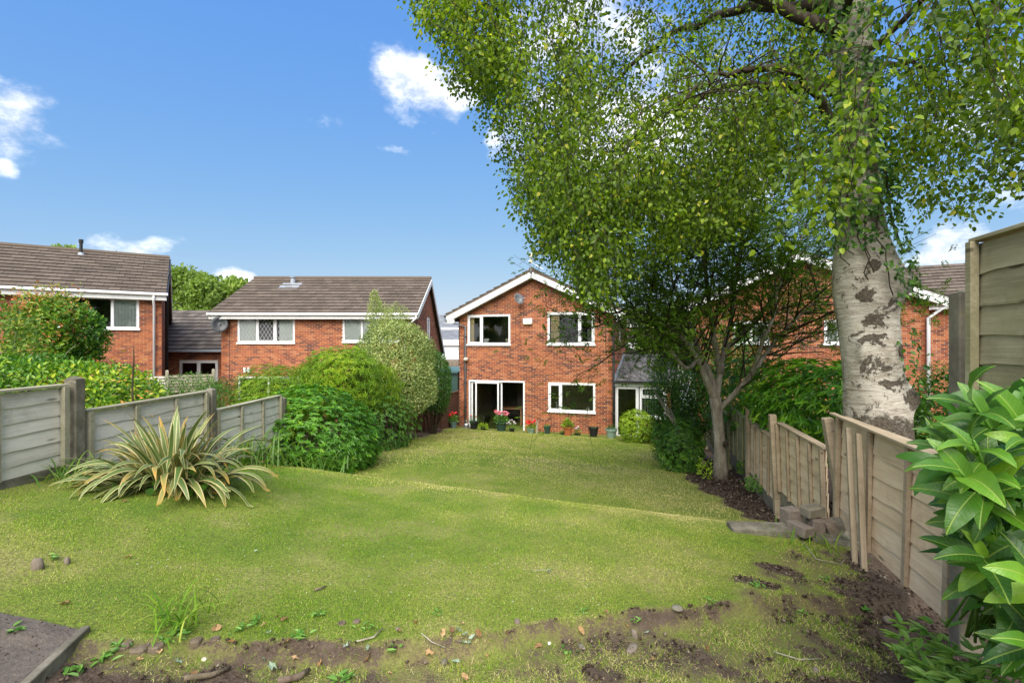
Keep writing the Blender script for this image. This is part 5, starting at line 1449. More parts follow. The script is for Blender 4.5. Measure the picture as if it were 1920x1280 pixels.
shrub('spreading_bush', 'dark green bush wedged between the glossy bush and the variegated one', 'shrub', (-3.25, 11.9, 1.45), (.85, 1.1, .95), 8000, .06, .4, M['darkshrub'], tc1(3, .45, .2, .15, 78), seed=8, whorl=5)
shrub('bamboo_bush', 'loose light green bush between leaded window and feathery bush', 'shrub', (-5.0, 13.8, 2.1), (1.3, .8, 1.25), 6500, .08, .3, M['hedge'], tc1(3, .5, .2, .15, 79), seed=9, lump=.25)
# neighbour's side, far left
shrub('ivy_hedge', 'broad yellow-green topped hedge behind the nearest grey fence panel', 'hedge', (-6.4, 5.9, 2.80), (2.3, .95, .66), 19000, .062, .55, M['hedge'], tc1(1.6, .44, .25, .2, 80), lump=.14, seed=10, shape='ovate', thick=.14)
shrub('round_leaved_bush', 'tall dense round bush in front of the far left house window', 'shrub', (-8.6, 9.1, 3.66), (.66, .7, .74), 6500, .075, .68, M['hedge'], tc1(2.0, .5, .22, .18, 81), lump=.24, seed=11, shape='ovate', base_z=1.8, thick=.16)
shrub('reddish_bush', 'loose bush with green and reddish leaves at the left edge', 'shrub', (-7.45, 6.9, 3.40), (.62, .6, .85), 2600, .075, .5, M['ruddy'], tc1(2.6, .45, .28, .2, 82), lump=.25, seed=12, base_z=1.8, thick=.3, stem_mat='palebark', stems=6)
shrub('reddish_bush', 'loose pale stemmed bush with orange tinted leaf tips under the name plaque', 'shrub', (-8.6, 8.9, 3.95), (.62, .6, .75), 2200, .075, .5, M['ruddy'], tc1(2.6, .65, .25, .2, 83), lump=.25, seed=13, base_z=1.8, thick=.35, stem_mat='palebark', stems=6)
shrub('flowering_bush', 'mid green bush with orange flecks behind the second grey fence panel', 'shrub', (-7.3, 8.8, 2.15), (1.1, .9, .78), 6500, .06, .5, M['hedge'], tc1(3, .42, .22, .2, 84), lump=.18, seed=14)
shrub('clipped_bush', 'rounded green bush left of the low extension window, behind the grey fence', 'shrub', (-8.0, 12.0, 1.95), (1.25, .9, .85), 6500, .055, .5, M['darkshrub'], tc1(3, .55, .2, .15, 85), lump=.1, seed=15)
shrub('conifer_bush', 'dark brownish green low conifer at the foot of the low extension', 'shrub', (-9.0, 15.0, 1.55), (1.3, .9, .95), 6500, .09, .18, M['darkshrub'], tc1(3, .2, .18, .15, 86), lump=.22, seed=16, updir=1)
# right side
shrub('lime_bush', 'round lime green bush in front of the lean-to door', 'shrub', (4.30, 16.4, .72), (.68, .6, .60), 5200, .07, .45, M['lime'], tc1(4, .5, .2, .18, 90), lump=.1, seed=20, whorl=4, thick=.12)
shrub('ivy_clad_bush', 'dark tall bush behind the forked tree, covering the lean-to edge', 'shrub', (4.15, 11.9, 2.35), (.72, .9, 1.5), 14000, .055, .6, M['darkshrub'], tc1(2.6, .38, .22, .18, 91), lump=.22, seed=21, thick=.18)
shrub('evergreen_bush', 'small bushy leafy plant at the left foot of the forked tree', 'shrub', (3.42, 9.75, 1.42), (.46, .45, .55), 4800, .065, .42, M['darkshrub'], tc1(3, .55, .22, .2, 92), lump=.15, seed=22, whorl=5, thick=.15)
shrub('evergreen_bush', 'green bush in the bed between lime bush and forked tree', 'shrub', (3.85, 11.3, 1.25), (.55, .7, .62), 4500, .06, .42, M['choisya'], tc1(3, .25, .22, .2, 93), lump=.2, seed=23)
shrub('low_plant', 'low leafy plants right of the lime bush at the lean-to foot', 'shrub', (5.1, 15.4, .55), (.55, .5, .42), 2200, .07, .3, M['weed'], tc1(3, .3, .22, .2, 94), lump=.3, seed=24)
shrub('low_plant', 'tiny yellow-green sprig at the foot of the forked tree trunk', 'plant', (3.52, 8.75, 1.28), (.12, .1, .17), 160, .06, .4, M['lime'], tc1(3, .4, .22, .2, 95), lump=.3, seed=25, stems=2)
shrub('low_plant', 'small weeds at the fence foot in the soil bed, second panel', 'plant', (3.95, 7.75, 1.3), (.17, .28, .09), 260, .055, .6, M['weed'], tc1(3, .5, .22, .2, 96), lump=.3, seed=26, stems=0)
shrub('low_plant', 'small weeds beside the forked tree on its fence side', 'plant', (4.25, 8.8, 1.3), (.15, .15, .12), 200, .05, .6, M['darkshrub'], tc1(3, .6, .22, .2, 97), lump=.3, seed=27, stems=0)
shrub('laurel_hedge', 'glossy laurel hedge spilling over the bleached fence behind the forked tree', 'hedge', (4.80, 7.2, 2.58), (.95, 1.5, .78), 7500, .12, .34, M['choisya'], tc1(1.6, .5, .25, .2, 98), lump=.16, seed=28, shape='ovate', thick=.2, whorl=5)
shrub('laurel_hedge', 'far end of the laurel hedge, darker, behind the algae stained panels', 'hedge', (5.25, 10.2, 2.35), (1.0, 1.7, .98), 6500, .11, .34, M['choisya'], tc1(1.6, .28, .25, .2, 99), lump=.16, seed=29, shape='ovate', thick=.2, whorl=5)
shrub('ivy_clad_bush', 'dark ivy mass right of the birch trunk, under the white downpipe', 'shrub', (5.05, 5.3, 2.55), (.75, .6, .68), 4200, .06, .6, M['darkshrub'], tc1(2.6, .3, .22, .18, 100), lump=.22, seed=30, shape='ovate')
shrub('ivy_clad_bush', 'yellow-green bush between the concrete post and the far brick house', 'shrub', (7.4, 8.0, 2.9), (.5, .5, .45), 900, .06, .4, M['ruddy'], tc1(2.6, .3, .22, .1, 101), lump=.3, seed=31)
shrub('ivy_clad_bush', 'dark leafy mass filling the gap behind the forked tree and the lean-to', 'shrub', (6.5, 14.8, 2.1), (1.5, 1.0, 2.0), 9000, .085, .6, M['darkshrub'], tc1(2, .42, .22, .18, 102), lump=.2, seed=33)
# fallen bare stems in the bed
bs = empty('bare_shrub', (3.45, 9.9, 1.1), 0, 'bare pale leaning stems left of the forked tree', 'plant')
q = MB(); rs = random.Random(9)
for i in range(5): q.tube([(.45 - .03 * i, -.3, .05), (.1 - .08 * i, .1, .6 + .1 * i), (-.1 - .1 * i, .3, 1.1 + .12 * i)], [.012, .009, .005], 5)
q.build('stem', M['bark'], bs, smooth=True)
# strap leaved clump
def strap_clump(name, label, x, y, n, Lr, w_, material, tint, spread=1.0, cat='plant', tilt=(0.2, 1.1)):
    z = float(hgt(x, y)); root = empty(name, (x, y, z), 0, label, cat)
    Vs, Fs, Ts = [], [], []
    for i in range(n):
        a = rng.uniform(0, 2 * pi); L = rng.uniform(*Lr); t0 = rng.uniform(*tilt) * .6; bx0 = rng.normal(size=2) * .12 * spread; curl = rng.uniform(1.0, 2.2)
        p = np.array([bx0[0], bx0[1], 0.0]); dirh = np.array([cos(a), sin(a), 0]); sd = np.array([-sin(a), cos(a), 0]); m = 8; b = len(Vs) and sum(len(v) for v in Vs)
        vs = []
        for k in range(m + 1):
            f = k / m; th = t0 + curl * f ** 1.6; d_ = dirh * sin(th) + np.array([0, 0, cos(th)]); 
            if k: p = p + d_ * L / m
            ww = w_ * (1 - f ** 2.5) * .5 + .0008
            pz = p.copy(); vs += [pz - sd * ww, pz + sd * ww]
        Vs.append(np.array(vs)); Fs.append(np.array([[2 * k, 2 * k + 1, 2 * k + 3, 2 * k + 2] for k in range(m)]) + b); Ts.append(np.full(m, tint + rng.normal() * .2))
    V = np.concatenate(Vs); gz = hgt(V[:, 0] + x, V[:, 1] + y) - z + .01; V[:, 2] = np.maximum(V[:, 2], gz)
    me = np_mesh('foliage', V, np.concatenate(Fs), material, True, {'tint': np.clip(np.concatenate(Ts), 0, 1)})
    link('foliage', me, root, kind='stuff'); return root
strap_clump('daylily_clump', 'long thin green strap leaves between phormium and glossy bush', -3.55, 8.0, 260, (.5, .85), .022, M['strap'], .45, 2.2)
strap_clump('daylily_clump', 'thin strap leaved clump against the third grey fence panel', -3.8, 6.9, 120, (.45, .8), .018, M['strap'], .6, 1.6)
strap_clump('grass_tuft', 'tall wild grass at the foot of the first concrete fence post', -3.78, 4.15, 46, (.2, .42), .010, M['strap'], .5, .8)
strap_clump('grass_tuft', 'long grass beside the slab and stacked rubble, near the fence', 2.72, 4.35, 90, (.10, .22), .006, M['grass'], .3, 1.6)
strap_clump('grass_tuft', 'tuft of long bright grass at the corner of the soil plot edging', -1.62, 2.33, 60, (.10, .24), .006, M['grass'], .25, .6)
# phormium
px0, py0 = -3.02, 4.25; pz0 = float(hgt(px0, py0))
ph = empty('phormium', (px0, py0, pz0), 0, 'sprawling cream striped strap leaved plant on the upper lawn by the fence', 'plant')
PV = []
rs = random.Random(17)
for v in range(18):
    L = [.56, .66, .76, .84, .52, .72][v % 6]; curl = rs.uniform(1.3, 3.0); t0 = rs.uniform(.3, 1.15); wv = rs.uniform(.046, .066); m = 12
    if v >= 14: curl *= .3; t0 *= .4; L *= .9
    vs, across, along = [], [], []
    p = Vector((0.03, 0, .02)); tw = rs.uniform(-.5, .5)
    for k in range(m + 1):
        f = k / m; th = t0 + curl * max(0, f - .15) ** 1.5; d_ = Vector((sin(th), 0, cos(th)))
        if k: p = p + d_ * L / m
        ww = wv * .5 * (.55 + .45 * min(1, f * 4)) * (1 - max(0, f - .45) ** 2 * 3.2) ; ww = max(ww, .001)
        nrm = Vector((cos(th), 0, -sin(th))); tws = tw * f
        s = Vector((0, cos(tws), 0)) + nrm * sin(tws) * 1.0
        for (c, o) in ((0, -1), (.5, 0), (1, 1)):
            fold = .35 * ww * (0 if o == 0 else -1)
            vs.append(p + s * ww * o - nrm * fold * (1 - f * .6)); across.append(c); along.append(f)
    fs = []
    for k in range(m):
        for j in range(2): b = k * 3 + j; fs.append((b, b + 1, b + 4, b + 3))
    # keep the drooping tip above the lawn
    vs = [(a.x, a.y, max(a.z, .012 + .004 * (i % 3))) for i, a in enumerate(vs)]
    PV.append(np_mesh('leaf', np.array(vs), np.array(fs), M['phormium'], True, vattr={'across': across, 'along': along}))
for i in range(270):
    a = rs.uniform(0, 2 * pi); r = rs.uniform(0, .26)
    v = rs.randrange(18); me = PV[v]
    if v >= 14: r *= .5
    link('leaf', me, ph, loc=(r * cos(a) * 1.3, r * sin(a), -.01), rot=(rs.gauss(0, .12), rs.gauss(0, .10), a + rs.gauss(0, .25)), scale=(rs.uniform(.74, 1.0),) * 3)
m = 60; P = np.stack([rng.uniform(-.5, .5, m), rng.uniform(-.4, .05, m), rng.uniform(.03, .14, m)], -1)
leaf_obj('underleaf', [leaf_geo(P, unit(rvec(m) + [0, -.4, -.2]), rvec(m) * .5 + [0, -.5, 1], rng.uniform(.06, .10, m), rng.uniform(.06, .09, m), rng.uniform(.2, .7, m), 'ovate', .15, .1)], M['darkshrub'], ph)
# thin dead sapling with orange leaves behind the second panel
sp_ = empty('sapling', (-4.15, 5.25, 2.2), 0, 'thin upright sapling with a few curled orange leaves behind the grey fence', 'sapling')
pts = [(0, 0, 0), (.01, 0, .5), (-.01, .01, .9), (.015, 0, 1.22), (.01, 0, 1.35)]
MB().tube(pts, [.012, .011, .009, .006, .004], 6).build('stem', M['twig'], sp_, smooth=True)
m = 60; f = rng.uniform(.55, 1.32, m); P = np.stack([rng.normal(size=m) * .08, rng.normal(size=m) * .05, f], -1)
leaf_obj('foliage', [leaf_geo(P, unit(np.stack([P[:, 0], P[:, 1], rng.uniform(-.03, .03, m)], -1)), rvec(m) + [0, 0, .6], .055, .02, rng.uniform(0, 1, m), 'diamond', .1)], M['orange'], sp_)

# far trees
def far_tree(x, y, z0, H, R, label, seed, n=2600, name='broadleaf_tree', L=.75):
    root = empty(name, (x, y, z0), 0, label, 'tree', 'trees far behind the houses')
    rs = random.Random(seed)
    MB().tube([(0, 0, 0), (0, 0, H * .5), (rs.gauss(0, .3), 0, H * .8)], [.35, .25, .1], 8).build('trunk', M['bark'], root)
    parts = []
    for i in range(9):
        a = rs.uniform(0, 2 * pi); q = rs.uniform(.1, .75) * R; c = np.array([cos(a) * q, sin(a) * q, H * rs.uniform(.5, .86)]); r = R * rs.uniform(.38, .58)
        if i == 0: c = np.array([0, 0, H - R * .5]); r = R * .5
        m = n // 9; U = rvec(m); P = c + U * r * np.array([1, 1, .8]) * (1 - np.abs(rng.normal(size=(m, 1))) * .18)
        parts.append(leaf_geo(P, unit(U + rvec(m)), U + rvec(m) * .5 + [0, 0, .3], L * rng.uniform(.5, 1.1, m), L * .55, .45 + .25 * vnoise(P, .8, seed) + rng.normal(size=m) * .15))
    leaf_obj('crown', parts, M['fartree'], root)
    return root
for i, (px, ytop, Y, R, lab) in enumerate([(345, 500, 52, 3.6, 'far broadleaf tree directly right of the far left roof'), (398, 512, 50, 3.4, 'far broadleaf tree in the middle of the group between the left roofs'), (440, 515, 55, 3.6, 'far broadleaf tree just left of the long house roof'), (372, 505, 62, 4.2, 'far broadleaf tree standing behind the group between the left roofs'),
                                            (125, 458, 44, 2.6, 'treetop peeping over the far left roof'), (205, 474, 44, 1.8, 'small treetop just right of the black vent pipe')]):
    p = at(px, ytop, Y); far_tree(p[0], Y, .4, p[2] - .4, R, lab, 40 + i, n=4200, L=.55)
for i, (x, y, H, R, lab) in enumerate([(-44, -20, 8.5, 4, 'tree behind the viewer, far left, reflected in the windows'), (-36, -23, 9.5, 4.5, 'second tree from the left in the row behind the viewer'), (-28, -19, 8.5, 4, 'tree at the left middle of the row behind the viewer'), (-21, -22, 9.5, 4.5, 'tree in the middle of the row behind the viewer'), (-14, -19, 8.5, 4, 'tree right of the middle of the row behind the viewer'), (-6, -22, 9, 4.2, 'second tree from the right in the row behind the viewer'), (3, -20, 8.5, 4, 'tree behind the viewer at the right end of the row')]):
    o_ = far_tree(x, y, 2.4, H, R, lab, 80 + i, n=2600, L=.6); o_['group'] = 'trees behind the viewer'
for i, (px, ytop, Y, R, lab) in enumerate([(1232, 600, 50, 2.6, 'far green tree right of the far car port'), (1275, 560, 48, 3.0, 'far tree behind the forked tree crown'), (1330, 560, 56, 3.4, 'far tree left of the brick gable behind the birch')]):
    p = at(px, ytop, Y); far_tree(p[0], Y, .4, p[2] - .4, R, lab, 60 + i, n=2600, L=.5)
# clipped hedge line beyond the street so the horizon closes
hg = MB()
fh = shrub('far_hedge', 'far hedge closing the street between the houses', 'hedge', (-18, 74, 2.2), (46, 2, 2.6), 9000, .9, .6, M['fartree'], tc1(.4, .45, .2, .1, 120), lump=.12, seed=55, stems=0)
shrub('street_hedge', 'green hedge beside the far car port', 'hedge', (15.2 + 3.2, 50, 1.6), (1.9, 1.2, 1.3), 2600, .25, .5, M['hedge'], tc1(.9, .4, .25, .15, 121), seed=56, stems=0)

# ================================================================== pots along the house
def pot(px, pw, ph_, material, label, plant=None, v=-.78, name='flower_pot', petals=None, phgt=.25, pr=None, ptint=.5, pm='weed'):
    u = HF.uz(px, 800)[0]; w0 = HF.world(u, v, 0); zg = max(float(hgt(w0[0], w0[1])), .0) + .0
    if v > -.6: zg = .006
    root = empty(name, (w0[0], w0[1], zg), 0, label, 'flower pot', 'plant pots along the house wall')
    r = pw / 2
    MB().lathe([(r * .68, 0), (r * .95, ph_ * .82), (r * 1.06, ph_ * .82), (r * 1.08, ph_), (r * .98, ph_), (r * .94, ph_ * .86), (0.01, ph_ * .86)], n=20).build('pot', material, root, smooth=False, bevel=.003)
    if plant:
        n, L, W = plant; pr = pr or r * 1.2
        U = rvec(n); U[:, 2] = np.abs(U[:, 2]); P = np.array([0, 0, ph_ * .86]) + U * np.array([pr, pr, phgt]) * rng.uniform(.35, 1, (n, 1))
        leaf_obj('plant', [leaf_geo(P, unit(U + rvec(n) * .6), U + rvec(n) * .5 + [0, 0, .4], L * rng.uniform(.6, 1.2, n), L * W, ptint + rng.normal(size=n) * .2, 'ovate')], M[pm], root)
    if petals:
        mat_, k, hr = petals; rs = random.Random(int(px))
        for i in range(k):
            a = rs.uniform(0, 2 * pi); q = rs.uniform(.2, 1.0) * pr; c = Vector((cos(a) * q, sin(a) * q, ph_ * .86 + phgt * rs.uniform(.75, 1.15)))
            mb = MB()
            for j in range(12):
                U_ = Vector((rs.gauss(0, 1), rs.gauss(0, 1), rs.gauss(0, 1))).normalized(); p = U_ * hr * .7; s = U_.orthogonal().normalized() * hr * .5; t__ = U_.cross(s)
                mb.add([p - s, p + t__ * .9, p + s, p - t__ * .9], [(0, 1, 2, 3)], rs.random())
            mb.build('flower_head', mat_, root, loc=c)
            MB().tube([(cos(a) * q * .4, sin(a) * q * .4, ph_ * .8), c], .004, 4, cap=False).build('flower_stalk', M['weed'], root)
    return root
pot(864, .30, .26, M['potblue'], 'blue grey pot of red geraniums at the left house corner', (160, .07, .8), petals=(M['red'], 11, .055), phgt=.34, pr=.24)
pot(901, .33, .31, M['potblack'], 'black pot with thin grey-green plant in front of the sliding leaf', (90, .12, .15), petals=(M['red'], 2, .045), phgt=.26, pr=.26, pm='weed', ptint=.1)
pot(951, .44, .36, M['potgreen'], 'big dark green pot of pink geraniums in front of the open patio door', (260, .08, .8), petals=(M['pink'], 20, .06), phgt=.40, pr=.33, ptint=.35)
pot(970, .22, .12, M['potblack'], 'small pot of white and pink flowers right of the big green pot', (90, .05, .6), petals=(M['whitepetal'], 12, .04), phgt=.28, pr=.19)
pot(919, .26, .10, M['potblack'], 'low yellow-green plant between the black pot and the big green pot', (150, .07, .5), phgt=.18, pr=.22, pm='lime')
pot(1006, .34, .18, M['potpale'], 'pale pot of red flowers left of the wooden stake', (150, .07, .6), petals=(M['red'], 9, .065), phgt=.28, pr=.24, v=-.86, pm='lime', ptint=.3)
pot(1034, .27, .29, M['potgreen'], 'small dark green pot right of the wooden stake', (60, .06, .4), phgt=.10, pr=.12)
pot(1060, .26, .12, M['potblack'], 'low grey-green plant left of the terracotta pot', (120, .05, .5), phgt=.14, pr=.16, v=-.5)
pot(1072, .34, .33, M['terracotta'], 'terracotta pot with bright green leafy plant', (170, .09, .7), phgt=.34, pr=.24, pm='lime', ptint=.3, v=-.9)
pot(1087, .22, .16, M['potblack'], 'small white flowered plant right of the terracotta pot', (70, .06, .6), petals=(M['whitepetal'], 5, .045), phgt=.22, pr=.16, v=-.55)
pot(1118, .35, .35, M['potblack'], 'empty looking black pot by the right downpipe', (24, .08, .15), phgt=.08, pr=.1, v=-.86)
pot(1150, .40, .33, M['potpale'], 'pale green pot of low herbs at the right house corner', (150, .10, .14), phgt=.20, pr=.19, v=-.9, ptint=.35, pm='darkshrub')
u = HF.uz(1017, 800)[0]; w0 = HF.world(u, -.98, .02)
q = MB().box(-.03, .03, -.025, .025, 0, .62).build('garden_stake', M['timber_trim'], None, loc=(w0[0], w0[1], .0), rot=(0, .03, 0), bevel=.004); tag(q, 'short weathered wooden stake standing among the pots', 'stake')
u = HF.uz(883, 800)[0]; w0 = HF.world(u, -.5, 0)
wc = empty('watering_can', (w0[0], w0[1], .01), A16, 'grey metal watering can beside the red geranium pot', 'watering can')
MB().lathe([(.13, 0), (.14, .02), (.125, .26), (.10, .30), (.04, .31)], n=18).build('can_body', M['metal'], wc, smooth=False)
MB().tube([(.10, 0, .06), (.24, 0, .24), (.33, 0, .36)], [.025, .018, .014], 8).build('spout', M['metal'], wc); MB().tube([(.33, 0, .36), (.37, 0, .40)], [.016, .045], 10).build('rose', M['metal'], wc)
MB().tube([(-.12, 0, .07), (-.24, 0, .16), (-.2, 0, .36), (-.02, 0, .42), (.08, 0, .30)], .011, 6).build('handle', M['metal'], wc, smooth=True)
# things inside and on the window sills
u0, u1, z0, z1 = w3
def sill_thing(f, name, label, cat, build):
    p = HF.world(u0 + (u1 - u0) * f, .17, z0 + .02); r = empty(name, p, A16, label, cat); build(r); return r
sill_thing(.17, 'soap_bottle', 'pale blue bottle on the inside sill of the kitchen window', 'bottle', lambda r: (MB().lathe([(.045, 0), (.05, .02), (.05, .20), (.02, .25), (.018, .29)], n=12).build('bottle_body', M['lead'], r, smooth=True), MB().box(-.05, .02, -.012, .012, .29, .32).build('pump', M['white'], r)))
sill_thing(.53, 'pot_plant', 'small green plant on the inside sill of the kitchen window', 'plant', lambda r: (MB().lathe([(.06, 0), (.075, .1)], n=12).build('pot', M['potgreen'], r), leaf_obj('plant', [leaf_geo(rng.normal(size=(60, 3)) * .06 + [0, 0, .2], rvec(60), rvec(60), .08, .05, rng.uniform(0, .6, 60), 'ovate')], M['weed'], r)))
sill_thing(.84, 'ornament', 'round white ornament on the inside sill of the kitchen window', 'ornament', lambda r: MB().lathe([(.04, 0), (.075, .03), (.085, .09), (.05, .15), (.02, .17)], n=14).build('ornament_body', M['white'], r, smooth=True))
kt = empty('hanging_plant', HF.world(u0 + (u1 - u0) * .62, 1.2, 1.62), A16, 'reddish flowered plant inside the kitchen window', 'plant')
leaf_obj('foliage', [leaf_geo(rng.normal(size=(120, 3)) * [.16, .1, .07], rvec(120), rvec(120), .09, .05, rng.uniform(.5, 1, 120))], M['ruddy'], kt)
dt = empty('dining_table', HF.world((dr[0] + dr[1]) / 2 + .25, 1.55, .0), A16 + .2, 'wooden dining table inside the patio door', 'table')
MB().box(-.75, .45, -.4, .4, .71, .745).build('table_top', M['table'], dt, bevel=.006)
for x in (-.68, .38):
    for y in (-.33, .33): MB().box(x - .03, x + .03, y - .03, y + .03, -.0, .71).build('leg', M['table'], dt)
fr_ = empty('fridge', HF.world(dr[0] + (dr[1] - dr[0]) * .66, 2.9, 0), A16, 'pale tall cupboard deep inside the open patio door', 'cupboard')
MB().box(-.22, .22, -.3, .3, 0, 1.85).build('cabinet', M['room'], fr_, bevel=.01); MB().box(-.20, .20, -.325, -.302, .05, 1.8).build('cupboard_door', M['roomdark'], fr_, bevel=.005)
u0, u1, z0, z1 = w1
for f, lab in ((.42, 'small ornament house on the sill of the upper left window'), (.93, 'small dark ornament at the right end of the upper left window sill')):
    p = HF.world(u0 + (u1 - u0) * f, .14, z0 + .062); r = empty('ornament', p, A16, lab, 'ornament')
    q = MB(); q.box(-.09, .09, -.04, .04, 0, .10); q.add([(-.11, -.05, .10), (.11, -.05, .10), (.11, .05, .10), (-.11, .05, .10), (-.11, 0, .19), (.11, 0, .19)], [(0, 1, 5, 4), (2, 3, 4, 5), (0, 4, 3), (1, 2, 5)]); q.build('ornament_body', M['white'] if f < .5 else M['plaque'], r)

# ================================================================== near ground: slabs, rubble, edging
def gz(x, y): return float(hgt(x, y))
def rock(name, label, x, y, r, sq=(1, 1, .7), material=None, rz=0.0, group=None, sink=.3, seed=0, parent=None, z=None, cat='stone'):
    rs = np.random.default_rng(seed + 500); n = 12; m = 8; vs = []
    th = np.linspace(0, pi, m); V = []
    for i in range(1, m - 1):
        for k in range(n): V.append((sin(th[i]) * cos(2 * pi * k / n), sin(th[i]) * sin(2 * pi * k / n), cos(th[i])))
    V = np.array(V + [(0, 0, 1), (0, 0, -1)]); V = V * (1 + .16 * vnoise(V, 2.0, seed) + .06 * vnoise(V, 6, seed + 1))[:, None]
    V = np.sign(V) * np.abs(V) ** .85 * r * np.array(sq)
    F = []; T = len(V) - 2
    for k in range(n):
        F.append((T, k, (k + 1) % n)); b = (m - 3) * n; F.append((T + 1, b + (k + 1) % n, b + k))
        for i in range(m - 3): F.append((i * n + k, (i + 1) * n + k, (i + 1) * n + (k + 1) % n, i * n + (k + 1) % n))
    me = bpy.data.meshes.new(name); me.from_pydata(V.tolist(), [], F); me.materials.append(material or M['stone']); me.polygons.foreach_set('use_smooth', [True] * len(F)); me.update()
    o = link(name, me, parent, loc=(x, y, (gz(x, y) if z is None else z) + r * sq[2] * (1 - sink * 2) ), rot=(0, 0, rz))
    return tag(o, label, cat, group)
def block(name, label, c, dims, rot, material, cat, group=None, seed=0, bev=.008):
    rs = random.Random(seed); a, b, h = dims; mb = MB()
    nx_, ny_, nz_ = 6, 4, 3; idx = {}; vs = []; fs = []
    j = lambda s: rs.gauss(0, s)
    P = [(-a / 2 + j(.004), -b / 2 + j(.004), 0), (a / 2 + j(.004), -b / 2 + j(.004), 0), (a / 2 + j(.004), b / 2 + j(.004), 0), (-a / 2 + j(.004), b / 2 + j(.004), 0)]
    P += [(x + j(.004), y + j(.004), h + j(.004)) for x, y, z in P]
    mb.hexa(P); o = mb.build(name, material, None, bevel=bev, loc=c, rot=rot); o.modifiers['bevel'].segments = 3
    return tag(o, label, cat, group)
# slab step at the lawn's edge and the rubble on it
sx, sy = 2.44, 4.62
o = block('paving_slab', 'flat grey concrete slab bedded in the grass by the fence', (sx, sy, gz(sx, sy) - .015), (.66, .22, .075), (.03, -.02, -.17), M['concrete_dark'], 'slab', seed=1)
o = block('paving_slab', 'second concrete slab end under the rubble, against the fence', (3.0, 4.46, gz(3.0, 4.46) - .03), (.46, .20, .08), (0, .03, -.2), M['concrete_dark'], 'slab', seed=2)
zb = gz(2.8, 4.62) + .05
for (x, y, z, d_, r, lab, mt) in (
    (2.70, 4.50, zb, (.13, .21, .10), (0, .04, .25), 'lowest left concrete rubble block, front of the heap', 'stone'),
    (2.74, 4.72, zb, (.15, .14, .17), (0, 0, .15), 'tall block at the back left of the rubble heap', 'stone'),
    (2.90, 4.60, zb - .01, (.12, .16, .13), (.0, .1, -.1), 'middle rubble block under the top one', 'stone'),
    (2.90, 4.64, zb + .125, (.20, .13, .095), (.04, -.03, .3), 'topmost block of the rubble heap', 'concrete'),
    (3.03, 4.55, zb - .02, (.10, .15, .14), (.0, -.32, -.1), 'rubble block tilted against the heap on its fence side', 'stone')):
    block('rubble_block', lab, (x, y, z), d_, r, M[mt], 'block', 'rubble blocks on the slab', seed=int(x * 100), bev=.012)
rock('boulder', 'rounded grey concrete lump at the fence foot beside the rubble heap', 3.17, 4.62, .155, (1.15, .8, .85), M['concrete_dark'], .2, seed=4)
# upright cobbled lumps along the rough edge
for (px, py, r, lab, mt, sd) in ((970, 1168, .032, 'reddish egg shaped stone on the rough strip', 'stone', 5), (1190, 1196, .045, 'rounded brown stone standing on end in the grass', 'stone', 6), (1186, 1217, .05, 'flat broken stone lying before the standing one', 'stone', 7), (1090, 1213, .028, 'dark grey pebble in the soil patch', 'concrete_dark', 8), (232, 1198, .0, '', '', 0), (1030, 1180, .018, 'tiny white pebble on the rough strip', 'white', 9), (745, 1180, .02, 'small brown pebble left of the pale sprig', 'stone', 10), (833, 1243, .03, 'grey stone at the bottom edge under the pale sprig', 'concrete_dark', 11), (1665, 1165, .05, 'brown stone half buried near the long panel', 'stone', 12), (1530, 1258, .03, 'small stone on the dug soil at the bottom', 'stone', 13), (383, 1237, .02, 'pale pebble left of the dug hollow', 'plaque', 14), (1270, 1165, .06, 'round grey lump sunk in the grass, crusted with soil', 'concrete_dark', 15)):
    if r == 0: continue
    Y = 2.3
    for _ in range(12): x, y, z = at(px, py, Y); Y = (EYE - gz(x, Y)) / ((py - 641) / FPX)
    x, y, z = at(px, py, Y)
    r *= .62
    sq = (1.5, .7, .45) if 'flat' in lab else ((.9, .8, .3) if 'lump' in lab else (1, .85, .75)); sq = (.7, .6, 1.3) if 'on end' in lab else sq
    rock('stone', lab, x, y, r, sq, M[mt], random.Random(sd).uniform(0, 3), seed=sd)
def ground_at(px, py):
    Y = 2.5
    for _ in range(16): x, y, z = at(px, py, Y); Y = .5 * Y + .5 * (EYE - gz(x, Y)) / ((py - 641) / FPX)
    x, y, z = at(px, py, Y); return x, y, gz(x, y)
# two pale broken shells of stone in the grass at left
x, y, z = ground_at(70, 1066); rock('stone', 'pale rounded flint in the lawn at the left edge, larger of two', x, y, .036, (.75, .6, 1.2), M['stone'], .8, seed=31)
x, y, z = ground_at(126, 1056); rock('stone', 'small pale flint in the lawn, right of the larger one', x, y, .022, (.6, .6, 1.2), M['stone'], .2, seed=32)
# raised soil plot with concrete edging, bottom left
c1 = ground_at(162, 1182); e0 = Vector((c1[0], c1[1], 0)); c2 = ground_at(60, 1290); ed = (Vector((c2[0], c2[1], 0)) - e0).normalized()
tz_ = gz(e0.x, e0.y) + .025
nd = Vector((-1, -.02, 0)).normalized()
def edging(name, a, d_, L, label):
    o = MB().box(0, L, -.018, .018, -.16, .0).build(name, M['concrete_dark'], None, loc=(a.x, a.y, tz_), rot=(0, 0, atan2(d_.y, d_.x)), bevel=.006); tag(o, label, 'edging', 'concrete edging of the soil plot'); return o
edging('path_edging', e0, ed, 1.5, 'mossy concrete edging running down to the bottom left corner')
pl = MB(); A = e0 + nd * .01; p = [A, A + nd * 2.2, A + nd * 2.2 + ed * 1.6, A + ed * 1.6]
N_ = 60; P_ = []; 
gu, gv = np.meshgrid(np.linspace(.005, 2.2, 90), np.linspace(.015, 1.5, 70))
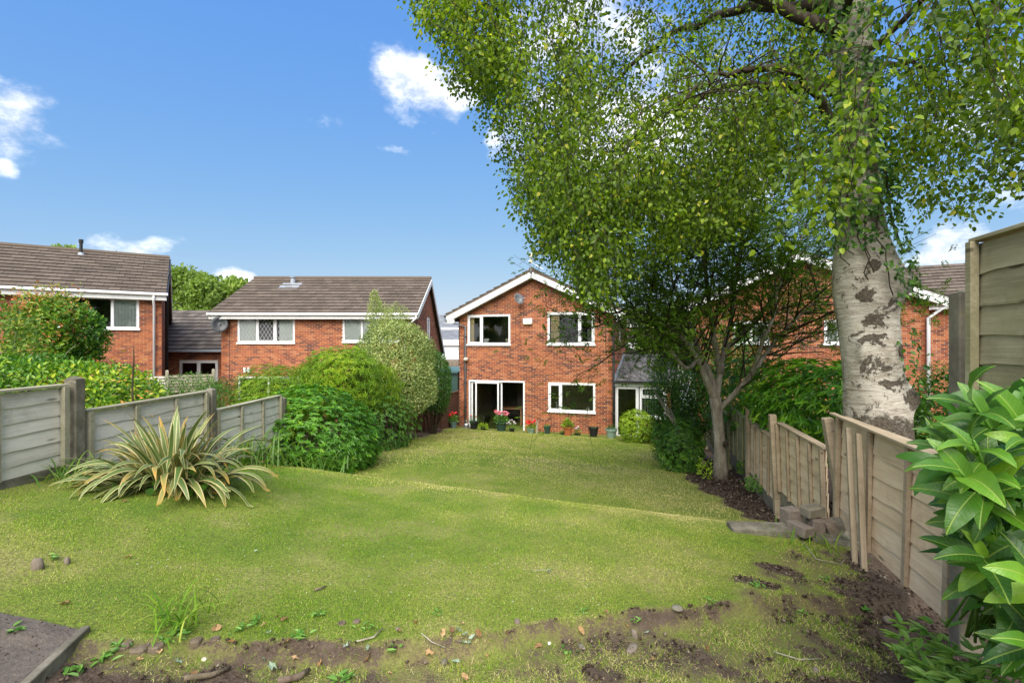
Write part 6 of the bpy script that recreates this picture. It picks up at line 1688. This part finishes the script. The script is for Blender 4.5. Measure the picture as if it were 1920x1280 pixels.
XX = e0.x + nd.x * gu + ed.x * gv; YY = e0.y + nd.y * gu + ed.y * gv; ZZ = tz_ - .012 + .006 * vnoise(np.stack([XX, YY], -1), 7, 41) + .004 * vnoise(np.stack([XX, YY], -1), 28, 42)
ZZ = np.maximum(ZZ, hgt(XX, YY) + .012 + .003 * vnoise(np.stack([XX, YY], -1), 28, 43))
ii = np.arange(XX.size).reshape(XX.shape); Fp = np.stack([ii[:-1, :-1], ii[:-1, 1:], ii[1:, 1:], ii[1:, :-1]], -1).reshape(-1, 4)
Vp = np.stack([XX, YY, ZZ], -1).reshape(-1, 3)
lo = Vp.copy(); lo[:, 2] -= .15
me = np_mesh('soil_plot', Vp, Fp, M['ground'], True, vattr={'soil': np.ones(len(Vp)), 'paved': np.full(len(Vp), .22)})
o = link('soil_plot', me, kind='structure')
sd_ = MB(); bk = [e0 + nd * .01, e0 + nd * 2.2]; sd_.hexa([(bk[0].x, bk[0].y, tz_ - .16), (bk[1].x, bk[1].y, tz_ - .16), (bk[1].x, bk[1].y + .03, tz_ - .16), (bk[0].x, bk[0].y + .03, tz_ - .16), (bk[0].x, bk[0].y, tz_ - .012), (bk[1].x, bk[1].y, tz_ - .012), (bk[1].x, bk[1].y + .03, tz_ - .012), (bk[0].x, bk[0].y + .03, tz_ - .012)])

# sunken log roll along the lawn's near edge
for i, (px, py, r) in enumerate([(232, 1203, .042), (262, 1207, .052), (293, 1203, .045), (368, 1194, .036), (402, 1192, .03), (640, 1163, .028), (668, 1160, .026)]):
    x, y, z = ground_at(px, py + 6)
    o = MB().lathe([(r * .8, -.1), (r * .8, -.03), (r * .78, -.018), (r * .68, -.012)], n=16).build('edging_log', M['cut'], None, loc=(x, y, z + .02), rot=(.08, .03, i)); tag(o, ['brown upright log stub beside the grass tuft, leftmost of the edging logs', 'widest upright log stub of the lawn edging', 'log stub right of the widest one in the lawn edging', 'small log stub half hidden by leaves in the lawn edging', 'low log stub sunk behind broad weeds in the lawn edging', 'small worn log end in the middle of the lawn edge', 'faint worn log end, rightmost of the edging logs'][i], 'log', 'sunken log edging')
# fallen branches and sticks
for (pxs, r, lab) in (([(1000, 1250), (940, 1262), (880, 1270)], .0, ''), ([(345, 1278), (395, 1272), (430, 1258)], .011, 'gnarled stick on the rough strip at the bottom'), ([(520, 1284), (560, 1276), (580, 1262)], .014, 'pale gnarled root end at the bottom edge'), ([(1000, 1073), (1020, 1070), (1040, 1080)], .002, 'thin straw on the open lawn'), ([(590, 1109), (600, 1106), (612, 1102)], .006, 'dark twig lying on the open lawn'), ([(668, 1206), (700, 1198), (718, 1180)], .004, 'curved dry stalk on the rough strip'), ([(790, 1190), (810, 1206), (835, 1214)], .003, 'straight dry stalk left of the pale sprig'), ([(1500, 1010), (1530, 1050), (1575, 1060), (1590, 1045)], .004, 'pale bent root on the soil below the slabs'), ([(1450, 1225), (1500, 1240), (1540, 1238)], .004, 'dry stalk on the dug soil')):
    if r == 0: continue
    pts = [Vector(ground_at(*p)) + Vector((0, 0, r * .8 + .008)) for p in pxs]
    b = pts[0].copy(); o = MB().tube([p - b for p in pts], [r, r * 1.1, r * .7][:len(pts)] if len(pts) == 3 else r, 7).build('stick', M['palebark'] if r < .006 else M['cut'], None, smooth=True, loc=b); tag(o, lab, 'stick')
# fallen leaves
def leaf_shape(seed, star=False):
    rs = random.Random(seed); n = 10; vs = [(0, 0, .004)]
    for k in range(n):
        a = 2 * pi * k / n; r = (1.0 if k % 2 == 0 else (.55 if star else .85)) * rs.uniform(.8, 1.1); vs.append((r * cos(a), r * .62 * sin(a), rs.uniform(0, .5)))
    fs = [(0, 1 + k, 1 + (k + 1) % n) for k in range(n)]
    return vs, fs
LS = []
for i in range(5):
    vs, fs = leaf_shape(i, i % 2 == 0); mb = MB(); mb.add(vs, fs, i / 5); LS.append(mb.mesh('fallen_leaf', M['dryleaf']))
LP = []
for i in range(3):
    vs, fs = leaf_shape(i + 9, True); mb = MB(); mb.add(vs, fs, i / 3); LP.append(mb.mesh('fallen_leaf', M['palelitter']))
FL = [(233, 942), (122, 1135), (240, 1048), (405, 1181), (495, 1175), (520, 1160), (532, 1165), (435, 1208), (538, 1207), (555, 1229), (365, 1271), (748, 1186), (780, 1171), (805, 1228), (868, 1172), (848, 1188), (898, 1190), (915, 1233), (872, 1275), (730, 1266), (950, 1190), (1137, 1150), (1175, 1176), (1440, 1190), (1342, 1248), (1325, 1219), (1700, 1240), (600, 1248), (262, 1240), (300, 1225), (690, 1235), (1010, 1215), (1225, 1240), (1090, 1185), (830, 1190), (1255, 1015)]
rs = random.Random(77)
for i, (px, py) in enumerate(FL):
    x, y, z = ground_at(px, py)
    o = link('fallen_leaf', LS[i % 5], None, loc=(x, y, z + .012), rot=(rs.gauss(0, .35), rs.gauss(0, .35), rs.uniform(0, 6)), scale=(rs.uniform(.016, .030),) * 3)
    tag(o, 'curled brown dry leaf lying on the grass', 'leaf', 'brown leaves scattered over the grass')
for i, (px, py) in enumerate([(860, 1185), (872, 1194), (885, 1200), (880, 1210), (868, 1208), (650, 1215), (690, 1220), (855, 1245), (505, 1190), (495, 1240), (510, 1255), (480, 1036), (1030, 1074), (330, 1245), (1215, 1190)]):
    x, y, z = ground_at(px, py)
    o = link('fallen_leaf', LP[i % 3], None, loc=(x, y, z + .014), rot=(rs.gauss(0, .4), rs.gauss(0, .4), rs.uniform(0, 6)), scale=(rs.uniform(.018, .034),) * 3)
    lab = 'pale wilted leaf of the silvery sprig on the rough strip' if 855 <= px <= 890 and py < 1230 else {650: 'pale wilted leaf, left of a pair above the gnarled root', 690: 'pale wilted leaf, right of a pair above the gnarled root', 855: 'single pale wilted leaf below the silvery sprig', 505: 'pale wilted leaf tucked by the lawn edge above two others', 495: 'broad pale leaf near the bottom edge left of the root end', 510: 'lowest pale leaf near the root end at the bottom edge', 480: 'single pale leaf out on the open upper lawn at left', 1030: 'blue-green pale leaf at the end of the straw on the lawn', 330: 'pale leaf near the plot edging at bottom left', 1215: 'pale leaf lying right of the standing brown stone'}[px]
    tag(o, lab, 'leaf', 'pale wilted leaves on the grass')
# small weeds growing in the rough strip
WD = [(222, 1215, .05), (200, 1236, .06), (322, 1200, .05), (345, 1190, .06), (560, 1195, .06), (450, 1180, .05), (640, 1275, .07), (735, 1220, .055), (1190, 1160, .045), (1060, 1225, .04), (1092, 1148, .04), (1420, 1100, .05), (1545, 1085, .05), (1620, 1145, .07), (1500, 1150, .04), (600, 1155, .05), (820, 1150, .035), (140, 1258, .06), (100, 1050, .05), (1330, 1130, .04), (20, 1185, .05), (480, 1168, .045), (690, 1178, .04)]
WL = ['broad leaved weed at the widest edging log', 'broad leaved weed between plot edging and edging logs', 'weed right of the three clustered edging logs', 'weed just above the pair of small edging logs', 'weed along the lawn edge above the pale leaves', 'small weed along the lawn edge right of the log pair', 'large dark weed rosette at the bottom edge, centre left', 'dark weed rosette left of the curved dry stalk', 'bright weed above the standing brown stone', 'small weed left of the dark grey pebble', 'tiny weed near the tiny white pebble', 'small weed in the worn patch far right of the lawn', 'weed in long grass below the concrete slab', 'flat leaved weed on the dug soil near the fence foot', 'weed at the ragged edge of the dug soil', 'weed by the faint log ends in the lawn edge', 'tiny weed on the lawn edge above the silvery sprig', 'weed against the plot edging near the bottom left corner', 'weed beside the pale flint at the left edge', 'weed at the worn patch right of centre', 'weed at the upper side of the soil plot, left edge', 'small weed on the lawn edge, centre left', 'small weed right of the faint log ends']
for i, (px, py, s) in enumerate(WD):
    x, y, z = ground_at(px, py); root = empty('weed', (x, y, z), 0, WL[i], 'weed', 'weeds in the rough grass'); s *= .72
    n = 12; a = rng.uniform(0, 2 * pi, n); D = np.stack([np.cos(a), np.sin(a), rng.uniform(.1, .8, n)], -1); P = rng.normal(size=(n, 3)) * [.02, .02, .004] + [0, 0, .012]
    leaf_obj('foliage', [leaf_geo(P, D, rvec(n) * .3 + [0, 0, 1], s * rng.uniform(.6, 1.2, n), s * .45, rng.uniform(.1, .8, n), 'ovate', .2)], M['weed'], root)
# leafy weed, bottom right
wx, wy = 1.95, 2.05; wr = empty('weed', (wx, wy, gz(wx, wy)), 0, 'large pale green leafy weed in the bottom right corner', 'plant')
q = MB(); Pl, Dl = [], []
for i in range(44):
    a = rs.uniform(0, 2 * pi); t_ = rs.uniform(.1, .9); L = rs.uniform(.18, .36); pts = []; p = Vector((rs.gauss(0, .06), rs.gauss(0, .05), 0))
    for k in range(6):
        d_ = Vector((cos(a) * sin(t_), sin(a) * sin(t_), cos(t_))); pts.append(p.copy()); p = p + d_ * L / 5; t_ += .06
        for j in range(3):
            if k: Pl.append(tuple(p)); b = a + rs.uniform(-2, 2); Dl.append((cos(b), sin(b), rs.uniform(.0, .8)))
    q.tube(pts, [.004] * 6, 5)
q.build('stem', M['weed'], wr, smooth=True); n = len(Pl); Pl = np.array(Pl); Dl = np.array(Dl)
leaf_obj('foliage', [leaf_geo(Pl, Dl, rvec(n) * .4 + [0, 0, 1], rng.uniform(.05, .095, n), rng.uniform(.022, .036, n), .8 + rng.normal(size=n) * .2, 'ovate', .2)], M['weed'], wr)

def in_plot(x, y): return (y < e0.y - .01) & (x < e0.x + (y - e0.y) * ed.x / ed.y - .03)
# dry grass stalks lying over the rough ground
n = 2600; x = rng.uniform(-2.4, 3.0, n); y = rng.uniform(1.8, 4.6, n); k = (soil_shade_mask(x, y) > .12) & (x < fx(y) - .03); x, y = x[k], y[k]; n = len(x)
leaf_obj('dry_stalks', [leaf_geo(np.stack([x, y, hgt(x, y) + .008], -1), unit(rvec(n) * [1, 1, .12]), np.tile([0, 0, 1.0], (n, 1)), rng.uniform(.02, .09, n), .0022, rng.uniform(.2, 1, n), 'diamond', .05, .3)], M['straw'])
# soil crumbs and clods
def crumbs(n, box, rr, zoff, thresh, name, parent=None, plot=False):
    x = rng.uniform(box[0], box[1], n); y = rng.uniform(box[2], box[3], n); k = (soil_shade_mask(x, y) > thresh) & (in_plot(x, y) == plot); x, y = x[k], y[k]; n = len(x)
    # crowded towards the lens where they show
    r = rng.uniform(rr[0], rr[1], n) * rng.uniform(.5, 1, n) ** 2 * (1 + .3 * (y / 3)); z = np.maximum(hgt(x, y) + .01, tz_ - .012) if plot else hgt(x, y)
    octv = np.array([(1, 0, 0), (0, 1, 0), (-1, 0, 0), (0, -1, 0), (0, 0, 1), (0, 0, -1)], float)
    F0 = np.array([(0, 1, 4), (1, 2, 4), (2, 3, 4), (3, 0, 4), (1, 0, 5), (2, 1, 5), (3, 2, 5), (0, 3, 5)])
    a = rng.uniform(0, 6.3, n); ca, sa = np.cos(a), np.sin(a); V = octv[None] * rng.uniform(.6, 1.3, (n, 6, 1)) * r[:, None, None]
    Xr = V[..., 0] * ca[:, None] - V[..., 1] * sa[:, None]; Yr = V[..., 0] * sa[:, None] + V[..., 1] * ca[:, None]
    V = np.stack([Xr + x[:, None], Yr + y[:, None], V[..., 2] * .8 + (z + r * .3 + zoff)[:, None]], -1).reshape(-1, 3)
    F = (F0[None] + (np.arange(n) * 6)[:, None, None]).reshape(-1, 3)
    me = np_mesh(name, V, F, M['crumb'], True, {'tint': np.repeat(rng.random(n) ** 1.2, 8)})
    return link(name, me, parent, kind='stuff')
crumbs(26000, (-3, 3.0, 1.6, 4.8), (.003, .014), 0.01, .55, 'soil_crumbs')
crumbs(9000, (-3.6, -1.2, 1.5, 2.5), (.002, .007), 0.0, -1, 'plot_crumbs', plot=True)
crumbs(1100, (0, 3.0, 1.6, 4.2), (.010, .024), 0.005, .75, 'soil_clods')
crumbs(9000, (2.8, 5.0, 6.0, 12.5), (.008, .022), .01, .6, 'bed_soil_crumbs')

# ================================================================== the lawn's blades
def blades(n, x0, x1, y0, y1, L, W, name, thresh=.5, lean=.9):
    x = rng.uniform(x0, x1, n); y = rng.uniform(y0, y1, n)
    P2 = np.stack([x, y], -1)
    s = soil_shade_mask(x, y); bare = .5 * vnoise(P2, 5, 91) + .3 * vnoise(P2, 12, 92)
    keep = s + bare * .18 + rng.uniform(-.33, .33, n) < thresh
    keep &= (np.abs(x) < y * 1.12 + .25) & (x > -3.96) & (x < fx(y) - .02)
    keep &= ~((x < e0.x + .02) & (y < e0.y + .02) & (((x - e0.x) * ed.y - (y - e0.y) * ed.x) * (-1 if ed.y < 0 else 1) > -.03 if False else (x < e0.x + (y - e0.y) * ed.x / ed.y + .01)))
    w_ = HF
    loc_v = (x - HF.O[0]) * HF.v[0] + (y - HF.O[1]) * HF.v[1]
    keep &= loc_v < -1.03
    keep &= np.hypot(x - px0, (y - py0)) > .12
    x, y = x[keep], y[keep]; P2 = P2[keep]; s = s[keep]; n = len(x)
    z = hgt(x, y)
    t_ = tcrest(x, y)
    rough_ = smooth01((edge_line(x) + .02 - y) / .1)
    patch = .55 * vnoise(P2, .9, 93) + .45 * vnoise(P2, 2.6, 94) + .35 * vnoise(P2, 8.0, 95)
    crest_dry = np.exp(-((t_ - .05) / .42) ** 2) * .28 + .19 * (t_ < 0)
    tint = .40 + .30 * patch + .10 * (t_ < -.3) + .10 * smooth01((x - .3) / 1.5) * (t_ > 0) + crest_dry + rng.normal(size=n) * .13 + .05 * smooth01((x - .2) / 2.2) * (y < 6.0) 
    straw = rng.random(n) < .03 + .22 * smooth01((patch + .15) / .7) + .10 * rough_; tint = tint - .16 * smooth01(s / .4) * (rng.random(n) < .6); straw |= rng.random(n) < .30 * smooth01(s / .35); tint[straw] = rng.uniform(.74, 1.0, straw.sum())
    Ls = L * rng.uniform(.45, 1.2, n) * (1 + .15 * vnoise(P2, 4, 96)) * (1 + 1.1 * rough_ * (rng.random(n) < .25) + .5 * smooth01((x - e_near(y)) / .5) * (y < 5.2))
    Ls = np.maximum(Ls, L * .35)
    a = rng.uniform(0, 2 * pi, n); tl = rng.uniform(.15, lean, n) + .5 * straw
    D = np.stack([np.cos(a) * np.sin(tl), np.sin(a) * np.sin(tl), np.cos(tl)], -1)
    b = rng.uniform(0, 2 * pi, n); S = np.stack([np.cos(b), np.sin(b), 0 * b], -1) * (W * rng.uniform(.6, 1.3, n))[:, None] * .5
    P = np.stack([x, y, z - .004], -1)
    mid = P + D * (Ls * .55)[:, None]; D2 = D.copy(); D2[:, 2] -= rng.uniform(.1, .8, n); tip = mid + unit(D2) * (Ls * .45)[:, None]
    V = np.stack([P - S, P + S, mid + S * .75, mid - S * .75, tip], 1).reshape(-1, 3)
    k = np.arange(n) * 5
    F = np.concatenate([np.stack([k, k + 1, k + 2], -1), np.stack([k, k + 2, k + 3], -1), np.stack([k + 3, k + 2, k + 4], -1)])
    me = np_mesh(name, V, F, M['grass'], False, {'tint': np.clip(np.tile(tint, 3), 0, 1)})
    return link(name, me, kind='stuff')
def e_near(y): return np.interp(y, [0, 2.3, 2.6, 3.2, 4.2, 5.2], [.6, .9, 1.3, 1.8, 2.2, 2.6])
blades(210000, -3.2, 2.8, 1.75, 3.2, .018, .0024, 'near_grass', .58)
blades(230000, -4.0, 3.2, 3.2, 5.6, .018, .0034, 'lawn_grass', .52)
blades(120000, -4.0, 3.9, 5.6, 9.5, .021, .0062, 'lawn_grass', .5)
blades(90000, -4.3, 5.6, 9.5, 19.8, .034, .012, 'far_lawn_grass', .5)
# daisies and clover heads
n = 160; x = rng.uniform(-2.2, .6, n); y = rng.uniform(2.7, 5.5, n); z = hgt(x, y) + .022
P = np.stack([x, y, z], -1)
leaf_obj('daisy_heads', [leaf_geo(P, unit(rvec(n) * [1, 1, .1]), np.tile([0, 0, 1.0], (n, 1)), .011, .010, np.ones(n))], M['palelitter'])

# ================================================================== foreground laurel
lx, ly = 1.95, 1.55
la = empty('laurel_bush', (lx, ly, gz(lx, ly)), 0, 'large glossy laurel bush filling the lower right foreground', 'shrub')
lz = la.location[2]
def laurel_leaf(seed, L=.15):
    rs = random.Random(seed); m, w_ = 12, L * rs.uniform(.30, .38); vs = []; bend = rs.uniform(.5, 1.2); tw = rs.uniform(-.7, .7); fold = rs.uniform(.15, .4)
    p = Vector((0, 0, 0))
    for k in range(m + 1):
        f = k / m; th = -.15 + bend * f * f * .9
        if k: p = p + Vector((cos(th), 0, -sin(th))) * L / m
        prof = (sin(pi * min(1, f ** .80 * 1.0)) ** .75) * (1 - .15 * f) if 0 < f < 1 else .0
        ww = w_ * .5 * prof + .0012
        for j in range(-3, 4):
            c = j / 3; wob = .0016 * sin(f * 22 + j * 1.3 + seed) * abs(c)
            z = fold * abs(c) * ww + wob; y = ww * c
            vs.append((p.x, y * cos(tw * f) - z * sin(tw * f), p.z + z * cos(tw * f) + y * sin(tw * f)))
    fs = [(k * 7 + j, (k + 1) * 7 + j, (k + 1) * 7 + j + 1, k * 7 + j + 1) for k in range(m) for j in range(6)]
    me = np_mesh('leaf', np.array(vs), np.array(fs), M['laurel'], True); return me
LV = [laurel_leaf(i) for i in range(7)]
poly = [(1800, 740), (1850, 730), (1905, 735), (2010, 730), (2010, 1290), (1915, 1235), (1905, 1150), (1870, 1110), (1840, 1050), (1820, 1000), (1800, 950), (1775, 900), (1760, 865), (1745, 845), (1755, 805), (1775, 770)]
def inpoly(x, y):
    r = False; n = len(poly)
    for i in range(n):
        (x1, y1), (x2, y2) = poly[i], poly[(i + 1) % n]
        if (y1 > y) != (y2 > y) and x < (x2 - x1) * (y - y1) / (y2 - y1) + x1: r = not r
    return r
rs = random.Random(5); leaves = []; stems = MB(); heart = Vector((1.85, 1.75, 3.0)); tips_l = []
tries = 0
while len(tips_l) < 84 and tries < 9000:
    tries += 1
    px, py = rs.uniform(1660, 2010), rs.uniform(690, 1290)
    if not inpoly(px, py): continue
    depth_f = rs.random(); Y = 1.02 + .75 * depth_f
    p = Vector(at(px, py, Y))
    if any((p - q).length < .078 for q in tips_l): continue
    if p.x > fx(p.y) - .08: continue
    tips_l.append(p)
for i, tip in enumerate(tips_l):
    out = (tip - heart); out.y *= .6; out = (out.normalized() + Vector((-.25, -.25, .35))).normalized()
    base = tip - out * .26 + Vector((rs.gauss(0, .02), rs.gauss(0, .02), -.04))
    stems.tube([base - Vector((lx, ly, lz)), (base.lerp(tip, .5) + Vector((0, 0, .01))) - Vector((lx, ly, lz)), tip - Vector((lx, ly, lz))], [.005, .004, .003], 6)
    stems.tube([heart + Vector((rs.gauss(0, .1), rs.gauss(0, .1), -.5)) - Vector((lx, ly, lz)), base - Vector((lx, ly, lz))], [.005, .004], 5)
    nl = rs.randint(6, 9); s = out.orthogonal().normalized(); a0 = rs.uniform(0, 6.28)
    for k in range(nl):
        f = 1 - k / nl * .8; p = base.lerp(tip, f); r_ = s.copy(); r_.rotate(Quaternion(out, a0 + k * 2.4))
        d_ = (r_ * (.55 + .5 * k / nl) + out * (1.0 - .75 * k / nl) + Vector((-.05, -.08, -.12))).normalized()
        up_ = (out * .8 + Vector((-.1, -.35, .75)) - d_ * .2); z = (up_ - d_ * up_.dot(d_)).normalized(); y = z.cross(d_)
        sc = rs.uniform(.62, 1.12) * (.75 if k == 0 else 1)
        leaves.append((Matrix((d_, y, z)).transposed().to_4x4(), p, sc, rs.randrange(7), p.y))
leaves.sort(key=lambda l: l[4])
print('laurel leaves', len(leaves))
rest = []
for i, (R, p, sc, v, _) in enumerate(leaves):
    Mx = Matrix.Translation(p - Vector((lx, ly, lz))) @ R @ Matrix.Scale(sc, 4)
    if i < 300:
        o = link('leaf', LV[v], la); o.matrix_local = Mx
    else: rest.append((Mx, v))
if rest:
    Vs, Fs, b = [], [], 0
    for Mx, v in rest:
        me = LV[v]; co = np.empty(len(me.vertices) * 3); me.vertices.foreach_get('co', co); co = co.reshape(-1, 3); A_ = np.array(Mx)
        Vs.append(co @ A_[:3, :3].T + A_[:3, 3]); fi = np.empty(len(me.loops), dtype=np.int32); me.loops.foreach_get('vertex_index', fi); Fs.append(fi.reshape(-1, 4) + b); b += len(co)
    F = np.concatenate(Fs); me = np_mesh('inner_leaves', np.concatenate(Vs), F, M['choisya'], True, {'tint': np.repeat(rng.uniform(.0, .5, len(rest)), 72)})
    link('inner_foliage', me, la, kind='stuff')
# darker inner leaves that close the bush
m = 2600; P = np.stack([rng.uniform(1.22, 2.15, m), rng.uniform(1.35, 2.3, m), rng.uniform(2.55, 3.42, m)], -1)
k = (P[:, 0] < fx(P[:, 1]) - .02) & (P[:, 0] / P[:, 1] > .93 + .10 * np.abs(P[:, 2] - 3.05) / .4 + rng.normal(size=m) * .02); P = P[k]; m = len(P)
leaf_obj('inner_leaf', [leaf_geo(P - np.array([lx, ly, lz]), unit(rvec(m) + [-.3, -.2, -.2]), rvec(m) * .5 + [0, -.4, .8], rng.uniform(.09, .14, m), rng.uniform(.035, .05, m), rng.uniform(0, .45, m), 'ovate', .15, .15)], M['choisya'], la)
stems.build('stem', M['weed'], la, smooth=True)
bpy.context.view_layer.update()
